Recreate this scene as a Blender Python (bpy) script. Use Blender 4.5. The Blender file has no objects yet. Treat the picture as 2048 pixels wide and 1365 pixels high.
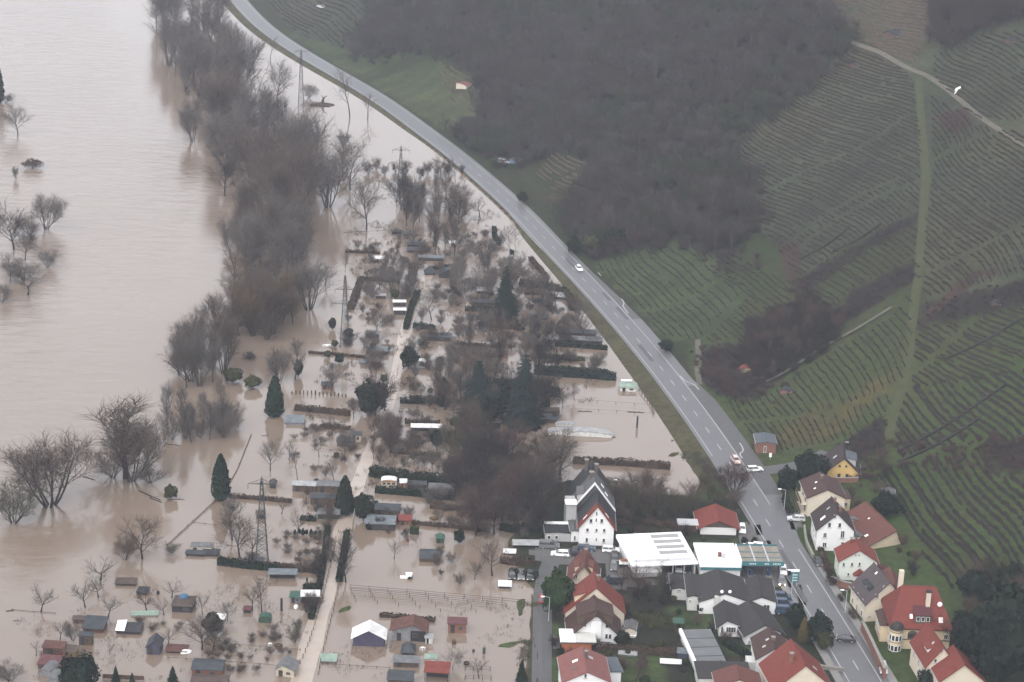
import bpy, math, random, re
import numpy as np
from mathutils import Vector, Matrix

scene = bpy.context.scene
COL = scene.collection
R = random.Random(11)
NR = np.random.default_rng(5)

# ------------------------------------------------------------------ camera
CAM_H = 213.0
TH = math.radians(19.5)
ROLL = math.radians(2.2)
FPX = 4186.0                       # focal length in photo pixels (photo 2048 wide)
_f = np.array([0, math.cos(TH), -math.sin(TH)])
_r0 = np.array([1.0, 0, 0]); _u0 = np.array([0, math.sin(TH), math.cos(TH)])
_r = _r0*math.cos(ROLL) + _u0*math.sin(ROLL)
_u = _u0*math.cos(ROLL) - _r0*math.sin(ROLL)
cam_data = bpy.data.cameras.new('camera')
cam = bpy.data.objects.new('camera', cam_data); COL.objects.link(cam)
cam.matrix_world = Matrix(((_r[0], _u[0], -_f[0], 0), (_r[1], _u[1], -_f[1], 0), (_r[2], _u[2], -_f[2], CAM_H), (0, 0, 0, 1)))
cam_data.sensor_width = 36.0
cam_data.lens = 36.0*FPX/2048.0
cam_data.clip_start = 1.0
cam_data.clip_end = 6000.0
scene.camera = cam

# ------------------------------------------------------------------ sky, sun, exposure
SUN_EL, SUN_AZ = math.radians(50), math.radians(205)
world = bpy.data.worlds.new('World'); scene.world = world
world.use_nodes = True
nt = world.node_tree; nt.nodes.clear()
sky = nt.nodes.new('ShaderNodeTexSky'); sky.sky_type = 'NISHITA'
sky.sun_disc = False
sky.sun_elevation = SUN_EL; sky.sun_rotation = SUN_AZ
sky.air_density = 0.6; sky.dust_density = 6.0; sky.ozone_density = 0.6; sky.altitude = 100
hsv = nt.nodes.new('ShaderNodeHueSaturation'); hsv.inputs['Saturation'].default_value = 0.36; hsv.inputs['Value'].default_value = 4.6
bg = nt.nodes.new('ShaderNodeBackground'); bg.inputs['Strength'].default_value = 0.15
wout = nt.nodes.new('ShaderNodeOutputWorld')
nt.links.new(sky.outputs[0], hsv.inputs['Color'])
gam = nt.nodes.new('ShaderNodeGamma'); gam.inputs['Gamma'].default_value = 0.45   # an even overcast
nt.links.new(hsv.outputs[0], gam.inputs[0]); nt.links.new(gam.outputs[0], bg.inputs[0]); nt.links.new(bg.outputs[0], wout.inputs[0])
sun_d = bpy.data.lights.new('sun', 'SUN'); sun_d.energy = 0.5; sun_d.angle = math.radians(76)
sun_d.color = (1.0, 0.965, 0.965)
sun = bpy.data.objects.new('sun', sun_d); COL.objects.link(sun)
_sd = Vector((math.sin(SUN_AZ)*math.cos(SUN_EL), math.cos(SUN_AZ)*math.cos(SUN_EL), math.sin(SUN_EL)))
sun.rotation_euler = (-_sd).to_track_quat('-Z', 'Y').to_euler()
scene.view_settings.view_transform = 'Standard'
scene.view_settings.look = 'None'
scene.view_settings.exposure = 1.72
scene.view_settings.gamma = 1.0
scene.view_settings.use_curve_mapping = False
try:
    scene.cycles.volume_step_rate = 1.0
    scene.cycles.max_bounces = 6
    scene.cycles.volume_bounces = 0
    scene.cycles.use_denoising = True
except Exception:
    pass

# ------------------------------------------------------------------ map: photo pixels <-> ground
def ray(px, py):
    px = np.asarray(px, float); py = np.asarray(py, float)
    d = _f + ((px-1024.0)/FPX)[..., None]*_r - ((py-682.5)/FPX)[..., None]*_u
    return d                                            # depth along the axis = parameter

def on_plane(px, py, z=0.0):
    d = ray(px, py)
    t = (z-CAM_H)/d[..., 2]
    return d*t[..., None] + np.array([0, 0, CAM_H])

def to_px(P):
    P = np.asarray(P, float) - np.array([0, 0, CAM_H])
    dep = P@_f
    return 1024.0 + FPX*(P@_r)/dep, 682.5 - FPX*(P@_u)/dep, dep

def scale_at(P):                                        # photo pixels per metre
    return FPX/to_px(np.array(P)[None])[2][0]

def inpoly(x, y, poly):
    x = np.asarray(x, float); y = np.asarray(y, float)
    c = np.zeros(x.shape, bool); n = len(poly); j = n-1
    for i in range(n):
        xi, yi = poly[i]; xj, yj = poly[j]
        if yi != yj:
            c ^= ((yi > y) != (yj > y)) & (x < (xj-xi)*(y-yi)/(yj-yi)+xi)
        j = i
    return c

def polydist(x, y, P, closed=False):
    """distance, side, arc length and nearest index to a polyline P (n,2)"""
    x = np.asarray(x, float).ravel(); y = np.asarray(y, float).ravel()
    best = np.full(x.shape, 1e18); side = np.zeros(x.shape); arc = np.zeros(x.shape)
    n = len(P); a0 = 0.0
    for i in range(n if closed else n-1):
        ax, ay = P[i]; bx, by = P[(i+1) % n]
        dx, dy = bx-ax, by-ay; L2 = dx*dx+dy*dy; L = math.sqrt(L2)
        t = ((x-ax)*dx+(y-ay)*dy)/L2
        lo = -1e9 if (i == 0 and not closed) else 0.0
        hi = 1e9 if (i == n-2 and not closed) else 1.0
        t = np.clip(t, lo, hi)
        ex, ey = x-ax-t*dx, y-ay-t*dy
        d2 = ex*ex+ey*ey
        m = d2 < best
        best[m] = d2[m]
        side[m] = np.sign(dx*ey-dy*ex)[m]
        arc[m] = (a0+t*L)[m]
        a0 += L
    return np.sqrt(best), side, arc

def smooth_line(P, step, it=3):
    P = np.array(P, float)
    for _ in range(2):
        seg = np.r_[0, np.cumsum(np.hypot(*np.diff(P, axis=0).T))]
        n = max(2, int(round(seg[-1]/step)))
        s = np.linspace(0, seg[-1], n+1)
        P = np.c_[np.interp(s, seg, P[:, 0]), np.interp(s, seg, P[:, 1])]
        for _k in range(it):
            Q = P.copy(); Q[1:-1] = 0.25*P[:-2]+0.5*P[1:-1]+0.25*P[2:]; P = Q
    return P

# the road's centre line, read off its dashes
ROAD_PX = [(1840, 1552), (1782, 1452), (1725.8, 1353.5), (1712.7, 1330.5), (1699.5, 1307.5), (1671, 1262.7), (1644.8, 1220), (1607, 1160), (1570, 1100), (1546, 1062), (1516, 1012),
           (1480, 957), (1454.8, 917), (1428, 877), (1400.5, 838.5), (1373.8, 802), (1346, 766), (1307, 716), (1281, 684.5), (1240, 638.5), (1215, 609.5), (1189, 581),
           (1146, 537), (1100, 490), (1050, 432), (1000, 386), (949, 342), (907, 305), (840, 257), (780, 211), (728, 178), (669, 145), (611, 112), (552, 74), (517, 46), (494, 21), (475, 0), (448, -40), (425, -90)]
ROAD_Z = 0.9
_rp = on_plane([p[0] for p in ROAD_PX], [p[1] for p in ROAD_PX], ROAD_Z)[:, :2]
ROAD = smooth_line(_rp, 14.0, 2)
ROAD_ARC = np.r_[0, np.cumsum(np.hypot(*np.diff(ROAD, axis=0).T))]

def road_at(u, off=0.0):
    """point at arc length u, off metres to the right (+)"""
    u = np.asarray(u, float)
    e = 4.0
    def P(v):
        x = np.interp(v, ROAD_ARC, ROAD[:, 0]); y = np.interp(v, ROAD_ARC, ROAD[:, 1])
        return np.stack([x, y], -1)
    p = P(u); t = P(u+e)-P(u-e)
    t /= np.linalg.norm(t, axis=-1, keepdims=True)
    nrm = np.stack([t[..., 1], -t[..., 0]], -1)
    return p + nrm*np.asarray(off)[..., None]

def road_u(px, py):
    p = on_plane(px, py, ROAD_Z)
    return float(polydist([p[0]], [p[1]], ROAD)[2][0])

U_V = road_u(1500, 985)            # where the village begins along the road
_pys = [1400, 900, 720, 640, 560, 470, 435, 330, 295, 250, 150, 0, -80]
_pyx = [1750, 1443, 1311, 1241, 1168, 1082, 1053, 935, 897, 833, 678, 475, 430]
VERGE_U = [road_u(a, b) for a, b in zip(_pyx, _pys)]
VERGE_W = [6.0, 6.5, 6.0, 5.0, 3.6, 2.4, 0.5, 0.3, 0.8, 2.2, 3.6, 5.0, 5.0]

def px_poly(pts, z=0.0):
    return on_plane([p[0] for p in pts], [p[1] for p in pts], z)[:, :2]

LAND = px_poly([(1010, 1480), (1046, 1365), (1052, 1300), (1058, 1240), (1062, 1180), (1020, 1120), (1010, 1085), (1060, 1020), (1105, 975), (1130, 958), (1215, 968), (1300, 985), (1385, 992),
                (1400, 965), (1372, 925), (1380, 900), (1408, 905), (1460, 960), (1520, 1010), (1900, 1480)])
BUMPS = [(690, 1212, 3, 9, .16), (1008, 1290, 6, 3, .12), (1030, 1283, 4, 3, .10), (1350, 915, 4, 7, .2), (1044, 1215, 3, 14, .25)]

_dd = np.linspace(0, 1200, 1201)
def _sm(t):
    t = np.clip(t, 0, 1); return t*t*(3-2*t)
_slA = 0.50*_sm((_dd-8)/26.0); _slB = 0.50*_sm((_dd-8)/62.0)
for _s in (_slA, _slB):
    _s *= 1-_sm((_dd-270)/60.0)
_prA = np.r_[0, np.cumsum(0.5*(_slA[1:]+_slA[:-1]))]; _prB = np.r_[0, np.cumsum(0.5*(_slB[1:]+_slB[:-1]))]

def wob(x, y, s, seed=0):
    """cheap smooth noise, about -1..1"""
    a = seed*1.7
    return (np.sin(x/s+a)*np.cos(y/s*1.13-a*.7)+.6*np.sin(x/s*2.3-y/s*1.7+a*2)+.4*np.cos(x/s*3.9+y/s*3.1-a))/2.0

def height_full(x, y):
    x = np.asarray(x, float).ravel(); y = np.asarray(y, float).ravel()
    d, side, u = polydist(x, y, ROAD)
    ds = -side*d                                        # + right of the road
    vw = np.interp(u, VERGE_U, VERGE_W)
    z = np.full(x.shape, -1.5)
    # left: carriageway, verge bank, flood plain
    L = ds < 0
    tl = np.clip((-ds-4.7)/np.maximum(vw, .2), 0, 2.4)
    z = np.where(L, np.maximum(ROAD_Z-0.06 - tl*(ROAD_Z+.06), -1.5), z)
    w = _sm((u-U_V+10)/90.0)                            # 0 in the village, 1 beyond
    dr = np.clip(ds, 0, 1199)
    zr = (1-w)*np.interp(dr, _dd, _prB)+w*np.interp(dr, _dd, _prA)
    amp = np.clip((dr-25)/80, 0, 1)
    zr = zr + amp*(3.0*wob(x, y, 60, 1)+1.0*wob(x, y, 23, 2))
    z = np.where(~L, ROAD_Z-0.06+zr, z)
    # village land
    ld, _, _ = polydist(x, y, LAND, True)
    ins = inpoly(x, y, LAND)
    sd = np.where(ins, ld, -ld)+0.8*wob(x, y, 6, 3)
    zl = -1.5+2.3*_sm((sd+5)/9.0)
    z = np.where(L, np.maximum(z, zl), z)
    for bx, by, rx, ry, h in BUMPS:
        c = on_plane(bx, by)
        g = np.exp(-((x-c[0])/rx)**2-((y-c[1])/ry)**2)
        z = np.where(L, np.maximum(z, -1.5+(1.5+h)*g+.45*g*wob(x, y, 1.7, 4)+.3*g*wob(x, y, .8, 5)), z)
    return z, ds, u, sd

def hz(x, y):
    return float(height_full([x], [y])[0][0])

def on_ground(px, py):
    """ground (or water) point under photo pixels, arrays allowed"""
    px = np.atleast_1d(np.asarray(px, float)); py = np.atleast_1d(np.asarray(py, float))
    d = ray(px, py); n = len(px)
    t0 = np.full(n, 380.0); hit = np.zeros(n, bool); ta = t0.copy(); tb = t0.copy()
    step = 6.0; t = t0.copy()
    zc = lambda tt: (lambda P: P[:, 2]-np.maximum(height_full(P[:, 0], P[:, 1])[0], 0.0))(d*tt[:, None]+np.array([0, 0, CAM_H]))
    for k in range(240):
        go = ~hit
        if not go.any(): break
        tn = t+step
        g = np.zeros(n); idx = np.where(go)[0]
        P = d[idx]*tn[idx, None]+np.array([0, 0, CAM_H])
        far = P[:, 2] > 110
        val = np.ones(len(idx))
        q = ~far
        if q.any():
            val[q] = P[q, 2]-np.maximum(height_full(P[q, 0], P[q, 1])[0], 0.0)
        h = val <= 0
        ta[idx[h]] = t[idx[h]]; tb[idx[h]] = tn[idx[h]]; hit[idx[h]] = True
        t[idx[~h]] = tn[idx[~h]]
    tb[~hit] = t[~hit]; ta[~hit] = t[~hit]
    for k in range(12):
        tm = .5*(ta+tb); v = zc(tm)
        ta = np.where(v > 0, tm, ta); tb = np.where(v > 0, tb, tm)
    return d*(.5*(ta+tb))[:, None]+np.array([0, 0, CAM_H])

def G(px, py):
    return on_ground([px], [py])[0]

# ------------------------------------------------------------------ materials
MATS = {}
def mat(name, col, rough=0.8, var=0.12, scale=1.5, spec=0.25, bump=0.0, metal=0.0, detail=4.0, emit=None, alpha=None):
    if name in MATS: return MATS[name]
    m = bpy.data.materials.new(name); m.use_nodes = True; MATS[name] = m
    n = m.node_tree; b = n.nodes['Principled BSDF']
    b.inputs['Roughness'].default_value = rough
    b.inputs['Metallic'].default_value = metal
    b.inputs['Specular IOR Level'].default_value = spec
    if emit:
        b.inputs['Emission Color'].default_value = (*col, 1); b.inputs['Emission Strength'].default_value = emit
    tc = n.nodes.new('ShaderNodeTexCoord'); nz = n.nodes.new('ShaderNodeTexNoise')
    nz.inputs['Scale'].default_value = scale; nz.inputs['Detail'].default_value = detail
    oi = n.nodes.new('ShaderNodeObjectInfo')
    ad = n.nodes.new('ShaderNodeVectorMath'); ad.operation = 'ADD'
    n.links.new(tc.outputs['Object'], ad.inputs[0])
    sc_ = n.nodes.new('ShaderNodeVectorMath'); sc_.operation = 'SCALE'; sc_.inputs['Scale'].default_value = 1.0
    n.links.new(oi.outputs['Location'], sc_.inputs[0]); n.links.new(sc_.outputs[0], ad.inputs[1])
    n.links.new(ad.outputs[0], nz.inputs['Vector'])
    mx = n.nodes.new('ShaderNodeMix'); mx.data_type = 'RGBA'
    lo = [max(0, c*(1-var*1.6)) for c in col]; hi = [min(1, c*(1+var*1.6)) for c in col]
    mx.inputs[6].default_value = (*lo, 1); mx.inputs[7].default_value = (*hi, 1)
    n.links.new(nz.outputs['Fac'], mx.inputs[0])
    n.links.new(mx.outputs[2], b.inputs['Base Color'])
    if bump:
        bp = n.nodes.new('ShaderNodeBump'); bp.inputs['Strength'].default_value = bump; bp.inputs['Distance'].default_value = 0.1
        n.links.new(nz.outputs['Fac'], bp.inputs['Height']); n.links.new(bp.outputs[0], b.inputs['Normal'])
    return m

# ------------------------------------------------------------------ mesh helpers
def mesh_np(name, V, F, m, smooth=False):
    me = bpy.data.meshes.new(name)
    me.from_pydata(V if isinstance(V, list) else V.tolist(), [], F if isinstance(F, list) else F.tolist())
    if m is not None: me.materials.append(m)
    if smooth:
        me.polygons.foreach_set('use_smooth', [True]*len(me.polygons))
    me.update()
    return me

def link(name, me, parent=None, loc=None, rz=0.0):
    o = bpy.data.objects.new(name, me); COL.objects.link(o)
    if parent is not None: o.parent = parent
    if loc is not None: o.location = loc
    if rz: o.rotation_euler = (0, 0, rz)
    return o

def tag(o, label=None, cat=None, group=None, kind=None):
    if label: o['label'] = label
    if cat: o['category'] = cat
    if group: o['group'] = group
    if kind: o['kind'] = kind
    return o

def thing(name, label, cat, loc, rz=0.0, group=None):
    o = bpy.data.objects.new(name, None); COL.objects.link(o)
    o.location = [float(c) for c in loc]; o.rotation_euler = (0, 0, rz); o.empty_display_size = 0.2
    return tag(o, label, cat, group)

class MB:
    def __init__(s): s.V = []; s.F = []
    def add(s, V, F):
        n = len(s.V); s.V += [tuple(v) for v in V]; s.F += [tuple(i+n for i in f) for f in F]; return s
    def box(s, x0, x1, y0, y1, z0, z1):
        V = [(x0, y0, z0), (x1, y0, z0), (x1, y1, z0), (x0, y1, z0), (x0, y0, z1), (x1, y0, z1), (x1, y1, z1), (x0, y1, z1)]
        return s.add(V, [(0, 3, 2, 1), (4, 5, 6, 7), (0, 1, 5, 4), (1, 2, 6, 5), (2, 3, 7, 6), (3, 0, 4, 7)])
    def hexa(s, b, t):                                  # four bottom + four top corners, same order (ccw from above)
        return s.add(list(b)+list(t), [(0, 3, 2, 1), (4, 5, 6, 7), (0, 1, 5, 4), (1, 2, 6, 5), (2, 3, 7, 6), (3, 0, 4, 7)])
    def slab(s, quad, th):                              # a quad (upper face, ccw from above) given thickness downwards
        return s.hexa([(x, y, z-th) for x, y, z in quad], quad)
    def tube(s, p, q, r0, r1, n=4):
        p = Vector(p); q = Vector(q); d = (q-p)
        if d.length < 1e-6: return s
        d.normalize(); a = d.orthogonal().normalized(); b = d.cross(a)
        V = []
        for c, r in ((p, r0), (q, r1)):
            for k in range(n):
                t = 2*math.pi*k/n; V.append(c+a*(r*math.cos(t))+b*(r*math.sin(t)))
        F = [(k, (k+1) % n, n+(k+1) % n, n+k) for k in range(n)]
        F += [tuple(range(n-1, -1, -1)), tuple(range(n, 2*n))]
        return s.add(V, F)
    def prism(s, poly, y0, y1):                         # polygon in x-z (ccw seen from -y) swept along y
        n = len(poly)
        V = [(x, y0, z) for x, z in poly]+[(x, y1, z) for x, z in poly]
        F = [tuple(range(n)), tuple(range(2*n-1, n-1, -1))]+[(k, n+k, n+(k+1) % n, (k+1) % n) for k in range(n)]
        return s.add(V, F)
    def cyl(s, x, y, z0, z1, r, n=12, r1=None):
        return s.tube((x, y, z0), (x, y, z1), r, r if r1 is None else r1, n)
    def dome(s, x, y, z, rx, ry, rz, n=12, k=4):
        V = []; F = []
        for j in range(k):
            a = j/k*math.pi/2
            for i in range(n):
                t = 2*math.pi*i/n; V.append((x+rx*math.cos(a)*math.cos(t), y+ry*math.cos(a)*math.sin(t), z+rz*math.sin(a)))
        V.append((x, y, z+rz))
        for j in range(k-1):
            F += [(j*n+i, j*n+(i+1) % n, (j+1)*n+(i+1) % n, (j+1)*n+i) for i in range(n)]
        F += [((k-1)*n+i, (k-1)*n+(i+1) % n, k*n) for i in range(n)]
        return s.add(V, F)
    def mesh(s, name, m, smooth=False): return mesh_np(name, s.V, s.F, m, smooth)
    def build(s, name, m, parent=None, smooth=False, loc=None, rz=0.0):
        return link(name, s.mesh(name, m, smooth), parent, loc, rz)
# ------------------------------------------------------------------ terrain
def axis(lo, hi, step, far_lo, far_hi):
    a = list(np.arange(lo, hi+1e-6, step))
    g = step*2; v = lo
    left = []
    while v > far_lo: v -= g; left.append(v); g *= 1.35
    g = step*2; v = a[-1]; right = []
    while v < far_hi: v += g; right.append(v); g *= 1.35
    return np.array(left[::-1]+a+right)
gx = axis(-330, 400, 2.0, -1300, 1300); gy = axis(395, 1290, 2.2, -150, 2000)
XX, YY = np.meshgrid(gx, gy)
tz, tds, tu, tsd = height_full(XX, YY)
TP = np.c_[XX.ravel(), YY.ravel(), tz]
tpx, tpy, tdep = to_px(TP)
# what grows where: plots on the slope and in the village
Z_WOOD = [[(690, 100), (745, 40), (800, -40), (1590, -40), (1705, 90), (1560, 225), (1455, 275), (1512, 400), (1500, 450), (1470, 520), (1350, 478), (1245, 500), (1185, 520), (1120, 440), (1135, 400), (1195, 330), (1130, 300), (1050, 330), (905, 292), (905, 270), (965, 235), (945, 150), (860, 90), (780, 110)],
          [(1860, -40), (2420, -40), (2420, -20), (2070, 20), (1960, 60), (1890, 105), (1865, 60)],
          [(1530, 640), (1600, 600), (1690, 640), (1660, 690), (1550, 765), (1475, 745), (1490, 690)]]
Z_SCRUB = [[(1598, 565), (1640, 530), (1835, 425), (1838, 445), (1700, 520), (1610, 590)], [(1650, 640), (1700, 590), (1830, 515), (1838, 560), (1690, 640)],
           [(1838, 612), (2420, 465), (2420, 540), (1836, 652)], [(1675, 895), (1765, 835), (1775, 900), (1700, 930)], [(1960, 880), (2420, 870), (2420, 960), (2010, 940)],
           [(1400, 700), (1480, 690), (1540, 765), (1520, 800), (1440, 790), (1400, 760)]]
Z_REDSOIL = [[(1840, 630), (1960, 540), (2000, 535), (1838, 648)], [(1870, 235), (1930, 215), (1960, 245), (1900, 262)], [(1560, 490), (1600, 490), (1600, 560), (1570, 560)]]
Z_GRASSY = [[(1185, 525), (1350, 480), (1420, 510), (1490, 560), (1470, 640), (1400, 690), (1330, 680), (1260, 600)], [(730, 170), (860, 120), (950, 160), (950, 240), (890, 262)], [(560, 60), (690, 100), (840, 100), (720, 165), (640, 110)]]
Z_STRAW = [[(1540, 880), (1600, 830), (1700, 790), (1790, 735), (1795, 775), (1700, 850), (1620, 890), (1560, 895)]]
Z_TRACK = [[(1830, 150), (1850, 350), (1838, 430), (1832, 540), (1815, 720), (1760, 860), (1790, 880), (1835, 720), (1850, 560), (1858, 430), (1862, 350), (1845, 150)]]
def zone(polys, grow=None):
    m = np.zeros(len(tpx), bool)
    jx = 9*wob(TP[:, 0], TP[:, 1], 7, 5); jy = 6*wob(TP[:, 0], TP[:, 1], 9, 6)
    for p in polys: m |= inpoly(tpx+jx, tpy+jy, p)
    return m & (tds > 7)
C = np.zeros((len(TP), 3))
n1 = wob(TP[:, 0], TP[:, 1], 16, 7)[:, None]; n2 = wob(TP[:, 0], TP[:, 1], 5, 8)[:, None]; n3 = wob(TP[:, 0], TP[:, 1], 45, 9)[:, None]
green = np.array([0.0149, 0.0218, 0.0069]); dryg = np.array([0.0218, 0.0196, 0.0109]); mead = np.array([.0265, .0370, .0148])
brown = np.array([0.0130, 0.0102, 0.0087]); wood = np.array([0.0109, 0.0095, 0.0084]); red = np.array([0.0281, 0.0160, 0.0130]); straw = np.array([0.0508, 0.0387, 0.0165])
mud = np.array([.13, .10, .075]); yard = np.array([0.0181, 0.0160, 0.0138]); vgreen = np.array([0.0149, 0.0218, 0.0078]); bank = np.array([0.0465, 0.0422, 0.0211])
mixv = np.clip(.42+.30*n1+.22*n2+.25*n3, 0, 1)
C[:] = green*(1-mixv)+dryg*mixv
rt = tds > 0
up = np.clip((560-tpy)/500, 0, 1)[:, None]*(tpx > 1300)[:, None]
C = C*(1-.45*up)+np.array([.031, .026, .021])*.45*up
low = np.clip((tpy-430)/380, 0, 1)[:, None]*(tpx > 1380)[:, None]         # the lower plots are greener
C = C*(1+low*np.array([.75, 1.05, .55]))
_upv = np.zeros(len(tpx), bool)
for p in ([(1465, 275), (1560, 225), (1705, 95), (1825, 150), (1845, 300), (1838, 420), (1640, 525), (1598, 560), (1520, 455), (1512, 400)], [(1690, -40), (1860, -40), (1865, 60), (1960, 60), (2420, 0), (2420, 600), (1842, 600), (1850, 350), (1840, 160), (1640, 20)], [(520, -10), (700, -30), (760, 20), (700, 95), (600, 75)]): _upv |= inpoly(tpx, tpy, p)
C[_upv & (tds > 7)] = (np.array([.029, .033, .020])*(1+.22*n1+.2*n2+.2*n3)+np.array([.012, .004, 0])*np.clip(n3, 0, 1))[_upv & (tds > 7)]
C[zone(Z_GRASSY)] = (mead*(1+.25*n1+.25*n2)+np.array([.012, .006, .002])*np.clip(n3+.6*n2, 0, 1))[zone(Z_GRASSY)]
m = zone(Z_STRAW); mm = np.clip(.5+.5*n2+.3*n1, 0, 1); C[m] = (straw*1.25*mm+green*1.6*(1-mm))[m]
m = zone(Z_SCRUB); C[m] = (brown*(1+.3*n2))[m]
m = zone(Z_WOOD); C[m] = ((wood*(1+.3*n2+.2*n1))+np.array([.002, .010, 0])*np.clip(n1+n3, 0, 1))[m]
m = zone(Z_REDSOIL); C[m] = (red*(1+.2*n2))[m]
lt = ~rt
C[lt] = mud
_lawn = [[(1385, 1085), (1520, 1080), (1500, 1098), (1390, 1092)], [(1090, 1312), (1330, 1315), (1330, 1365), (1090, 1365)], [(1340, 1215), (1430, 1225), (1435, 1278), (1350, 1270)], [(1440, 1285), (1500, 1290), (1510, 1312), (1450, 1310)], [(1690, 1190), (1725, 1190), (1728, 1245), (1700, 1235)], [(1395, 955), (1440, 960), (1470, 1000), (1400, 1000)], [(1090, 1250), (1130, 1250), (1130, 1275), (1090, 1270)]]
_lm = np.zeros(len(tpx), bool)
for p in _lawn: _lm |= inpoly(tpx, tpy, p)
pl = lt & (tsd > -1); q = np.clip(.45+.5*n1[:, 0]+.35*n2[:, 0], 0, 1)[:, None]
C[pl] = (vgreen*q+yard*.8*(1-q))[pl]
C[_lm & (lt | (tds > 7))] = (np.array([.034, .050, .017])*(1+.25*n2+.2*n1))[_lm & (lt | (tds > 7))]
bk = lt & (tz > -0.4) & (tsd < 2); C[bk] = (bank*(1+.2*n2))[bk]
bp_ = lt & (tsd < -2) & (tds < -14); C[bp_] = (np.array([.036, .048, .018])*(1+.2*n2))[bp_]
nxg, nyg = len(gx), len(gy)
ii = np.arange(nxg*nyg).reshape(nyg, nxg)
TF = np.stack([ii[:-1, :-1], ii[:-1, 1:], ii[1:, 1:], ii[1:, :-1]], -1).reshape(-1, 4)

def ground_material():
    m = bpy.data.materials.new('ground'); m.use_nodes = True
    n = m.node_tree; b = n.nodes['Principled BSDF']; b.inputs['Roughness'].default_value = .95; b.inputs['Specular IOR Level'].default_value = .15
    at = n.nodes.new('ShaderNodeAttribute'); at.attribute_name = 'soil'
    tc = n.nodes.new('ShaderNodeTexCoord')
    nz = n.nodes.new('ShaderNodeTexNoise'); nz.inputs['Scale'].default_value = .45; nz.inputs['Detail'].default_value = 9; nz.inputs['Roughness'].default_value = .75
    n.links.new(tc.outputs['Object'], nz.inputs['Vector'])
    rp = n.nodes.new('ShaderNodeMapRange'); rp.inputs['From Min'].default_value = .28; rp.inputs['From Max'].default_value = .72; rp.inputs['To Min'].default_value = .45; rp.inputs['To Max'].default_value = 1.6
    n.links.new(nz.outputs['Fac'], rp.inputs['Value'])
    mx = n.nodes.new('ShaderNodeVectorMath'); mx.operation = 'SCALE'
    n.links.new(at.outputs['Color'], mx.inputs[0]); n.links.new(rp.outputs[0], mx.inputs['Scale'])
    n.links.new(mx.outputs[0], b.inputs['Base Color'])
    bp = n.nodes.new('ShaderNodeBump'); bp.inputs['Strength'].default_value = .6; bp.inputs['Distance'].default_value = .4
    n.links.new(nz.outputs['Fac'], bp.inputs['Height']); n.links.new(bp.outputs[0], b.inputs['Normal'])
    return m
gme = mesh_np('ground', TP, TF, ground_material(), True)
ca = gme.color_attributes.new('soil', 'FLOAT_COLOR', 'POINT')
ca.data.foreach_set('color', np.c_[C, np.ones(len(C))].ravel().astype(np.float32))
ground = tag(link('ground', gme), kind='structure')

# ------------------------------------------------------------------ water
def water_material():
    m = bpy.data.materials.new('muddy_water'); m.use_nodes = True
    n = m.node_tree; b = n.nodes['Principled BSDF']
    b.inputs['Roughness'].default_value = .06; b.inputs['IOR'].default_value = 1.76; b.inputs['Specular IOR Level'].default_value = .5
    tc = n.nodes.new('ShaderNodeTexCoord')
    big = n.nodes.new('ShaderNodeTexNoise'); big.inputs['Scale'].default_value = .018; big.inputs['Detail'].default_value = 6
    n.links.new(tc.outputs['Object'], big.inputs['Vector'])
    mx = n.nodes.new('ShaderNodeMix'); mx.data_type = 'RGBA'
    mx.inputs[6].default_value = (.145, .108, .080, 1); mx.inputs[7].default_value = (.185, .144, .114, 1)
    n.links.new(big.outputs['Fac'], mx.inputs[0]); n.links.new(mx.outputs[2], b.inputs['Base Color'])
    at = n.nodes.new('ShaderNodeAttribute'); at.attribute_name = 'flow'
    mp = n.nodes.new('ShaderNodeMapping'); mp.inputs['Scale'].default_value = (.11, .23, .1); mp.inputs['Rotation'].default_value = (0, 0, .12)
    n.links.new(tc.outputs['Object'], mp.inputs['Vector'])
    r1 = n.nodes.new('ShaderNodeTexNoise'); r1.inputs['Scale'].default_value = 1.0; r1.inputs['Detail'].default_value = 7; r1.inputs['Roughness'].default_value = .62; r1.inputs['Distortion'].default_value = .8
    n.links.new(mp.outputs[0], r1.inputs['Vector'])
    r2 = n.nodes.new('ShaderNodeTexNoise'); r2.inputs['Scale'].default_value = .9; r2.inputs['Detail'].default_value = 3
    n.links.new(tc.outputs['Object'], r2.inputs['Vector'])
    ml = n.nodes.new('ShaderNodeMath'); ml.operation = 'MULTIPLY'
    n.links.new(r1.outputs['Fac'], ml.inputs[0]); n.links.new(at.outputs['Fac'], ml.inputs[1])
    b1 = n.nodes.new('ShaderNodeBump'); b1.inputs['Strength'].default_value = 1.0; b1.inputs['Distance'].default_value = .30
    n.links.new(ml.outputs[0], b1.inputs['Height'])
    b2 = n.nodes.new('ShaderNodeBump'); b2.inputs['Strength'].default_value = .35; b2.inputs['Distance'].default_value = .03
    n.links.new(r2.outputs['Fac'], b2.inputs['Height']); n.links.new(b1.outputs[0], b2.inputs['Normal'])
    n.links.new(b2.outputs[0], b.inputs['Normal'])
    return m
BANK_PX = [(250, -60), (275, 20), (330, 120), (365, 260), (440, 310), (470, 450), (440, 570), (430, 640), (330, 680), (320, 800), (300, 900), (200, 960), (180, 1010), (230, 1080), (150, 1190), (60, 1260), (-40, 1330)]
_bk = on_plane([p[0] for p in BANK_PX], [p[1] for p in BANK_PX])[:, :2][::-1]
wx = axis(-420, 420, 12, -1300, 1300); wy = axis(380, 1300, 12, -150, 2000)
WX, WY = np.meshgrid(wx, wy)
wd, wsd, _ = polydist(WX, WY, _bk)
flow = _sm((wd*wsd+2)/26.0)
nw = len(wx); ii = np.arange(WX.size).reshape(WX.shape)
wme = mesh_np('flood_water', np.c_[WX.ravel(), WY.ravel(), np.zeros(WX.size)], np.stack([ii[:-1, :-1], ii[:-1, 1:], ii[1:, 1:], ii[1:, :-1]], -1).reshape(-1, 4), water_material())
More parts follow.
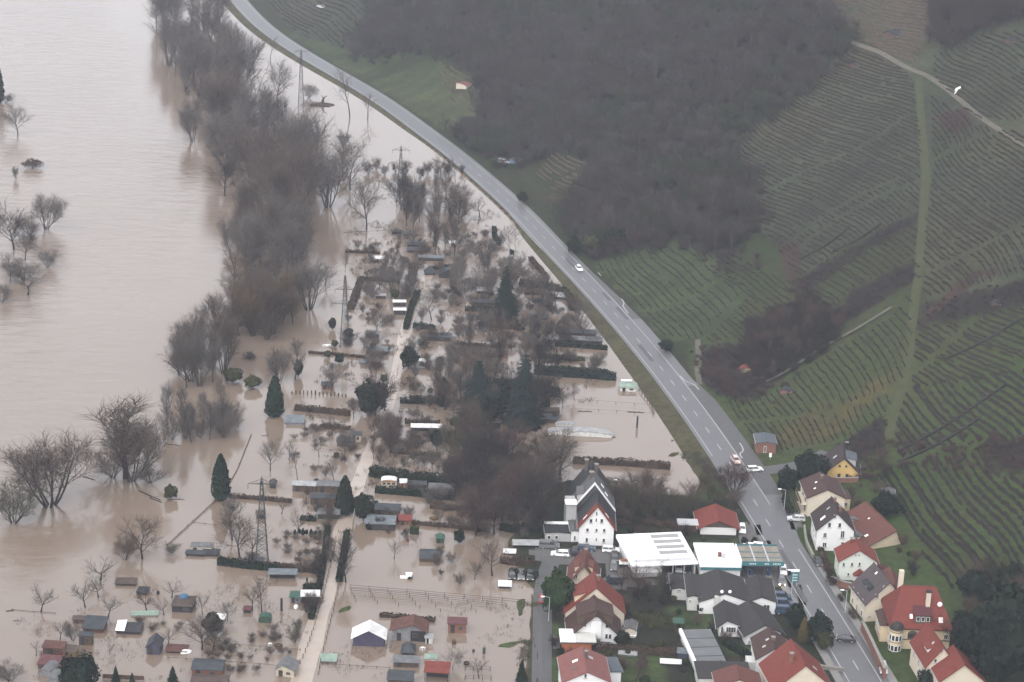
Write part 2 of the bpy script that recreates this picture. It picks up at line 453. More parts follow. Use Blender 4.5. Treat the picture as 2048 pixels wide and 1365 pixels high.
fa = wme.attributes.new('flow', 'FLOAT', 'POINT'); fa.data.foreach_set('value', flow.astype(np.float32))
tag(link('flood_water', wme), kind='structure')

# ------------------------------------------------------------------ roads
def strip(name, line, offs, m, dz, n_across=1, zfun=None):
    """a ribbon along points (n,2) between two offsets, draped dz above the ground"""
    V = []; F = []
    line = np.asarray(line); t = np.gradient(line, axis=0); t /= np.linalg.norm(t, axis=1, keepdims=True)+1e-9
    nr = np.c_[t[:, 1], -t[:, 0]]
    o0, o1 = offs
    cols = []
    for k in range(n_across+1):
        o = np.asarray(o0)+(np.asarray(o1)-np.asarray(o0))*k/n_across
        p = line+nr*np.broadcast_to(o, len(line))[:, None]
        z = (height_full(p[:, 0], p[:, 1])[0] if zfun is None else np.full(len(p), zfun))+dz
        cols.append(np.c_[p, z])
    A = np.stack(cols, 1); nn, k = A.shape[:2]
    i2 = np.arange(nn*k).reshape(nn, k)
    return mesh_np(name, A.reshape(-1, 3), np.stack([i2[:-1, :-1], i2[:-1, 1:], i2[1:, 1:], i2[1:, :-1]], -1).reshape(-1, 4), m)
M_ASPH = mat('asphalt', (.085, .085, .090), .42, .10, .35, .45, 0, 0, 8)
M_ASPH2 = mat('old_asphalt', (.065, .064, .066), .6, .14, .5, .35)
M_PAINT = mat('road_paint', (.40, .40, .39), .6, .1, 2)
uu = np.arange(2, ROAD_ARC[-1]-2, 4.0)
rl = road_at(uu)
wr = np.interp(uu, [0, U_V-30, U_V, road_u(1390, 800), road_u(1350, 760), road_u(1240, 640), road_u(1150, 540), road_u(950, 340), ROAD_ARC[-1]], [5.0, 5.0, 8.5, 8.5, 6.6, 6.8, 5.2, 5.0, 5.0])
road = tag(link('road', strip('road', rl, (np.full(len(uu), -4.6), wr), M_ASPH, .06, 3, ROAD_Z-.06)), kind='structure')
PZ = ROAD_Z+.012
_us = np.arange(U_V-2, road_u(1350, 770), 3.0); _w2 = np.interp(_us, uu, wr)-.05
lb = link('lay_by', strip('lay_by', road_at(_us), (np.full(len(_us), 3.7), np.maximum(_w2, 3.9)), M_ASPH2, .066, 1, ROAD_Z-.06)); tag(lb, kind='structure')
_us = np.arange(road_u(1240, 640), road_u(1150, 540), 3.0); _w2 = np.interp(_us, uu, wr)-.05
lb = link('lay_by', strip('lay_by', road_at(_us), (np.full(len(_us), 3.7), np.maximum(_w2, 3.9)), M_ASPH2, .066, 1, ROAD_Z-.06)); tag(lb, kind='structure')
def mark(name, u0, u1, o0, o1, n=None):
    n = n or max(2, int((u1-u0)/4)+1)
    us = np.linspace(u0, u1, n)
    A = road_at(us, np.full(n, o0)); B = road_at(us, np.full(n, o1))
    V = np.c_[np.r_[A, B], np.full(2*n, PZ)]
    F = [(i, n+i, n+i+1, i+1) for i in range(n-1)]
    return link(name, mesh_np(name, V, F, M_PAINT), road)
U_END = road_u(1095, 486)
_pr = random.Random(8)
M_PATCH = mat('asphalt_patch', (.073, .073, .077), .6, .12, .6)
for k in range(9):
    a = _pr.uniform(8, U_END); ln = _pr.uniform(3, 16); o0 = _pr.choice((-3.2, -1.6, .3, 1.7)); us = np.linspace(a, a+ln, 6); A = road_at(us, np.full(6, o0)); B = road_at(us, np.full(6, o0+_pr.uniform(.9, 1.6)))
    link('asphalt_patch', mesh_np('asphalt_patch', np.c_[np.r_[A, B], np.full(12, ROAD_Z+.004)], [(i, 6+i, 7+i, i+1) for i in range(5)], M_PATCH), road)
mark('edge_line', 5, road_u(1510, 1002), -3.55, -3.40); mark('edge_line', road_u(1450, 912), ROAD_ARC[-1]-6, -3.55, -3.40)
mark('edge_line', 5, U_V-34, 3.35, 3.5); mark('edge_line', U_V-8, ROAD_ARC[-1]-6, 3.35, 3.5)
u = 6.0
while u < U_END+120:
    mark('lane_dash', u, u+4.2, -.09, .09, 2); u += 12.2
for (a, b) in (((1447, 905), (1405, 845)), ((1352, 772), (1300, 705)), ((1238, 636), (1165, 556))):
    pass
# ------------------------------------------------------------------ vegetation builders
TWIG = {'brown': (.074, .056, .046), 'grey': (.090, .078, .071), 'red': (.058, .037, .033), 'ochre': (.088, .062, .038), 'dark': (.026, .022, .020), 'pale': (.125, .108, .098), 'olive': (.048, .045, .028), 'vine': (.028, .024, .020), 'birch': (.064, .056, .053), 'woodbrown': (.046, .038, .034), 'woodgrey': (.058, .053, .052), 'woodred': (.047, .033, .030), 'woodolive': (.034, .040, .021)}
BARK = {'birch': (.10, .096, .092), 'brown': (0.0320, 0.0256, 0.0224), 'grey': (0.0480, 0.0440, 0.0416), 'red': (0.0360, 0.0256, 0.0240), 'ochre': (0.0440, 0.0336, 0.0240), 'dark': (0.0192, 0.0168, 0.0160), 'pale': (0.2400, 0.2240, 0.2080), 'olive': (0.0320, 0.0296, 0.0224)}
LEAF = {'fir': (.0095, .0170, .0110), 'thuja': (.010, .020, .012), 'green': (.018, .032, .013), 'ivy': (.0115, .017, .0105), 'beech': (.048, .034, .025), 'bluegreen': (.0115, .0190, .0175), 'olive': (.036, .038, .017), 'yellow': (.075, .058, .020)}
def vmat(kind, key):
    if kind == 'twig': return mat('twigs_'+key, TWIG[key], .9, .22, .5, .1)
    if kind == 'bark': return mat('bark_'+key, BARK.get(key, BARK['brown']), .9, .2, 1.5, .1)
    return mat('leaves_'+key, LEAF[key], .9, .55, .8, .04)

def _rot(d, ang, az):
    a = d.orthogonal().normalized(); b = d.cross(a)
    return (d*math.cos(ang)+(a*math.cos(az)+b*math.sin(az))*math.sin(ang)).normalized()

# per kind: stems, trunk share, limb count, limb angle range, limb length, droop, upward pull, twigs
KIND = {
 'round':   dict(stems=1, h=.55, lean=.08, n1=11, a1=(35, 75), l1=.42, n2=10, l2=.40, n3=10, l3=.16, pull=.10, start=.28, r=.020),
 'tall':    dict(stems=1, h=.85, lean=.05, n1=17, a1=(22, 48), l1=.30, n2=9, l2=.42, n3=8, l3=.12, pull=.25, start=.18, r=.015),
 'fan':     dict(stems=7, h=.70, lean=.40, n1=6, a1=(18, 42), l1=.34, n2=8, l2=.45, n3=9, l3=.14, pull=.28, start=.25, r=.011),
 'shrub':   dict(stems=11, h=.72, lean=.62, n1=4, a1=(18, 45), l1=.33, n2=6, l2=.5, n3=13, l3=.17, pull=.15, start=.12, r=.009),
 'orchard': dict(stems=1, h=.42, lean=.1, n1=8, a1=(50, 85), l1=.48, n2=9, l2=.42, n3=7, l3=.13, pull=.16, start=.55, r=.026),
 'sparse':  dict(stems=1, h=.75, lean=.1, n1=9, a1=(30, 65), l1=.30, n2=6, l2=.42, n3=5, l3=.13, pull=.2, start=.35, r=.018),
}
_TREE = {}; TREE_SRC = {}
def bare_proto(kind, seed):
    k = (kind, seed)
    if k in _TREE: return _TREE[k]
    rr = random.Random(seed*97+hash_str(kind)); P = KIND[kind]
    A = MB(); V = []; F = []
    def twig(p, d, l, w):
        s = d.orthogonal().normalized(); s = (s*math.cos(t0 := rr.uniform(0, 6.28))+d.cross(s)*math.sin(t0))*w
        m = p+d*(l*.55)+Vector((rr.uniform(-1, 1), rr.uniform(-1, 1), rr.uniform(-.3, 1)))*l*.08
        e = m+_rot(d, rr.uniform(0, .5), rr.uniform(0, 6.28))*(l*.5)
        n = len(V); V.extend([p-s, p+s, m+s*.6, m-s*.6, e]); F.append((n, n+1, n+2, n+3)); F.append((n+3, n+2, n+4))
    def branch(p, d, l, r, lvl, nseg, pull):
        pts = [p]; q = p.copy(); dd = d.copy()
        for i in range(nseg):
            dd = (dd+Vector((rr.uniform(-1, 1), rr.uniform(-1, 1), rr.uniform(-.6, .6)))*.16+Vector((0, 0, pull))).normalized()
            q = q+dd*(l/nseg); pts.append(q.copy())
        return pts
    for s in range(P['stems']):
        az = rr.uniform(0, 6.28)+s*6.28/P['stems']
        d0 = _rot(Vector((0, 0, 1)), P['lean']*rr.uniform(.35, 1.25), az)
        b0 = Vector((math.cos(az), math.sin(az), 0))*(.03 if P['stems'] > 1 else 0)
        hh = P['h']*rr.uniform(.8, 1.1)
        pts = branch(b0-Vector((0, 0, .03)), d0, hh, P['r'], 0, 5, P['pull']*.5)
        for i in range(5):
            ra = P['r']*(1-.16*i); rb = P['r']*(1-.16*(i+1))
            A.tube(pts[i], pts[i+1], ra, rb, 5)
        def along(pts, t):
            n = len(pts)-1; x = min(t*n, n-1e-4); i = int(x); return pts[i].lerp(pts[i+1], x-i), (pts[i+1]-pts[i]).normalized()
        for i in range(P['n1']):
            t = P['start']+(1-P['start'])*((i+rr.random())/P['n1'])
            p, d = along(pts, t)
            a = math.radians(rr.uniform(*P['a1']))*(1.15-.5*t)
            d1 = _rot(d, a, i*2.4+rr.uniform(-.5, .5))
            l1 = P['l1']*rr.uniform(.7, 1.15)*(1.1-.45*abs(t-.45))
            r1 = P['r']*.45*(1.1-.5*t)
            q = branch(p, d1, l1, r1, 1, 4, P['pull']*.6)
            for j in range(4): A.tube(q[j], q[j+1], r1*(1-.2*j), r1*(1-.2*(j+1)), 3)
            for j in range(P['n2']):
                t2 = .2+.8*((j+rr.random())/P['n2'])
                p2, dd = along(q, t2)
                d2 = _rot(dd, math.radians(rr.uniform(20, 60)), j*2.4+rr.uniform(-.6, .6))
                l2 = l1*P['l2']*rr.uniform(.6, 1.2)
                w = branch(p2, d2, l2, 0, 2, 2, P['pull'])
                for g in range(2):
                    n = len(V); sd = (w[g+1]-w[g]).orthogonal().normalized()*.0026
                    V.extend([w[g]-sd, w[g]+sd, w[g+1]+sd*.7, w[g+1]-sd*.7]); F.append((n, n+1, n+2, n+3))
                for m in range(P['n3']):
                    p3, d3 = along(w, .15+.85*(m+rr.random())/P['n3'])
                    twig(p3, _rot(d3, math.radians(rr.uniform(15, 65)), rr.uniform(0, 6.28)), P['l3']*rr.uniform(.7, 1.3), .0017)
    top = max(v[2] for v in V); V = [(v[0]/top, v[1]/top, v[2]/top) for v in V]; A.V = [(v[0]/top, v[1]/top, v[2]/top) for v in A.V]
    xs = np.array(V); wid = np.percentile(np.hypot(xs[:, 0], xs[:, 1]), 92)*2
    k_ = (A.mesh('trunk', vmat('bark', 'brown')), mesh_np('crown', V, F, vmat('twig', 'brown')), wid)
    _TREE[k] = k_
    return k_
def hash_str(s): return sum(ord(c)*(i+3) for i, c in enumerate(s))

def leaf_cloud(pts, nrm, size, rr):
    """small leaf-spray quads at points"""
    V = []; F = []
    for p, n in zip(pts, nrm):
        p = Vector(p); n = Vector(n)
        n = (n+Vector((rr.uniform(-1, 1), rr.uniform(-1, 1), rr.uniform(-1, 1)))*.8).normalized()
        a = n.orthogonal().normalized(); b = n.cross(a); t = rr.uniform(0, 6.28)
        a, b = a*math.cos(t)+b*math.sin(t), b*math.cos(t)-a*math.sin(t)
        s = size*rr.uniform(.6, 1.3); i = len(V)
        V += [p-a*s*.5-b*s*.3, p+a*s*.5-b*s*.2, p+a*s*.35+b*s*.45+n*s*.25, p-a*s*.4+b*s*.35]
        F.append((i, i+1, i+2, i+3))
    return V, F

def evergreen_proto(kind, seed):
    k = (kind, seed)
    if k in _TREE: return _TREE[k]
    rr = random.Random(seed*31+hash_str(kind)); A = MB(); A.tube((0, 0, -.03), (0, 0, .9), .022, .006, 5)
    pts = []; nr = []; core = MB()
    if kind == 'spruce':
        V = []; F = []
        nl = 17
        for i in range(nl):
            z = .07+.90*i/nl; rad = .20*(1-z)**.85+.012
            nb = max(6, int(20*(1-z))+5)
            for j in range(nb):
                az = 6.283*(j+rr.random()*.7)/nb+i; r = rad*rr.uniform(.7, 1.15); w = r*rr.uniform(.20, .34)+.006
                c, s = math.cos(az), math.sin(az); dz = -r*rr.uniform(.25, .5)
                n = len(V)
                V += [(0, 0, z+.03), (c*r*.55-s*w, s*r*.55+c*w, z+dz*.45), (c*r, s*r, z+dz+rr.uniform(0, .012)), (c*r*.55+s*w, s*r*.55-c*w, z+dz*.45), (c*r*.6, s*r*.6, z+dz*.4+.018)]
                F += [(n, n+1, n+4), (n+1, n+2, n+4), (n+2, n+3, n+4), (n+3, n, n+4)]
        wid = .40
    else:
        N = {'column': 1500, 'bush': 1300, 'loose': 900}[kind]
        for _ in range(N):
            az = rr.uniform(0, 6.283)
            if kind == 'column':
                z = rr.random(); rad = .20*min(1, (z+.03)*7)**.6*(1-z**2.1)**.75*(1+.09*math.sin(az*3+seed)+.07*math.sin(z*31+az*2)); rad *= rr.uniform(.86, 1.05)
                pts.append((rad*math.cos(az), rad*math.sin(az), .01+z*.98)); nr.append((math.cos(az), math.sin(az), .3))
            else:
                ph = math.acos(rr.uniform(-.75, 1)); lump = 1+.16*math.sin(az*3+seed)+.14*math.sin(ph*5+az*2+seed*2)
                rad = (rr.uniform(.80, 1.03) if kind == 'bush' else rr.random()**.4)*lump
                pts.append((.42*rad*math.sin(ph)*math.cos(az), .42*rad*math.sin(ph)*math.sin(az), .52+.48*rad*math.cos(ph)/1.15)); nr.append((math.sin(ph)*math.cos(az), math.sin(ph)*math.sin(az), math.cos(ph)))
        V, F = leaf_cloud(pts, nr, {'column': .055, 'bush': .085, 'loose': .085}[kind], rr)
        V = [tuple(v) for v in V]
        if kind == 'column':
            rings = [(0, .05), (.12, .155), (.4, .165), (.7, .12), (.92, .05)]
        elif kind == 'bush':
            rings = [(.12, .12), (.3, .30), (.55, .34), (.78, .24), (.92, .08)]
        else: rings = []
        n0 = len(V)
        for z, r in rings: V += [(r*math.cos(t*math.pi/4), r*math.sin(t*math.pi/4), z) for t in range(8)]
        for q in range(len(rings)-1): F += [(n0+q*8+t, n0+q*8+(t+1) % 8, n0+q*8+8+(t+1) % 8, n0+q*8+8+t) for t in range(8)]
        wid = .40 if kind == 'column' else .84
    r = (A.mesh('trunk', vmat('bark', 'dark')), mesh_np('crown', V, F, vmat('leaf', 'fir')), wid)
    _TREE[k] = r
    return r

NAME = {'round': 'bare_tree', 'tall': 'bare_tree', 'fan': 'willow_tree', 'shrub': 'bare_shrub', 'orchard': 'fruit_tree', 'sparse': 'bare_tree', 'spruce': 'spruce_tree', 'column': 'thuja_tree', 'bush': 'evergreen_bush', 'loose': 'leafy_bush'}
def plant(kind, key, px, py, hpx, label, group=None, wpx=None, cat=None, seed=None, lean=0.0, P=None, wf=1.0):
    """a tree whose foot shows at photo pixel px,py and which is hpx photo pixels tall"""
    P = G(px, py) if P is None else P
    s = scale_at(P); h = hpx/(s*math.cos(TH))
    seed = R.randrange(3 if kind in KIND else 2) if seed is None else seed
    tr, cr, wid = bare_proto(kind, seed) if kind in KIND else evergreen_proto(kind, seed)
    w = h*wf if wpx is None else wpx/s/wid*(1.12 if kind in KIND else 1.0)
    if kind in KIND: h *= 1.2
    t = thing(NAME[kind], label, cat or ('shrub' if kind in ('shrub', 'bush', 'loose') else 'tree'), P, R.uniform(0, 6.28), group)
    for nm, me in (('trunk', tr), ('crown', cr)):
        o = link(nm, me, t); o.scale = (w, w, h)
        TREE_SRC.setdefault((kind, seed), {}).setdefault(nm, o)
        o.material_slots[0].link = 'OBJECT'
        o.material_slots[0].material = vmat('bark', key if key in BARK else 'dark') if nm == 'trunk' else vmat('twig' if kind in KIND else 'leaf', key)
        if lean: o.rotation_euler = (lean, 0, 0)
    return t

def hedge(pts, h, w, key, label, name='hedge', cat='hedge', dens=9.0, group=None, ragged=.25):
    """a hedge along photo pixels, h m tall and w m wide: leafy faces over a rough core"""
    A = on_ground([p[0] for p in pts], [p[1] for p in pts])
    P = smooth_line(A[:, :2], 1.6, 1)
    z0 = np.maximum(height_full(P[:, 0], P[:, 1])[0], 0.0)
    o = np.array([P[0, 0], P[0, 1], z0[0]])
    rr = random.Random(int(abs(P[0, 0]*10)+abs(P[0, 1])))
    t = np.gradient(P, axis=0); t /= np.linalg.norm(t, axis=1, keepdims=True)+1e-9; nr = np.c_[t[:, 1], -t[:, 0]]
    V = []; F = []; n = len(P)
    for i in range(n):
        hh = h*(1+ragged*rr.uniform(-.6, .4)); ww = w*(1+.3*rr.uniform(-1, 1))*.42
        for sx, zz in ((-1, -.3), (-.9, hh*.85), (.9, hh*.85), (1, -.3)):
            V.append((P[i, 0]+nr[i, 0]*ww*sx-o[0], P[i, 1]+nr[i, 1]*ww*sx-o[1], z0[i]+zz-o[2]))
    for i in range(n-1):
        for k in range(3): F.append((i*4+k, i*4+k+1, i*4+4+k+1, i*4+4+k))
    F += [(0, 3, 2, 1), (n*4-4, n*4-3, n*4-2, n*4-1)]
    L = float(np.hypot(*np.diff(P, axis=0).T).sum()); N = int(dens*L*(2*h+w))
    pp = []; nn = []
    for _ in range(N):
        x = rr.uniform(0, n-1.001); i = int(x); f = x-i
        q = P[i]*(1-f)+P[i+1]*f; m = nr[i]; zz = z0[i]*(1-f)+z0[i+1]*f
        a = rr.random()*(2*h+w)
        bump = 1+ragged*math.sin(x*1.1+o[0])*.6+ragged*rr.uniform(-.5, .6)
        if a < h: sx, z = -.5*w, a
        elif a < 2*h: sx, z = .5*w, a-h
        else: sx, z = rr.uniform(-.5, .5)*w, h*bump
        sx *= rr.uniform(.85, 1.12)
        pp.append((q[0]+m[0]*sx-o[0], q[1]+m[1]*sx-o[1], zz+z-o[2])); nn.append((m[0]*sx, m[1]*sx, .5))
    v, f = leaf_cloud(pp, nn, .42, rr); b = len(V)
    V += [tuple(q) for q in v]; F += [tuple(i+b for i in q) for q in f]
    ob = link(name, mesh_np(name, V, F, vmat('leaf', key) if key in LEAF else vmat('twig', key)), None, o)
    return tag(ob, label, cat, group)

# ------------------------------------------------------------------ the riverbank wood and the trees in the flood
def scatter_px(poly, n, mind, seed):
    rr = random.Random(seed); out = []; xs = [p[0] for p in poly]; ys = [p[1] for p in poly]; k = 0
    while len(out) < n and k < n*60:
        k += 1; x = rr.uniform(min(xs), max(xs)); y = rr.uniform(min(ys), max(ys))
        if not inpoly([x], [y], poly)[0]: continue
        if any(((x-a)/mind)**2+((y-b)/(mind*.45))**2 < 1 for a, b in out): continue
        out.append((x, y))
    return sorted(out, key=lambda q: q[1])

FORM = {'round': 'round crowned', 'tall': 'upright', 'fan': 'many stemmed', 'shrub': 'low', 'orchard': 'spreading', 'sparse': 'thin', 'bush': 'leafy', 'loose': 'leafy'}
HUE = {'brown': 'brown', 'grey': 'grey', 'red': 'reddish', 'ochre': 'tawny', 'dark': 'dark', 'pale': 'pale', 'olive': 'olive', 'ivy': 'dark green', 'fir': 'blackish green', 'beech': 'rusty'}
def grouped(kind, key, lab):
    loc = re.split(r' (?:tree|shrub|willow|bush|scrub) ', lab, maxsplit=1)[1]
    noun = {'shrub': 'shrub', 'bush': 'evergreen bush', 'loose': 'bush'}.get(kind, 'bare tree')
    a = FORM[kind]+' '+HUE[key]+' '+noun
    return a+' '+loc, a+'s '+loc, 'shrub' if kind in ('shrub', 'bush', 'loose') else 'tree'
BANK_WOODS = [  # foot polygon, count, spacing, kinds, colours, height px, label, group
 ([(300, 40), (420, 40), (470, 130), (480, 220), (420, 250), (380, 200), (330, 130)], 28, 20, ('fan', 'tall', 'round', 'shrub'), ('grey', 'brown', 'grey'), (60, 105), 'grey bare tree in the hazy far end of the riverbank wood', 'trees in the far end of the riverbank wood'),
 ([(400, 240), (470, 235), (560, 290), (650, 330), (640, 400), (600, 470), (500, 470), (475, 390), (440, 330)], 46, 22, ('tall', 'round', 'round', 'fan', 'shrub'), ('brown', 'grey', 'brown'), (75, 130), 'brownish grey bare tree in the dense middle of the riverbank wood', 'trees in the middle of the riverbank wood'),
 ([(480, 470), (610, 470), (600, 560), (560, 590), (470, 570)], 28, 19, ('tall', 'tall', 'round', 'shrub'), ('grey', 'brown'), (90, 140), 'slender upright bare tree in the narrow stand below the dense riverbank wood', 'slender trees in the narrow riverbank stand'),
 ([(455, 600), (590, 600), (590, 650), (540, 685), (470, 675)], 22, 22, ('fan', 'shrub', 'round'), ('ochre', 'brown', 'brown'), (60, 105), 'yellowish brown bare willow at the near end of the riverbank wood', 'willows at the near end of the riverbank wood'),
 ([(335, 730), (440, 690), (470, 740), (440, 775), (350, 780)], 12, 25, ('tall', 'fan', 'shrub', 'round'), ('grey', 'brown'), (75, 125), 'bare grey tree in the flooded clump left of the twin thujas', 'trees in the clump in the flood'),
 ([(325, 860), (460, 840), (470, 880), (340, 890)], 16, 22, ('shrub', 'shrub', 'tall'), ('pale', 'grey', 'grey'), (60, 100), 'pale thin stemmed shrub in the low thicket standing in the flood', 'shrubs in the low flooded thicket'),
]
for i, (poly, n, md, ks, cs, (h0, h1), lab, grp) in enumerate(BANK_WOODS):
    pts = scatter_px(poly, n, md, 40+i); PP = on_ground([p[0] for p in pts], [p[1] for p in pts])
    for (x, y), P in zip(pts, PP):
        k = R.choice(ks); sc = .62 if k == 'shrub' else 1.0
        key = R.choice(cs); l_, g_, c_ = grouped(k, key, lab)
        plant(k, key, x, y, R.uniform(h0, h1)*sc, l_, g_, P=P, wf=1.1, cat=c_)
